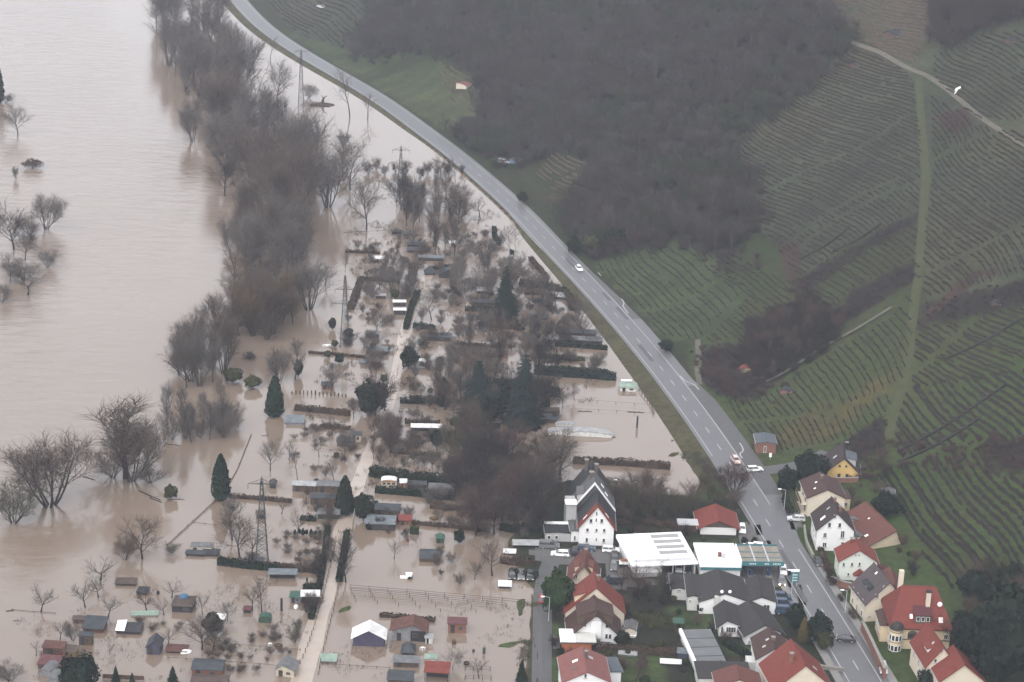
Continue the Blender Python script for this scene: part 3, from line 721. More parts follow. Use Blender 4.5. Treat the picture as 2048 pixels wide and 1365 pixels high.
LONE = [  # kind, colour, px, py, height px, width px, label
 ('round', 'grey', 36, 270, 55, 58, 'lone round bare tree standing in the river near the left edge'),
 ('column', 'ivy', -2, 205, 75, 22, 'dark tree cut off by the left edge in the far river'),
 ('shrub', 'grey', 12, 205, 16, 30, 'low grey scrub below the tree at the left edge'),
 ('loose', 'ochre', 65, 336, 17, 40, 'low tawny tuft of reeds standing in the river'),
 ('loose', 'brown', 32, 358, 25, 12, 'tiny bare tree on a thin trunk beside the tawny tuft'),
 ('fan', 'grey', 92, 458, 64, 62, 'pale fan shaped willow in the river right of the dark gnarled tree'),
 ('round', 'dark', 28, 500, 90, 84, 'dark gnarled tree in the river left of the pale fan shaped willow'),
 ('round', 'dark', 50, 520, 60, 50, 'dense dark tree below the gnarled river tree'),
 ('shrub', 'grey', 95, 535, 38, 40, 'small leaning bare shrub right of the dense dark river tree'),
 ('shrub', 'brown', 60, 470, 40, 60, 'low brown scrub between the gnarled tree and the pale willow'),
 ('shrub', 'grey', 50, 560, 40, 70, 'grey scrub around the foot of the dense dark river tree'),
 ('round', 'grey', 20, 565, 55, 50, 'grey bare tree below the dense dark river tree'),
 ('orchard', 'dark', 56, 590, 45, 72, 'low spreading dark tree lowest of the river group at the left'),
 ('shrub', 'grey', 4, 605, 38, 40, 'grey bush cut by the left edge below the river trees'),
 ('fan', 'grey', 458, 222, 150, 105, 'large vase shaped bare tree at the right edge of the riverbank wood'),
 ('round', 'grey', 553, 208, 82, 62, 'dense dark bare tree leaning over the flood between wood and far pylon'),
 ('shrub', 'grey', 617, 196, 28, 34, 'small bare bush in the flood right of the far pylon'),
 ('sparse', 'grey', 540, 120, 42, 30, 'faint bare tree in the flood near the far bend of the road'),
 ('fan', 'grey', 385, 282, 75, 60, 'grey willow at the water edge on the river side of the wood'),
 ('round', 'dark', 450, 392, 80, 66, 'dark drooping tree on the river side of the dense wood'),
 ('fan', 'grey', 655, 415, 110, 105, 'wide forked bare tree right of the dense riverbank wood'),
 ('round', 'brown', 700, 380, 95, 70, 'dense bare tree in the flood left of the dark middle pylon'),
 ('tall', 'grey', 683, 330, 60, 45, 'slim bare tree behind the forked tree by the wood'),
 ('round', 'brown', 733, 460, 105, 70, 'bare tree on a stout trunk standing in open flood below the middle pylon'),
 ('sparse', 'grey', 700, 235, 90, 55, 'thin bare tree in the flood against the road edge'),
 ('sparse', 'grey', 735, 238, 45, 32, 'small bare tree right of the thin tree by the road edge'),
 ('fan', 'grey', 617, 620, 92, 88, 'pale vase shaped tree on two trunks right of the willows'),
 ('orchard', 'grey', 650, 572, 50, 45, 'small bare tree behind the pale two trunked tree'),
 ('fan', 'brown', 100, 1012, 128, 165, 'broad many stemmed willow standing in the brown water at the left'),
 ('shrub', 'olive', 28, 1046, 86, 110, 'olive tinged many stemmed willow cut by the left edge'),
 ('tall', 'brown', 250, 958, 152, 118, 'tall dense pyramid shaped bare tree in the river foreground'),
 ('fan', 'brown', 262, 962, 120, 110, 'second dense bare tree grown into the pyramid shaped tree'),
 ('shrub', 'brown', 225, 955, 70, 90, 'dense low scrub around the foot of the pyramid shaped tree'),
 ('shrub', 'brown', 300, 965, 38, 66, 'brown bramble mound right of the pyramid shaped tree'),
 ('bush', 'olive', 341, 998, 28, 26, 'round olive ball shaped bush beside the floating logs'),
 ('round', 'brown', 285, 1118, 90, 95, 'dense bushy tree where the flooded fence line ends'),
 ('shrub', 'brown', 250, 1120, 48, 50, 'low dense bush left of the bushy tree at the fence end'),
 ('loose', 'olive', 344, 1106, 22, 30, 'small olive bush right of the fence end tree'),
 ('orchard', 'dark', 82, 1224, 56, 56, 'lone dark fruit tree in open water at lower left'),
 ('orchard', 'dark', 200, 1160, 40, 62, 'spreading flat topped fruit tree highest of the lower left orchard'),
 ('orchard', 'dark', 171, 1215, 52, 52, 'dark fruit tree left of the two close fruit trees'),
 ('orchard', 'dark', 197, 1195, 46, 46, 'fruit tree just below the flat topped fruit tree'),
 ('orchard', 'dark', 216, 1234, 46, 48, 'fruit tree above the grey pent roofed shed at lower left'),
 ('orchard', 'dark', 294, 1222, 50, 48, 'fruit tree right of the small dark cabin in the orchard'),
 ('orchard', 'brown', 328, 1230, 38, 40, 'small fruit tree beside the hut with blue tarpaulin on top'),
 ('orchard', 'brown', 343, 1196, 32, 50, 'wide low fruit tree behind the hut with blue tarpaulin'),
 ('orchard', 'brown', 120, 1280, 40, 36, 'forked fruit tree above the red hut'),
 ('loose', 'grey', 146, 1282, 40, 34, 'dense pale twigged tree right of the forked fruit tree'),
 ('sparse', 'grey', 72, 1312, 26, 28, 'pale small tree left of the red hut'),
 ('orchard', 'brown', 219, 1308, 28, 20, 'tiny bare tree standing alone on flooded lawn'),
 ('shrub', 'grey', 20, 1362, 38, 60, 'grey shrub in the bottom left corner'),
 ('bush', 'fir', 160, 1385, 78, 72, 'dark broad conifer at the bottom left edge of the photo'),
 ('spruce', 'fir', 232, 1372, 44, 26, 'first small dark conifer right of the broad conifer at the bottom'),
 ('spruce', 'fir', 265, 1378, 36, 22, 'smallest dark conifer along the bottom edge'),
 ('spruce', 'fir', 346, 1372, 44, 30, 'dark conifer at the bottom edge below the half sunk garden hut'),
 ('round', 'brown', 404, 1300, 66, 80, 'dense brown tree left of the dark evergreen at lower left'),
 ('bush', 'fir', 424, 1268, 44, 36, 'dark evergreen rising behind the dense brown trees at lower left'),
 ('round', 'dark', 425, 1306, 62, 60, 'dark bare tree in front of the evergreen at lower left'),
 ('orchard', 'brown', 336, 1290, 36, 40, 'bare fruit tree between the tarpaulin hut and the dense brown tree'),
 ('round', 'grey', 455, 1244, 40, 34, 'round pale bare tree beside a grey water tank'),
 ('orchard', 'brown', 405, 1230, 46, 32, 'leaning bare tree right of the hut with blue tarpaulin'),
 ('orchard', 'brown', 504, 1222, 54, 44, 'left of two bare trees above the green water tank'),
 ('sparse', 'brown', 524, 1226, 70, 46, 'taller right one of two bare trees above the green water tank'),
 ('column', 'thuja', 442, 999, 92, 37, 'tall dark thuja alone at the corner of the flooded fence'),
 ('column', 'thuja', 549, 832, 80, 36, 'tall dark thuja farther back beside the crumpled blue tarpaulin'),
 ('column', 'ivy', 690, 1028, 78, 36, 'dark evergreen column at the left side of the flooded lane'),
 ('bush', 'ivy', 727, 1042, 56, 40, 'dark rounded evergreen across the lane from the evergreen column'),
 ('tall', 'dark', 692, 1165, 88, 42, 'dense dark tree at the right side of the flooded lane'),
 ('round', 'dark', 750, 832, 92, 84, 'big dark ivy clad tree beside the bend of the flooded lane'),
 ('bush', 'ivy', 742, 828, 66, 60, 'dark evergreen mass inside the ivy clad tree by the lane'),
 ('spruce', 'fir', 1010, 632, 104, 62, 'tall dark blue green conifer alone in the far allotments'),
 ('spruce', 'bluegreen', 955, 832, 118, 92, 'broad dark conifer left of the central grove'),
 ('spruce', 'bluegreen', 1046, 850, 150, 96, 'tallest dark conifer at the right of the central grove'),
 ('bush', 'bluegreen', 985, 838, 80, 70, 'dark evergreen between the two big central conifers'),
 ('column', 'ivy', 887, 812, 56, 28, 'small dark thuja left of the broad central conifer'),
 ('bush', 'ivy', 873, 897, 36, 22, 'pruned dark evergreen on a short stem below the row of cabins'),
 ('bush', 'fir', 918, 1087, 28, 20, 'small pointed evergreen on the flooded lawn'),
 ('bush', 'ivy', 817, 738, 44, 34, 'dark bush at the bend beside the white caravan'),
 ('spruce', 'fir', 1043, 1362, 48, 28, 'dark conifer beside the lane at the bottom edge'),
 ('orchard', 'brown', 984, 1152, 68, 70, 'forked bare tree in the flood left of the dark parking yard'),
 ('orchard', 'pale', 898, 1142, 42, 42, 'slight pale fruit tree right of the dark flat roofed cabin'),
 ('sparse', 'pale', 836, 1105, 34, 28, 'slight pale tree left of the dark flat roofed cabin'),
 ('orchard', 'dark', 788, 1118, 40, 28, 'small dark dead tree in the lawn water below the pale blue roof'),
 ('round', 'pale', 905, 1338, 42, 44, 'pale leafy willow right of the red roofed boat shelter'),
 ('orchard', 'brown', 958, 1356, 40, 46, 'bare fruit tree inside the small flooded pen'),
 ('round', 'brown', 480, 1115, 90, 80, 'dark bare tree left of the near pylon foot'),
 ('orchard', 'brown', 505, 1120, 70, 60, 'gnarled bare tree just left of the near pylon'),
 ('tall', 'grey', 464, 1080, 82, 50, 'slim bare tree between the lone thuja and the near pylon'),
 ('round', 'grey', 540, 942, 60, 48, 'grey round headed tree in the flood above the near pylon top'),
 ('sparse', 'grey', 578, 920, 36, 26, 'faint small tree right of the grey round headed tree'),
 ('sparse', 'grey', 595, 962, 78, 34, 'thin tall faint tree right of the near pylon top'),
 ('sparse', 'grey', 638, 915, 46, 28, 'faint young tree left of the dark flat cabins'),
 ('round', 'brown', 667, 962, 44, 36, 'small round bare tree above the long dark hedge'),
 ('orchard', 'brown', 563, 1028, 30, 30, 'small fruit tree below the long dark hedge'),
 ('orchard', 'brown', 595, 1070, 52, 34, 'bare fruit tree above the row of small dark bushes'),
 ('fan', 'grey', 560, 762, 62, 60, 'pale fan shaped shrub behind the farther thuja'),
 ('tall', 'grey', 590, 760, 78, 36, 'pale bare tree with green ivy right of the farther thuja'),
 ('bush', 'ivy', 597, 754, 34, 16, 'green ivy clump on the pale bare tree'),
 ('round', 'pale', 665, 775, 42, 40, 'pale round tree above the long row of fence stumps'),
 ('bush', 'olive', 466, 765, 28, 36, 'rounded hazy bush left of the flooded gardens'),
 ('bush', 'olive', 505, 776, 24, 32, 'second rounded hazy bush near the flooded gardens'),
 ('shrub', 'dark', 497, 718, 14, 30, 'low dark brush drifting in the flood'),
 ('round', 'grey', 863, 640, 56, 56, 'bare tree right of the flooded lane in mid gardens'),
 ('shrub', 'dark', 697, 690, 30, 34, 'dark bush around the foot of the second pylon'),
 ('bush', 'ivy', 665, 660, 24, 14, 'ragged leaning bush left of the second pylon foot'),
 ('tall', 'grey', 690, 545, 50, 18, 'narrow dark cypress shaped bush on the flooded path'),
 ('round', 'brown', 882, 348, 33, 36, 'dense brown haystack shaped bush by the road bend'),
 ('sparse', 'grey', 912, 380, 62, 26, 'thin bare tree right of the haystack shaped bush'),
 ('orchard', 'brown', 960, 435, 42, 44, 'twisted fruit tree in the pale flood near the road'),
 ('sparse', 'brown', 932, 405, 32, 18, 'tiny bare tree behind the twisted fruit tree'),
 ('sparse', 'pale', 1020, 512, 56, 32, 'left pale bare tree by the long white hut'),
 ('sparse', 'pale', 1032, 514, 60, 32, 'right pale bare tree by the long white hut'),
 ('fan', 'brown', 1155, 640, 40, 30, 'small brown willow in the strip of water along the road'),
 ('tall', 'brown', 1120, 960, 90, 84, 'bare tree left of the grey roofed terraced houses'),
 ('fan', 'brown', 1298, 1000, 62, 70, 'fan shaped bare bush behind the village garden'),
 ('fan', 'red', 1468, 985, 58, 60, 'bare reddish tree overhanging the main road'),
 ('tall', 'olive', 1318, 1205, 62, 26, 'narrow conical hedge tree in the village garden'),
 ('round', 'red', 1278, 1200, 75, 70, 'bare reddish tree in the village garden below the white hall'),
 ('bush', 'green', 1112, 1230, 92, 58, 'big dense green yew beside the lane'),
 ('bush', 'dark', 1244, 1292, 30, 30, 'dark round shrub at the right corner of the white gabled house') ,
 ('bush', 'fir', 1590, 1262, 58, 36, 'left dark evergreen of the pair beside the main road'),
 ('bush', 'fir', 1635, 1288, 66, 44, 'right larger dark evergreen of the pair beside the main road'),
 ('column', 'yellow', 1606, 1285, 52, 24, 'yellowish conifer between the two dark evergreens by the road'),
 ('bush', 'olive', 1648, 1300, 40, 34, 'olive bush below the evergreens by the road'),
 ('bush', 'fir', 1571, 985, 52, 38, 'dark conifer left of the yellow gabled house'),
 ('bush', 'fir', 1618, 968, 64, 66, 'broad dark conifer in front of the yellow gabled house'),
 ('bush', 'fir', 2000, 1368, 200, 150, 'towering dark evergreen in the bottom right corner'),
 ('bush', 'fir', 2052, 1340, 130, 110, 'dark evergreen cut by the right edge at the bottom'),
 ('bush', 'ivy', 1945, 1330, 70, 60, 'dark bush left of the towering corner evergreen'),
 ('round', 'dark', 1912, 1302, 72, 66, 'dark bare tree behind the small red roofed white house'),
 ('bush', 'fir', 1770, 1030, 44, 56, 'dark evergreen behind the brown barn roof'),
 ('bush', 'fir', 1850, 1378, 44, 30, 'dark evergreen at the left foot of the white corner house'),
 ('bush', 'fir', 1332, 702, 22, 26, 'dark evergreen bush at the roadside meadow'),
 ('tall', 'red', 1196, 470, 66, 32, 'reddish bare birch at the edge of the hillside wood'),
 ('tall', 'grey', 1216, 476, 60, 30, 'grey bare birch right of the reddish birch on the hillside'),
 ('bush', 'ivy', 1165, 478, 34, 34, 'dark green bush left of the hillside birches'),
 ('bush', 'ivy', 1228, 500, 44, 40, 'dark evergreen bush below the hillside birches'),
 ('bush', 'ivy', 1148, 506, 30, 30, 'dark bush lowest at the foot of the hillside wood'),
 ('bush', 'olive', 1180, 506, 36, 34, 'olive bush at the foot of the hillside wood'),
 ('round', 'brown', 1106, 425, 34, 34, 'brown bush by the road below the far meadow'),
 ('bush', 'ivy', 1045, 405, 20, 20, 'small dark bush beside the road at the far meadow'),
 ('sparse', 'red', 1484, 790, 50, 36, 'bare reddish tree below the red roofed hillside hut'),
 ('round', 'red', 1440, 775, 40, 46, 'bushy reddish tree left of the red roofed hillside hut'),
]
_PP = on_ground([q[2] for q in LONE], [q[3] for q in LONE])
for q, P in zip(LONE, _PP):
    kind, key, x, y, h, w, lab = q
    if kind == 'loose' and key in TWIG: kind = 'shrub' if key != 'ochre' else 'loose'
    if kind in ('loose', 'bush', 'column', 'spruce') and key not in LEAF: key = {'ochre': 'beech', 'dark': 'ivy', 'grey': 'beech'}.get(key, 'ivy')
    plant(kind, key, x, y, h, lab, wpx=w, P=P)

GROVES = [
 ([(955, 700), (1130, 690), (1120, 760), (1085, 860), (960, 860), (930, 780)], 16, 32, ('round', 'tall', 'round', 'shrub'), ('brown', 'dark', 'dark', 'brown'), (55, 95), 'dull brown bare tree in the tangled central grove', 'trees in the tangled central grove'),
 ([(930, 900), (1020, 890), (1110, 940), (1130, 1010), (1110, 1090), (1010, 1090), (930, 1080), (900, 1000)], 30, 29, ('round', 'round', 'round', 'shrub'), ('brown', 'red', 'dark', 'dark'), (60, 110), 'reddish brown bare tree in the thick grove left of the tall white house', 'trees in the thick grove by the white house'),
 ([(1000, 560), (1120, 580), (1145, 610), (1200, 690), (1080, 690), (1010, 660)], 22, 26, ('round', 'shrub'), ('grey', 'brown'), (28, 60), 'grey bare tree among the wrecked huts left of the road', 'trees among the wrecked huts'),
 ([(790, 400), (900, 390), (930, 440), (900, 470), (800, 460)], 22, 20, ('round', 'tall', 'shrub'), ('brown', 'dark', 'grey'), (40, 75), 'dark bare tree in the clump below the middle pylon', 'trees in the clump below the middle pylon'),
 ([(730, 335), (840, 345), (930, 345), (840, 365), (740, 355)], 11, 22, ('shrub',), ('dark', 'brown'), (16, 28), 'low dark scrub along the flooded bank behind the middle pylon', 'scrub behind the middle pylon'),
 ([(745, 540), (835, 540), (830, 600), (760, 600)], 12, 26, ('round', 'tall'), ('grey', 'brown'), (38, 64), 'grey bare tree in the clump left of the lane in the far gardens', 'trees left of the lane in the far gardens'),
 ([(860, 470), (910, 470), (920, 520), (870, 520)], 7, 24, ('round', 'tall'), ('dark', 'brown'), (40, 60), 'dark bare tree in the row between the far huts', 'trees between the far huts'),
 ([(900, 540), (1000, 540), (990, 610), (900, 600)], 9, 30, ('round', 'fan'), ('grey', 'pale'), (35, 55), 'hazy bare tree left of the tall lone conifer', 'hazy trees left of the lone conifer'),
 ([(890, 700), (950, 690), (940, 800), (880, 900), (860, 860)], 10, 34, ('round', 'tall'), ('grey', 'brown', 'olive'), (45, 80), 'olive brown bare tree between the lane and the central grove', 'trees between the lane and the central grove'),
 ([(900, 870), (960, 870), (950, 960), (890, 950)], 8, 30, ('tall', 'round'), ('olive', 'brown'), (55, 95), 'thin bare tree standing in water right of the pruned evergreen', 'trees right of the pruned evergreen'),
 ([(748, 880), (790, 860), (800, 900), (760, 950), (742, 930)], 7, 26, ('shrub', 'tall'), ('brown', 'red'), (40, 70), 'reddish brown bush along the right bank of the flooded lane', 'bushes along the flooded lane'),
 ([(1230, 1010), (1390, 1010), (1380, 1040), (1240, 1045)], 20, 24, ('round', 'shrub', 'fan'), ('red', 'brown', 'olive'), (40, 68), 'bare garden tree between the tall white house and the low red roof', 'trees between the white house and the low red roof'),
 ([(1410, 1000), (1470, 985), (1480, 1020), (1420, 1020)], 7, 26, ('shrub', 'round'), ('brown', 'red', 'olive'), (30, 52), 'brown bush in the garden behind the low red roof', 'bushes behind the low red roof'),
 ([(1230, 1180), (1330, 1150), (1335, 1215), (1260, 1240)], 8, 28, ('round', 'shrub'), ('brown', 'dark'), (30, 52), 'bare shrub in the garden behind the white gabled house', 'shrubs behind the white gabled house'),
 ([(1530, 640), (1600, 600), (1690, 640), (1660, 690), (1550, 765), (1475, 745), (1490, 690)], 34, 28, ('round', 'shrub', 'tall'), ('dark', 'brown', 'red'), (28, 52), 'dark bare tree in the hillside thicket above the long pale path', 'trees in the hillside thicket'),
 ([(1740, 900), (1770, 900), (1780, 1010), (1745, 990)], 6, 28, ('shrub', 'round'), ('brown', 'dark'), (26, 44), 'bare bush on the slope behind the yellow house', 'bushes behind the yellow house'),
 ([(1640, 990), (1760, 985), (1800, 1030), (1720, 1040)], 7, 34, ('shrub', 'loose'), ('olive', 'brown'), (18, 32), 'scrubby bush on the slope behind the cream house', 'bushes behind the cream house'),
 ([(1900, 1190), (2048, 1160), (2060, 1300), (1930, 1330)], 14, 40, ('round', 'shrub', 'bush'), ('dark', 'brown'), (50, 90), 'dark shrubby tree on the slope above the villa', 'dark trees above the villa'),
 ([(640, 1030), (690, 1030), (665, 1160), (600, 1290), (585, 1290), (640, 1130)], 11, 20, ('shrub',), ('dark', 'brown', 'olive'), (24, 40), 'low dark bush lining the left edge of the near flooded lane', 'bushes lining the near flooded lane'),
 ([(1380, 935), (1450, 950), (1460, 985), (1400, 990)], 6, 26, ('loose', 'shrub'), ('olive', 'brown'), (14, 26), 'weedy bush at the flood edge below the road', 'weedy bushes below the road'),
]
for i, (poly, n, md, ks, cs, (h0, h1), lab, grp) in enumerate(GROVES):
    pts = scatter_px(poly, n, md, 80+i); PP = on_ground([p[0] for p in pts], [p[1] for p in pts])
    for (x, y), P in zip(pts, PP):
        k = R.choice(ks); key = R.choice(cs)
        if k in ('loose', 'bush'): key = {'olive': 'olive', 'brown': 'ivy', 'dark': 'fir'}.get(key, 'ivy')
        l_, g_, c_ = grouped(k, key, lab)
        plant(k, key, x, y, R.uniform(h0, h1)*(.7 if k == 'shrub' and 'round' in ks else 1), l_, g_, P=P, wf=1.1, cat=c_)
# ------------------------------------------------------------------ buildings
PLASTER = {'white': (0.6400, 0.6400, 0.6400), 'cream': (0.5280, 0.4320, 0.2960), 'yellow': (0.4960, 0.3440, 0.1360), 'mint': (0.5280, 0.5600, 0.5200), 'grey': (0.3360, 0.3360, 0.3360), 'ochre': (0.4160, 0.3520, 0.2560), 'beige': (0.5280, 0.4720, 0.3840), 'greywhite': (0.4400, 0.4400, 0.4240)}
TILE = {'red': (.125, .028, .020), 'darkbrown': (.030, .021, .020), 'brown': (.048, .025, .022), 'brick': (.092, .035, .027), 'grey': (.085, .084, .085), 'slate': (.022, .024, .027), 'maroon': (.066, .019, .022), 'orange': (.145, .042, .025), 'mauve': (.058, .047, .049), 'charcoal': (.026, .024, .024), 'pink': (.150, .060, .053), 'bluegrey': (.067, .078, .092)}
def M_w(k): return mat('plaster_'+k, PLASTER[k], .85, .06, .6, .2)
def tile_mat(k):
    nm = 'roof_tiles_'+k
    if nm in MATS: return MATS[nm]
    m = mat(nm, TILE[k], .75, .16, .9, .25); n = m.node_tree; b = n.nodes['Principled BSDF']
    tc = n.nodes.new('ShaderNodeTexCoord'); wv = n.nodes.new('ShaderNodeTexWave'); wv.bands_direction = 'Z'; wv.inputs['Scale'].default_value = 1.1; wv.inputs['Distortion'].default_value = .3
    n.links.new(tc.outputs['Object'], wv.inputs['Vector'])
    bp = n.nodes.new('ShaderNodeBump'); bp.inputs['Strength'].default_value = .5; bp.inputs['Distance'].default_value = .05
    n.links.new(wv.outputs['Fac'], bp.inputs['Height']); n.links.new(bp.outputs[0], b.inputs['Normal'])
    return m
M_GLASS = mat('window_glass', (.030, .034, .040), .12, .2, .5, .6)
M_FRAME = mat('window_frame', (.62, .62, .60), .6, .05)
M_FRAMED = mat('dark_frame', (.09, .075, .065), .6, .1)
M_DOOR = mat('door_wood', (.10, .070, .050), .6, .15)
M_METAL = mat('grey_metal', (.36, .37, .38), .45, .1, 1, .5)
M_DARK = mat('dark_opening', (.020, .020, .022), .8, .2)
M_WHITE = mat('white_sheet', (.80, .80, .80), .55, .04, .4, .4)
M_TEAL = mat('teal_band', (.040, .13, .15), .5, .06)
M_PAVE = mat('yard_paving', (.085, .082, .080), .8, .2, .8)
M_BRICK = mat('red_sandstone', (.17, .085, .065), .9, .25, 1.5, .2, .3)
M_STONE = mat('grey_stone', (.19, .18, .165), .9, .25, 1.2, .2, .4)
M_WOODB = mat('brown_boards', (.085, .058, .042), .8, .22, 1.2)
M_TIN = mat('tin_sheet', (.30, .34, .38), .45, .15, .8, .5)
def framed(parent, o, ex, n, w, h, frame=M_FRAME, sill=True, name='window', door=False):
    """a window (frame mesh with pane and sill under it) lying on a wall: o centre of the lower edge, ex along the wall, n outward"""
    o = Vector(o); ex = Vector(ex).normalized(); n = Vector(n).normalized(); up = Vector((0, 0, 1))
    rot = Matrix((ex, n, up)).transposed().to_4x4()
    key = (round(w, 1), round(h, 1), frame.name, door)
    if key not in _WIN:
        w_, h_ = max(.35, key[0]), max(.35, key[1]); f = MB(); t = min(.10, w_*.14)
        f.box(-w_/2, -w_/2+t, 0, .07, 0, h_).box(w_/2-t, w_/2, 0, .07, 0, h_).box(-w_/2+t, w_/2-t, 0, .07, h_-t, h_).box(-w_/2+t, w_/2-t, 0, .07, 0, t)
        if w_ > .8 and not door: f.box(-t*.4, t*.4, .005, .065, t, h_-t)
        if w_ > 1.7: f.box(-w_*.27-t*.3, -w_*.27+t*.3, .01, .06, t, h_-t).box(w_*.27-t*.3, w_*.27+t*.3, .01, .06, t, h_-t)
        p = MB().box(-w_/2+t, w_/2-t, .0, .03, t, h_-t); s = MB().box(-w_/2-.08, w_/2+.08, 0, .16, -.08, -.01)
        _WIN[key] = (f.mesh(name, frame), p.mesh('pane', M_DOOR if door else M_GLASS), s.mesh('sill', M_STONE))
    f, p, s = _WIN[key]
    a = link(name, f, parent); a.matrix_local = Matrix.Translation(o)@rot
    link('pane' if not door else 'door_leaf', p, a)
    if sill and not door: link('sill', s, a)
    return a
_WIN = {}

class House:
    """gabled house: x along its front, y away from it, z up; read off the two foot corners of its front in the photo"""
    def __init__(s, name, label, BL, BR, eave, apex, L, wall, roof, cat='house', rf=.5, over=.45, windows=(), lwin=(), rwin=(), doors=(), group=None, apex2=None, base_drop=1.6, gable_wall=None, verge=None, frame=M_FRAME, z=None, yaw=0.0, th=.22):
        P = on_ground([BL[0], BR[0]], [BL[1], BR[1]])
        if z is not None: P = on_plane([BL[0], BR[0]], [BL[1], BR[1]], z)
        P[:, 2] = np.maximum(P[:, 2], 0)
        d = P[1]-P[0]; s.w = float(math.hypot(d[0], d[1])); s.rz = math.atan2(d[1], d[0])+yaw
        s.P0 = np.array([P[0, 0], P[0, 1], min(P[0, 2], P[1, 2])]); s.L = L
        sc = scale_at(P.mean(0))*math.cos(TH)
        s.he = eave/sc; s.ha = apex/sc; s.rf = rf
        s.t = thing(name, label, cat, s.P0, s.rz, group)
        w, he, ha, xr = s.w, s.he, s.ha, s.w*rf; s.xr = xr
        s.ex = np.array([math.cos(s.rz), math.sin(s.rz), 0]); s.ey = np.array([-math.sin(s.rz), math.cos(s.rz), 0])
        MB().prism([(0, -base_drop), (w, -base_drop), (w, he), (xr, ha), (0, he)], 0, L).build('wall', M_w(wall) if isinstance(wall, str) else wall, s.t)
        s.over = over; sl = (ha-he)/xr; sr = (ha-he)/(w-xr); o = over; g = .03
        s.sl, s.sr = sl, sr
        rb = MB()
        f, b = -o*.8, L+o*.8
        rb.slab([(-o, f, he-o*sl+th+g), (xr, f, ha+th+g), (xr, b, ha+th+g), (-o, b, he-o*sl+th+g)], th)
        rb.slab([(xr, f, ha+th+g), (w+o, f, he-o*sr+th+g), (w+o, b, he-o*sr+th+g), (xr, b, ha+th+g)], th)
        rb.tube((xr, f-.02, ha+th+g), (xr, b+.02, ha+th+g), .13, .13, 5)
        s.roof = rb.build('roof', tile_mat(roof), s.t); s.th = th+g
        if verge:
            vb = MB()
            vb.hexa([(-o, f-.06, he-o*sl-.12), (xr, f-.06, ha-.12), (xr, f-.01, ha-.12), (-o, f-.01, he-o*sl-.12)], [(-o, f-.06, he-o*sl+th+.12), (xr, f-.06, ha+th+.12), (xr, f-.01, ha+th+.12), (-o, f-.01, he-o*sl+th+.12)])
            vb.hexa([(xr, f-.06, ha-.12), (w+o, f-.06, he-o*sr-.12), (w+o, f-.01, he-o*sr-.12), (xr, f-.01, ha-.12)], [(xr, f-.06, ha+th+.12), (w+o, f-.06, he-o*sr+th+.12), (w+o, f-.01, he-o*sr+th+.12), (xr, f-.01, ha+th+.12)])
            vb.build('verge_board', verge, s.roof)
        gb = MB(); gb.tube((-o-.05, f, he-o*sl+.08), (-o-.05, b, he-o*sl+.08), .07, .07, 5); gb.build('gutter', M_METAL, s.roof)
        gb = MB(); gb.tube((w+o+.05, f, he-o*sr+.08), (w+o+.05, b, he-o*sr+.08), .07, .07, 5); gb.build('gutter', M_METAL, s.roof)
        s.frame = frame
        for q in windows:
            x, z = s.front(q[0], q[1]); ww, hh = q[2]/sc*math.cos(TH), q[3]/sc
            framed(s.t, (x, -.012, z-hh/2), (1, 0, 0), (0, -1, 0), ww, hh, frame)
        for q in doors:
            x, z = s.front(q[0], q[1]); ww, hh = q[2]/sc*math.cos(TH), q[3]/sc
            framed(s.t, (x, -.012, z-hh/2), (1, 0, 0), (0, -1, 0), ww, hh, frame, name='door', door=True)
        for y, z, ww, hh in lwin: framed(s.t, (-.012, y, z), (0, -1, 0), (-1, 0, 0), ww, hh, frame)
        for y, z, ww, hh in rwin: framed(s.t, (w+.012, y, z), (0, 1, 0), (1, 0, 0), ww, hh, frame)
    def front(s, px, py, y=0.0):
        d = ray(px, py); o = np.array([0, 0, CAM_H]); q = s.P0+s.ey*y
        t = ((q-o)@s.ey)/(d@s.ey); p = o+d*t-s.P0
        return float(p@s.ex), float(p[2])
    def slope(s, side, t, y):                           # a point on the roof: t 0 at the eave, 1 at the ridge
        if side == 'l': return Vector((s.xr*t, y, s.he+(s.ha-s.he)*t+s.th))
        return Vector((s.w-(s.w-s.xr)*t, y, s.he+(s.ha-s.he)*t+s.th))
    def chimney(s, side, t, y, w=.7, h=1.5, m=None, cap=True):
        p = s.slope(side, t, y); c = MB().box(p.x-w/2, p.x+w/2, p.y-w/2, p.y+w/2, p.z-1.0, s.ha+h).build('chimney', m or M_BRICK, s.roof)
        if cap: MB().box(p.x-w*.65, p.x+w*.65, p.y-w*.65, p.y+w*.65, s.ha+h, s.ha+h+.12).build('chimney_cap', M_STONE, s.roof)
        return c
    def skylight(s, side, t, y, w=.9, h=1.2, m=None):
        sg = s.sl if side == 'l' else s.sr; a = math.atan(sg)*(-1 if side == 'l' else 1)
        p = s.slope(side, t, y)
        f = MB().box(-h/2, h/2, -w/2, w/2, 0, .09).build('skylight', m or M_METAL, s.roof); f.location = p; f.rotation_euler = (0, a, 0)
        return f
    def dormer(s, side, y0, y1, t0, wall, roof, h=1.4, n=2, rise=.25):
        """a shed dormer: box standing out of the roof slope between y0 and y1"""
        p = s.slope(side, t0, 0); sg = -1 if side == 'l' else 1
        sl = s.sl if side == 'l' else s.sr
        run = h/max(sl-rise, .12); x0, x1 = p.x, p.x-sg*run
        z0, zt = p.z-.3, p.z+h
        D = MB().hexa([(x0, y0, z0), (x0, y1, z0), (x1, y1, z0), (x1, y0, z0)] if sg > 0 else [(x1, y0, z0), (x1, y1, z0), (x0, y1, z0), (x0, y0, z0)],
                      [(x0, y0, zt), (x0, y1, zt), (x1, y1, zt+run*rise), (x1, y0, zt+run*rise)] if sg > 0 else [(x1, y0, zt+run*rise), (x1, y1, zt+run*rise), (x0, y1, zt), (x0, y0, zt)])
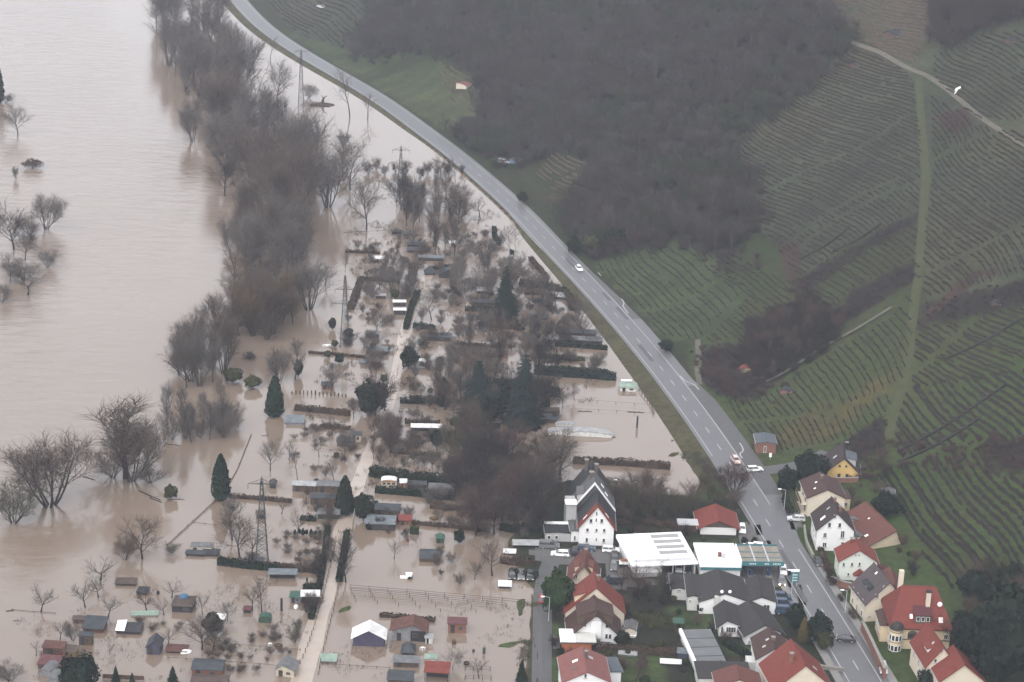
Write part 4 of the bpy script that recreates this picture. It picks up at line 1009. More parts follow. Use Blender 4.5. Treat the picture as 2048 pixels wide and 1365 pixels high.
        d = D.build('dormer', wall, s.t)
        xo = x0+sg*.35
        q = [(xo, y0-.2, zt+.14), (xo, y1+.2, zt+.14), (x1, y1+.2, zt+run*rise+.22), (x1, y0-.2, zt+run*rise+.22)]
        if sg < 0: q = q[::-1]
        MB().slab(q, .14).build('dormer_roof', tile_mat(roof), d)
        for i in range(n):
            yy = y0+(y1-y0)*(i+.5)/n
            framed(d, (x0+sg*.012, yy, p.z+.25), (0, sg, 0), (sg, 0, 0), min(1.1, (y1-y0)/n*.7), h*.6, s.frame, sill=False)
        return d
    def at(s, x, y, z=0.0): return Vector((x, y, z))
    def block(s, name, m, x0, x1, y0, y1, z0, z1, parent=None): return MB().box(x0, x1, y0, y1, z0, z1).build(name, m, parent or s.t)

# right of the road ------------------------------------------------
h = House('gabled_house', 'yellow gabled house with dark brown roof, farthest up the village street', (1652, 957), (1717.5, 956), 14.5, 42, 11, 'yellow', 'darkbrown', windows=[(1679.5, 932.5, 5, 3.6), (1692.5, 933, 5, 3.6), (1678, 951.5, 6, 8), (1694, 952, 6, 8)], lwin=[(2.5, .6, .9, 1.1), (5, .6, .9, 1.1), (7.5, .6, .9, 1.1)], frame=M_FRAMED)
h.dormer('r', 1.5, 6.5, .25, M_w('grey'), 'bluegrey', 1.7, 2); h.chimney('r', .8, 8.5, .7, 1.3, M_DARK); h.skylight('l', .5, 5)
h.block('terrace', M_BRICK, -.5, h.w+1, -2.6, -.02, -2.5, -.2)
h = House('gabled_house', 'cream house with low brown roof and balconies facing the main road', (1613, 1033), (1687, 1033), 38, 55, 10.5, 'beige', 'brown', lwin=[(3, .4, 1.2, 1.6), (6.5, .4, 1.2, 1.6), (3, 3.1, 1.2, 1.6), (6.5, 3.1, 1.2, 1.6)], frame=M_FRAMED)
for z in (.1, 2.8):
    b = h.block('balcony', M_w('beige'), -1.5, -.02, 1, 9, z-.2, z); h.block('railing', M_WOODB, -1.5, -1.4, 1, 9, z, z+.95, b)
h.chimney('l', .96, 7, .6, .9); h.skylight('l', .45, 3, .5, .6, M_WHITE); h.skylight('l', .62, 6, .5, .6, M_WHITE)
a = h.block('annex', M_w('cream'), h.w+.01, h.w+2.0, 3, 8, -1.2, h.he*.72); h.block('annex_roof', tile_mat('brown'), h.w+.02, h.w+2.3, 2.8, 8.2, h.he*.72+.01, h.he*.72+.2, a)
framed(a, (h.w+1, 2.98, 1.6), (1, 0, 0), (0, -1, 0), .9, 1.1)
h = House('gabled_house', 'tall white house with steep dark brown roof and arched window', (1631.5, 1101), (1704, 1103), 42.5, 76, 9.5, 'white', 'darkbrown', windows=[(1670, 1033, 4.2, 6), (1659, 1050.5, 6.5, 10), (1679.5, 1051, 6.5, 10), (1650, 1070.5, 7.5, 10.5), (1685, 1069, 8, 15), (1649, 1090, 8, 10), (1685, 1088, 7, 8)], lwin=[(2, 3.0, 1, 1.5), (5, 3.0, 1, 1.5), (7.5, 3.0, 1, 1.5), (2, .4, 1, 1.5), (5, .4, 1, 1.5), (7.5, .4, 1, 1.5)])
h.skylight('l', .35, 3, .9, 1.5, M_WHITE); h.skylight('l', .7, 5.5, .4, 1.0); h.chimney('r', .9, 7.5, .65, .9); h.chimney('r', .75, 3, .6, .8)
h = House('barn', 'big low brown roofed barn on the slope behind the white house', (1727, 1101), (1805, 1090), 3, 34, 17, 'ochre', 'brick', cat='barn', rf=.82, windows=[(1791, 1079.5, 4, 3.5)], yaw=.06)
h.skylight('l', .3, 4, .7, .9, M_WHITE); h.skylight('l', .7, 10, .4, .5, M_WHITE)
h = House('courtyard_wing', 'low flat roofed cream wing between the tall white house and the barn', (1700, 1055), (1728, 1060), 16, 17.5, 5.5, 'cream', 'grey', cat='outbuilding', windows=[(1708, 1050, 12, 2), (1712, 1056, 10, 2)], over=.2)
h = House('glass_canopy', 'white roofed lean to with cream gable beside the barn', (1719, 1062), (1752, 1048), 9, 13, 4.5, 'cream', 'grey', cat='outbuilding', over=.25)
h = House('outbuilding', 'small grey flat roofed shed squeezed between white house and barn', (1705, 1088), (1726, 1083), 11, 12, 4, 'greywhite', 'grey', cat='outbuilding', over=.2)
h = House('gabled_house', 'pale green house with red roof and arched porch', (1676, 1160), (1751, 1162), 39, 62, 6.5, 'mint', 'red', windows=[(1687.5, 1129, 5, 8.5), (1704, 1129, 5, 8.5), (1719, 1128.5, 5, 8.5), (1696.5, 1149, 5.5, 6.5), (1711.5, 1110.5, 1.6, 1.6), (1718, 1110.5, 1.6, 1.6)], lwin=[(1.5, 3, .9, 1.4), (4, 3, .9, 1.4), (2.5, .4, .9, 1.4)])
h.chimney('l', .8, 5.5, .9, .5, tile_mat('orange'))
x, z = h.front(1717, 1163); P_ = h.block('porch', M_w('white'), x-1.3, x+1.3, -1.5, -.02, z-.2, z+2.0)
MB().prism([(x-1.6, z+2.02), (x+1.6, z+2.02), (x, z+3.3)], -1.75, -.03).build('porch_roof', tile_mat('red'), P_)
MB().box(x-.8, x+.8, -1.56, -1.51, z+.5, z+1.7).build('porch_opening', M_DARK, P_)
h.block('foundation', M_BRICK, -.6, h.w+.6, -2.2, -.01, -2.6, -.25)
h = House('outbuilding', 'maroon roofed low building behind the mauve roofed house', (1766, 1181), (1803, 1176), 7, 15, 11, 'ochre', 'maroon', cat='outbuilding', rf=.5)
h = House('gabled_house', 'cream gabled house with mauve grey roof and dark patch of slates', (1729, 1244), (1812, 1238), 37, 79, 9.5, 'beige', 'mauve', windows=[(1768, 1174, 3.2, 4), (1738, 1233, 3.5, 4), (1754, 1193, 8, 9)], lwin=[(2, 3.1, .8, 1.5), (5, 3.1, .8, 1.5), (8, 3.1, .8, 1.5), (2, .4, .8, 1.5), (5, .4, .8, 1.5), (8, .4, .8, 1.5)])
h.dormer('l', 2.5, 6.5, .3, mat('slate_patch', (.045, .055, .062), .7, .2), 'slate', .7, 1, .3); h.skylight('l', .85, 6, .5, .7, M_WHITE)

# villa
def villa():
    P = on_ground([1779, 1897], [1297, 1299]); d = P[1]-P[0]; w = float(np.hypot(d[0], d[1])); rz = math.atan2(d[1], d[0])
    t = thing('villa', 'large cream villa with big red hipped roof and round corner turret', 'villa', (P[0, 0], P[0, 1], min(P[:, 2])), rz)
    sc = scale_at(P.mean(0))*math.cos(TH); he = 43/sc; ha = he+62/sc; L = 13.0
    MB().box(0, w, 0, L, -2.5, he).build('wall', M_w('cream'), t)
    o = .5; r0, r1 = w*.20, w*.78; ym = L*.5
    A, B, C_, D = (-o, -o, he+.02), (w+o, -o, he+.02), (w+o, L+o, he+.02), (-o, L+o, he+.02); E, F_ = (r0, ym, ha), (r1, ym, ha)
    a2, b2, c2, d2 = [(x, y, z+.25) for x, y, z in (A, B, C_, D)]
    V = [A, B, C_, D, a2, b2, c2, d2, E, F_]
    rf = MB().add(V, [(0, 3, 2, 1), (0, 1, 5, 4), (1, 2, 6, 5), (2, 3, 7, 6), (3, 0, 4, 7), (4, 5, 9, 8), (5, 6, 9), (6, 7, 8, 9), (7, 4, 8)]).build('roof', tile_mat('red'), t)
    MB().tube(E, F_, .16, .16, 5).build('ridge_tiles', tile_mat('brick'), rf)
    gz = he-.22
    MB().box(-.15, w+.15, -.3, -.01, gz, he+.01).build('cornice', M_FRAMED, t); MB().box(-.02, w+.02, -.12, -.005, he*.45, he*.45+.22).build('band', M_FRAMED, t)
    def sp(x, fr): return Vector((x, -o+(ym+o)*fr, he+.27+(ha-he-.25)*fr))
    for x, fr, hh in ((w*.62, .55, 3.2),):
        p = sp(x, fr); MB().box(p.x-.45, p.x+.45, p.y-.4, p.y+.4, p.z-.6, p.z+hh).build('chimney', M_w('beige'), rf); MB().box(p.x-.6, p.x+.6, p.y-.5, p.y+.5, p.z+hh, p.z+hh+.3).build('chimney_cap', M_DARK, rf)
    p = sp(w*.21, 1.0); MB().box(p.x-.5, p.x+.5, ym+2, ym+3, he+2, ha+2.4).build('chimney', M_w('beige'), rf)
    p = sp(w*.52, .16)                                   # dormer with three windows
    dm = MB().box(p.x-1.7, p.x+1.7, p.y-.2, p.y+3.2, p.z-.3, p.z+1.6).build('dormer', M_FRAMED, t)
    MB().slab([(p.x-2, p.y-.5, p.z+1.75), (p.x+2, p.y-.5, p.z+1.75), (p.x+2, p.y+5.4, p.z+3.4), (p.x-2, p.y+5.4, p.z+3.4)], .15).build('dormer_roof', tile_mat('maroon'), dm)
    for k in (-1, 0, 1): framed(dm, (p.x+k*1.05, p.y-.212, p.z+.25), (1, 0, 0), (0, -1, 0), .85, 1.15, sill=False)
    a_ = math.atan((ha-he)/(ym+o))
    for x, fr, ww, hh in ((w*.83, .22, .9, 1.2), (w*.33, .28, .6, 1.0)):
        p = sp(x, fr); f = MB().box(-ww/2, ww/2, -hh/2, hh/2, 0, .1).build('skylight', M_WHITE, rf); f.location = p; f.rotation_euler = (a_, 0, 0)
    p = sp(w*.82, .55); ds = MB().dome(0, 0, 0, .55, .55, .18, 12, 3).build('satellite_dish', M_WHITE, rf); ds.location = p+Vector((0, -.3, .5)); ds.rotation_euler = (math.radians(70), 0, 0)
    # turret
    tr = w*.105; tx = tr*.75; T = MB().cyl(tx, -tr*.35, -2.5, he+.35, tr, 20).build('turret', M_w('cream'), t)
    MB().dome(tx, -tr*.35, he+.36, tr*1.12, tr*1.12, tr*1.0, 20, 5).build('turret_roof', tile_mat('charcoal'), T)
    MB().cyl(tx, -tr*.35, he+.2, he+.38, tr*1.18, 20).build('turret_cornice', M_FRAMED, T)
    for z in (he*.52, he*.03):
        for k in range(5):
            an = math.radians(-158+34*k); n = Vector((math.cos(an), math.sin(an), 0))
            framed(T, Vector((tx, -tr*.35, z))+n*(tr-.01), (-n.y, n.x, 0), n, .8, 1.45, sill=False)
    for zz in (he*.44, he*.92): MB().cyl(tx, -tr*.35, zz, zz+.14, tr*1.03, 20).build('turret_band', M_FRAMED, T)
    framed(t, (w*.63, -.012, he*.5), (1, 0, 0), (0, -1, 0), 3.4, 1.9, M_FRAME)
    aw = framed(t, (w*.36, -.012, he*.5), (1, 0, 0), (0, -1, 0), 2.0, 1.3, M_FRAMED)
    V = [(w*.36+1.0*math.cos(q*math.pi/8), he*.5+1.3+.7*math.sin(q*math.pi/8)) for q in range(9)]
    MB().prism(V, -.07, -.012).build('window_arch', M_FRAMED, t)
    MB().box(w*.50, w*.70, -.05, -.01, -1.0, he*.30).build('garage_door', M_METAL, t)
    framed(t, (w*.93, -.012, he*.55), (1, 0, 0), (0, -1, 0), .9, 1.2)
    for y in (2.5, 5.5, 8.5, 11):
        for z in (he*.5, he*.02): framed(t, (-.012, y, z), (0, -1, 0), (-1, 0, 0), 1.0, 1.6)
    # rear wing with lower orange tiled roof
    wg = MB().box(-2.2, w*.45, L+.02, L+9, -2.5, he*.98).build('wing_wall', M_w('cream'), t)
    MB().prism([(-2.8, he), (w*.45+.4, he), (w*.2, he+4.2)], L+.55, L+9.4).build('wing_roof', tile_mat('brick'), wg)
    for y in (L+2, L+5, L+7.5):
        for z in (he*.5, he*.02): framed(wg, (-2.212, y, z), (0, -1, 0), (-1, 0, 0), 1.0, 1.6)
    bay = MB().box(-1.8, -.02, 3, 9.5, -2.5, he*.8).build('bay', M_w('cream'), t)
    MB().hexa([(-2.1, 2.7, he*.8+.01), (-.0, 2.7, he*.8+.01), (-.0, 9.8, he*.8+.01), (-2.1, 9.8, he*.8+.01)], [(-2.1, 2.7, he*.8+.15), (-.0, 2.7, he*.8+1.0), (-.0, 9.8, he*.8+1.0), (-2.1, 9.8, he*.8+.15)]).build('bay_roof', tile_mat('brown'), bay)
    for y in (4.2, 6.2, 8.2): framed(bay, (-1.812, y, he*.35), (0, -1, 0), (-1, 0, 0), 1.1, 1.8)
villa()
h = House('gabled_house', 'small white house with steep red roof below the villa', (1848, 1380), (1906, 1378), 50, 88, 11, 'beige', 'red', windows=[(1883.5, 1303, 3, 5), (1871, 1322, 6.5, 9), (1858, 1352, 5, 8), (1890, 1350, 5, 8)], lwin=[(2, 3.4, 1, 1.5), (5, 3.4, 1, 1.5), (8.5, 3.4, 1, 1.5), (2, .6, 1, 1.5), (5, .6, 1, 1.5)])
h.dormer('l', 3, 5.5, .3, M_w('white'), 'red', .8, 1, .35); h.skylight('l', .72, 4, .5, .7)
h = House('house', 'red hipped roof cut by the bottom edge right of the small white house', (1876, 1408), (1962, 1405), 48, 82, 8, 'beige', 'red', windows=[(1900, 1375, 6, 8)])
h.block('balcony', M_FRAMED, h.w*.3, h.w*.75, -1.2, -.02, h.he*.55, h.he*.85)

# the bottom village -----------------------------------------------
h = House('gabled_house', 'tall white terraced house with red edged roof and rows of small windows', (1157, 1090), (1226, 1093), 38, 81, 9.6, 'white', 'slate', verge=tile_mat('orange'), windows=[(1193.5, 1027, 2.6, 6), (1182, 1042, 7, 9), (1192.5, 1040, 2.4, 6), (1203.5, 1042, 6.5, 9), (1175, 1060.5, 6, 7.5), (1193, 1060.5, 5, 6.5), (1208.5, 1061.5, 6, 7.5), (1173.5, 1080.5, 6, 9.5), (1192.5, 1078.5, 2.6, 4.5), (1207.5, 1081, 6, 9)], lwin=[(2, 2.8, 1, 1.4), (5, 2.8, 1, 1.4)], over=.5)
H1 = h
vb = MB()
for a_, b_ in (((-.5, h.he-.5*h.sl), (h.xr, h.ha)), ((h.xr, h.ha), (h.w+.5, h.he-.5*h.sr))):
    z0 = h.th+.02
    vb.hexa([(a_[0], -.4, a_[1]+z0), (b_[0], -.4, b_[1]+z0), (b_[0], 2.2, b_[1]+z0), (a_[0], 2.2, a_[1]+z0)], [(a_[0], -.4, a_[1]+z0+.06), (b_[0], -.4, b_[1]+z0+.06), (b_[0], 2.2, b_[1]+z0+.06), (a_[0], 2.2, a_[1]+z0+.06)])
vb.build('red_tiled_edge', tile_mat('red'), h.roof)
h.skylight('l', .32, 1.0, .5, 1.4, M_WHITE); h.skylight('r', .45, 1.0, .5, 1.4, M_WHITE)
def behind(base, name, label, y, w, L, he, ha, wall, roof, x0=0.0, **k):
    """a house standing behind another one, square to it"""
    t = base; P0 = t.P0+t.ex*x0+t.ey*y
    o = House.__new__(House); o.P0 = np.array(P0); o.ex, o.ey, o.rz = t.ex, t.ey, t.rz; o.w, o.L, o.he, o.ha, o.xr = w, L, he, ha, w/2; o.frame = M_FRAME
    o.t = thing(name, label, 'house', P0, t.rz); o.sl = o.sr = (ha-he)/(w/2); th = .22; o.th = .25
    MB().prism([(0, -1.5), (w, -1.5), (w, he), (w/2, ha), (0, he)], 0, L).build('wall', M_w(wall) if isinstance(wall, str) else wall, o.t)
    rb = MB(); q = .4
    f = .35 if k.get('parapet') else -.3
    rb.slab([(-q, f, he-q*o.sl+.25), (w/2, f, ha+.25), (w/2, L+.3, ha+.25), (-q, L+.3, he-q*o.sl+.25)], th)
    rb.slab([(w/2, f, ha+.25), (w+q, f, he-q*o.sr+.25), (w+q, L+.3, he-q*o.sr+.25), (w/2, L+.3, ha+.25)], th)
    o.roof = rb.build('roof', tile_mat(roof), o.t)
    if k.get('parapet'):
        MB().prism([(-q, he-q*o.sl+.1), (w/2, ha+.1), (w+q, he-q*o.sr+.1), (w+q, he-q*o.sr+.62), (w/2, ha+.62), (-q, he-q*o.sl+.62)], -.35, .3).build('fire_wall', M_w('white'), o.t)
    return o
M_slate_front = mat('slate_cladding', (.06, .062, .066), .8, .2, 1.5)
h2 = behind(H1, 'terraced_house', 'grey roofed terraced house with white fire wall behind the tall white house', 9.9, 9.8, 8, H1.he+.2, H1.ha+1.2, M_slate_front, 'grey', -1.4, parapet=True)
h2.dormer('l', 1.2, 6, .18, M_w('greywhite'), 'grey', 1.6, 2, .3); h2.chimney('l', .85, 6, .9, .8, M_FRAMED); h2.skylight('r', .4, 3, .8, 1.2, M_WHITE); h2.skylight('r', .6, 5, .8, 1.2, M_WHITE)
h3 = behind(H1, 'terraced_house', 'rearmost terraced house with grey roof and dark chimney', 18.2, 9.6, 7, H1.he+.2, H1.ha+1.3, 'grey', 'slate', -1.8)
h3.chimney('r', .8, 2, .8, 1.0, M_FRAMED); h3.chimney('l', .7, 4, .8, 1.2, M_FRAMED)
h = House('annex', 'white annex with flat pale roof at the left side of the tall white house', (1141, 1084), (1157, 1084), 21, 22, 6, 'white', 'grey', cat='outbuilding', windows=[(1149.5, 1076, 4.5, 9)], over=.2)
h.block('upper_storey', M_w('grey'), -.6, h.w-.1, 6.1, 11, -1, h.he+4.5); h.block('upper_roof', M_WHITE, -.9, h.w, 5.6, 8.5, h.he+4.51, h.he+4.7)
h = House('extension', 'low dark extension with rubbly white roof edge left of the white annex', (1090, 1083), (1140, 1084), 17, 18.5, 5, 'grey', 'slate', cat='outbuilding', windows=[(1098, 1075, 7, 8), (1113, 1075, 7, 8)], over=.2)
h.block('roof_edge', M_WHITE, 0, h.w, 4.2, 5.3, h.he+.45, h.he+.7)
h = House('gabled_house', 'white gabled house with brick brown roof and two wooden balconies', (1140, 1191), (1189.5, 1194), 31, 64, 9, 'beige', 'brick', windows=[(1165.5, 1135, 2.8, 5.5), (1151, 1153, 8, 10), (1178, 1155.5, 8, 10), (1145, 1172, 8, 9), (1181, 1174, 8, 9)], over=1.0)
for zf in (.30, .05):
    b = h.block('balcony', M_WOODB, -.2, h.w*.98, -1.5, -.02, h.ha*zf+.2, h.ha*zf+.38); h.block('railing', M_WOODB, -.2, h.w*.98, -1.5, -1.4, h.ha*zf+.38, h.ha*zf+1.35, b)
h.dormer('l', 1.5, 5, .3, M_w('cream'), 'brick', 1.2, 2, .3); h.dormer('r', 1.5, 5, .3, M_w('cream'), 'brick', 1.2, 2, .3); h.chimney('r', .9, 7, .6, .7)
h = House('gabled_house', 'white gabled house with overhanging brown roof and twin dormers', (1143, 1287), (1236, 1289), 20, 62, 8.5, 'white', 'brown', windows=[(1192.5, 1231.5, 6, 4.5), (1163, 1248, 5, 8.5), (1170, 1248, 5, 8.5), (1214, 1250.5, 5, 8.5), (1221, 1251, 5, 8.5), (1162, 1269, 5, 7.5), (1168.5, 1269, 5, 7.5), (1213, 1272.5, 5, 8), (1220, 1273, 5, 8), (1191, 1273, 5.5, 7.5)], over=1.1, frame=M_FRAMED)
h.block('stair_bay', M_w('white'), h.w*.39, h.w*.62, -.45, -.01, -1, h.ha*.80)
h.dormer('l', 1.2, 7.2, .26, M_WOODB, 'brown', 1.9, 3, .45); h.dormer('r', 1.2, 7.2, .26, M_WOODB, 'brown', 1.9, 3, .45)
H5 = h
h6 = behind(H5, 'gabled_house', 'red roofed house with cream gable directly behind the twin dormer house', 8.9, 13.0, 8, H5.he+.6, H5.ha+1.8, 'beige', 'red', -1.0)
h6.dormer('l', 1, 5, .3, M_w('cream'), 'red', 1.4, 2, .35); h6.chimney('r', .9, 5, .7, .7)
h = House('porch', 'small lean to porch with pale roof right of the twin dormer house', (1249, 1274), (1269, 1276), 16, 19, 4, 'beige', 'grey', cat='outbuilding', over=.25)
h = House('garage', 'orange boarded garage with flat white roof beside the lane', (1124, 1305), (1182, 1306), 19.5, 20.5, 5.2, mat('orange_boards', (.30, .10, .045), .8, .2, 1.2), 'grey', cat='garage', over=.35)
h.block('white_roof', M_WHITE, -.5, h.w*.45, -.5, 5.5, h.he+.45, h.he+.58); h.block('grey_roof', mat('roof_felt_pale', (.42, .42, .40), .8, .1), h.w*.45+.01, h.w+1.0, -.5, 5.5, h.he+.45, h.he+.58)
for k in range(1, 3): h.block('door', mat('orange_boards', (.30, .10, .045)), h.w*(k-1)/2+.3, h.w*k/2-.3, -.06, -.01, 0, h.he*.8)
h = House('gabled_house', 'pinkish red roofed house cut by the bottom edge beside the lane', (1125, 1410), (1217, 1410), 48, 69, 10.5, 'white', 'pink', windows=[(1171, 1352, 6, 9)], over=.4)
h.skylight('l', .6, 6, .8, 1.2, M_WHITE); h.skylight('l', .5, 3, .8, 1.0, M_FRAMED); h.skylight('r', .7, 7, .8, 1.0); h.chimney('r', .93, 6, .6, 1.6, M_FRAMED)
h = House('annex', 'flat grey roofed annex at the right of the pinkish red roofed house', (1203, 1372), (1241, 1370), 27, 28, 6, 'white', 'bluegrey', cat='outbuilding', over=.3, windows=[(1216, 1358, 8, 16)])
h = House('house', 'low house with red roof and long white wall behind the car wash', (1400.5, 1069), (1472, 1071), 15, 29, 9, 'white', 'red', over=.9, gable_wall='brown')
MB().prism([(.05, h.he+.02), (h.w-.05, h.he+.02), (h.xr, h.ha-.05)], -.06, -.005).build('gable_boards', M_FRAMED, h.t)
h.block('side_shed', M_WOODB, -5.2, -.6, 1, 4, -1, 1.9); h.block('side_shed_roof', M_METAL, -5.5, -.4, .7, 4.3, 1.91, 2.1)

# commercial yard --------------------------------------------------
def flat_hall(name, label, BL, BR, hpx, L, wall, roofm, cat, over=.3, yaw=0.0):
    P = on_ground([BL[0], BR[0]], [BL[1], BR[1]]); d = P[1]-P[0]; w = float(np.hypot(d[0], d[1])); rz = math.atan2(d[1], d[0])+yaw
    t = thing(name, label, cat, (P[0, 0], P[0, 1], P[:, 2].min()), rz); sc = scale_at(P.mean(0))*math.cos(TH); h_ = hpx/sc
    return t, w, h_
t, w, hh = flat_hall('hall', 'long white roofed hall with open car bay and grey roof lights', (1265.5, 1156), (1390, 1150), 24, 16, None, None, 'hall')
L = 15
lv = on_plane([1246.5, 1264.8], [1091, 1131.5], 4)[:, :2]
MB().hexa([(-.6, -.6, hh), (w+.4, -.6, hh), (w+.4, L+.5, hh+.1), (-.6, L+.5, hh+.1)], [(-.6, -.6, hh+.35), (w+.4, -.6, hh+.35), (w+.4, L+.5, hh+.9), (-.6, L+.5, hh+.9)]).build('roof', M_WHITE, t)
rfh = [o for o in t.children if o.name.startswith('roof')][0]
def rz_(y): return hh+.36+.55*(y+.6)/(L+1.1)
for k in range(4):
    y = L*(.30+.185*k)
    MB().hexa([(w*.50, y, rz_(y)), (w*.95, y, rz_(y)), (w*.95, y+1.5, rz_(y+1.5)), (w*.50, y+1.5, rz_(y+1.5))], [(w*.50, y, rz_(y)+.12), (w*.95, y, rz_(y)+.12), (w*.95, y+1.5, rz_(y+1.5)+.12), (w*.50, y+1.5, rz_(y+1.5)+.12)]).build('roof_light', mat('roof_light', (.24, .24, .24), .4, .25, 3), rfh)
MB().hexa([(w*.03, 1.0, rz_(1)), (w*.95, 1.0, rz_(1)), (w*.95, 2.2, rz_(2.2)), (w*.03, 2.2, rz_(2.2))], [(w*.03, 1.0, rz_(1)+.1), (w*.95, 1.0, rz_(1)+.1), (w*.95, 2.2, rz_(2.2)+.1), (w*.03, 2.2, rz_(2.2)+.1)]).build('roof_light', mat('roof_light_long', (.40, .40, .40), .4, .2, 3), rfh)
MB().box(0, w*.46, 0, L*.95, -1, 1.1).build('base_wall', M_w('grey'), t); MB().box(-.02, w*.462, -.03, L*.95, 1.1, hh-.01).build('wall', M_w('white'), t)
MB().box(w*.46, w, L*.9, L*.95, -1, hh).build('back_wall', M_w('grey'), t); MB().box(w-.3, w, .0, L*.9, -1, hh-.02).build('side_wall', M_w('greywhite'), t)
for x in (w*.64, w*.82): MB().box(x-.12, x+.12, .1, .34, -1, hh-.01).build('post', M_METAL, t)
t, w, hh = flat_hall('shop_building', 'white flat roofed shop with teal roof edge', (1401, 1160), (1479, 1161), 24, 13, None, None, 'shop')
L = 12.5
MB().box(0, w, 0, L, -1, hh).build('wall', M_w('white'), t)
rb = MB().box(-.3, w+.2, -.4, L+.2, hh+.01, hh+.55).build('roof', M_WHITE, t)
MB().box(-.32, w+.22, -.46, -.41, hh-.25, hh+.5).build('teal_edge', M_TEAL, t)
MB().box(w*.50, w*.50+.8, 5, 5.8, hh+.56, hh+1.5).build('chimney', M_BRICK, rb); MB().box(w*.60, w*.60+.7, 4, 4.7, hh+.56, hh+1.6).build('vent', M_METAL, rb)
MB().box(w*.18, w*.55, -1.4, -.02, hh*.72, hh*.78).build('canopy', M_METAL, t)
framed(t, (w*.36, -.012, 1.0), (1, 0, 0), (0, -1, 0), 1.0, 1.1); framed(t, (w*.58, -.012, .9), (1, 0, 0), (0, -1, 0), .9, 1.5)
framed(t, (w*.28, -.012, 0), (1, 0, 0), (0, -1, 0), 1.0, 2.1, M_FRAMED, name='door', door=True)
def canopy():
    P = on_plane([1484, 1566.5], [1130, 1131], 4.6); d = P[1]-P[0]; w = float(np.hypot(d[0], d[1])); rz = math.atan2(d[1], d[0])
    t = thing('petrol_canopy', 'petrol station canopy with brownish roof and teal front', 'canopy', (P[0, 0], P[0, 1], hz(P[0, 0], P[0, 1])), rz); L = 9.5; z = 3.9
    rf = MB().box(0, w, 0, L, z, z+.35).build('roof', mat('canopy_roof', (.19, .17, .14), .7, .25, .5), t)
    MB().box(-.15, w+.15, -.2, -.01, z-.25, z+.85).build('front_band', M_TEAL, t); MB().box(-.3, -.01, -.2, L, z-.2, z+.8).build('side_band', M_WHITE, t); MB().box(-.1, w+.1, L+.01, L+.2, z-.1, z+.7).build('back_band', M_TEAL, t)
    for x in (w*.33, w*.66): MB().box(x-.15, x+.15, .1, L-.1, z+.36, z+.62).build('roof_beam', M_METAL, rf)
    for y in (L*.3, L*.62): MB().box(.1, w-.1, y-.1, y+.1, z+.36, z+.5).build('roof_beam', M_TEAL, rf)
    for x in (w*.2, w*.62):
        for y in (2.5, 7): MB().box(x-.2, x+.2, y-.2, y+.2, -.8, z-.01).build('column', mat('blue_column', (.05, .09, .14), .5), t)
    fm = mat('fascia_letters', (.55, .62, .60), .5)
    for x0, n_, st in ((w*.18, 4, .42), (w*.55, 3, .36), (w*.75, 5, .38)):   # pale lettering, too blurred in the photo to read
        for i in range(n_): MB().box(x0+i*st, x0+i*st+.22, -.235, -.205, z+.1, z+.45).build('fascia_mark', fm, t)
    for k, (x, y) in enumerate(((w*.2, 2.5), (w*.62, 2.5), (w*.2, 7.0))):
        Q = Vector((P[0, 0], P[0, 1], 0))+Matrix.Rotation(rz, 3, 'Z')@Vector((x+.9, y, 0)); zz = hz(Q.x, Q.y)
        pt = thing('fuel_pump', ['dark blue fuel pump under the left front of the canopy', 'dark blue fuel pump under the right front of the canopy', 'dark blue fuel pump at the back of the canopy'][k], 'fuel pump', (Q.x, Q.y, zz), rz, 'fuel pumps under the canopy')
        MB().box(-.8, .8, -1.4, 1.4, -.3, .15).build('island', M_STONE, pt); MB().box(-.35, .35, -.5, .5, .15, 1.9).build('pump_body', mat('pump_blue', (.03, .06, .12), .4), pt); MB().box(-.37, .37, -.42, .42, 1.2, 1.7).build('display', M_FRAME, pt)
canopy()
h = House('bungalow', 'white bungalow with wide gable, chimney and dark roof in the village middle', (1398, 1228), (1498, 1229), 25, 42, 12, 'white', 'charcoal', over=.35)
x, z = h.front(1431, 1228); MB().box(x-.55, x+.55, -.5, -.01, -1, h.ha*.92).build('chimney', M_w('greywhite'), h.t)
for q in (.42, .58): 
    ds = MB().dome(0, 0, 0, .38, .38, .13, 10, 3).build('satellite_dish', M_WHITE, h.roof); p = h.slope('l' if q < .5 else 'r', .55, .6); ds.location = (h.w*q, -.3, h.ha+.7); ds.rotation_euler = (math.radians(75), 0, 0)
h = House('bungalow', 'white bungalow wing with low dark roof and large window next to the parked blue vans', (1499, 1227), (1550, 1229), 25, 34, 11, 'white', 'charcoal', rf=.42, windows=[(1533, 1215.5, 13, 13)], doors=[(1514.5, 1218, 5, 15)], over=.3)
h = House('bungalow', 'narrow pale wing with dark roof left of the wide gable', (1374, 1221), (1397, 1222), 28, 31, 11, 'greywhite', 'charcoal', windows=[(1380, 1202, 2.5, 4)], over=.3)
h = House('outbuilding', 'grey rendered side building with dark roof leftmost of the bungalow row', (1343, 1200), (1371.5, 1201), 22, 25, 7, 'greywhite', 'charcoal', cat='outbuilding', windows=[(1358, 1182, 9, 5)], over=.3)
h = House('bungalow', 'dark low roofed bungalow with recessed glazed front behind the garage lawn', (1437, 1273), (1486, 1275), 22, 34, 9, 'white', 'charcoal', rf=.3, windows=[(1444, 1260, 5, 14), (1462, 1260, 20, 12), (1477, 1259, 6, 14)], over=.7)
h = House('bungalow', 'dark roofed bungalow wing right of the recessed glazed front', (1491, 1290), (1560, 1286), 22, 40, 11, 'white', 'charcoal', windows=[(1500, 1284, 8, 6)], over=.8)
t, w, hh = flat_hall('garage_row', 'row of garages with flat grey felt roof and white edge', (1393, 1352), (1452, 1350), 20, 16, None, None, 'garage')
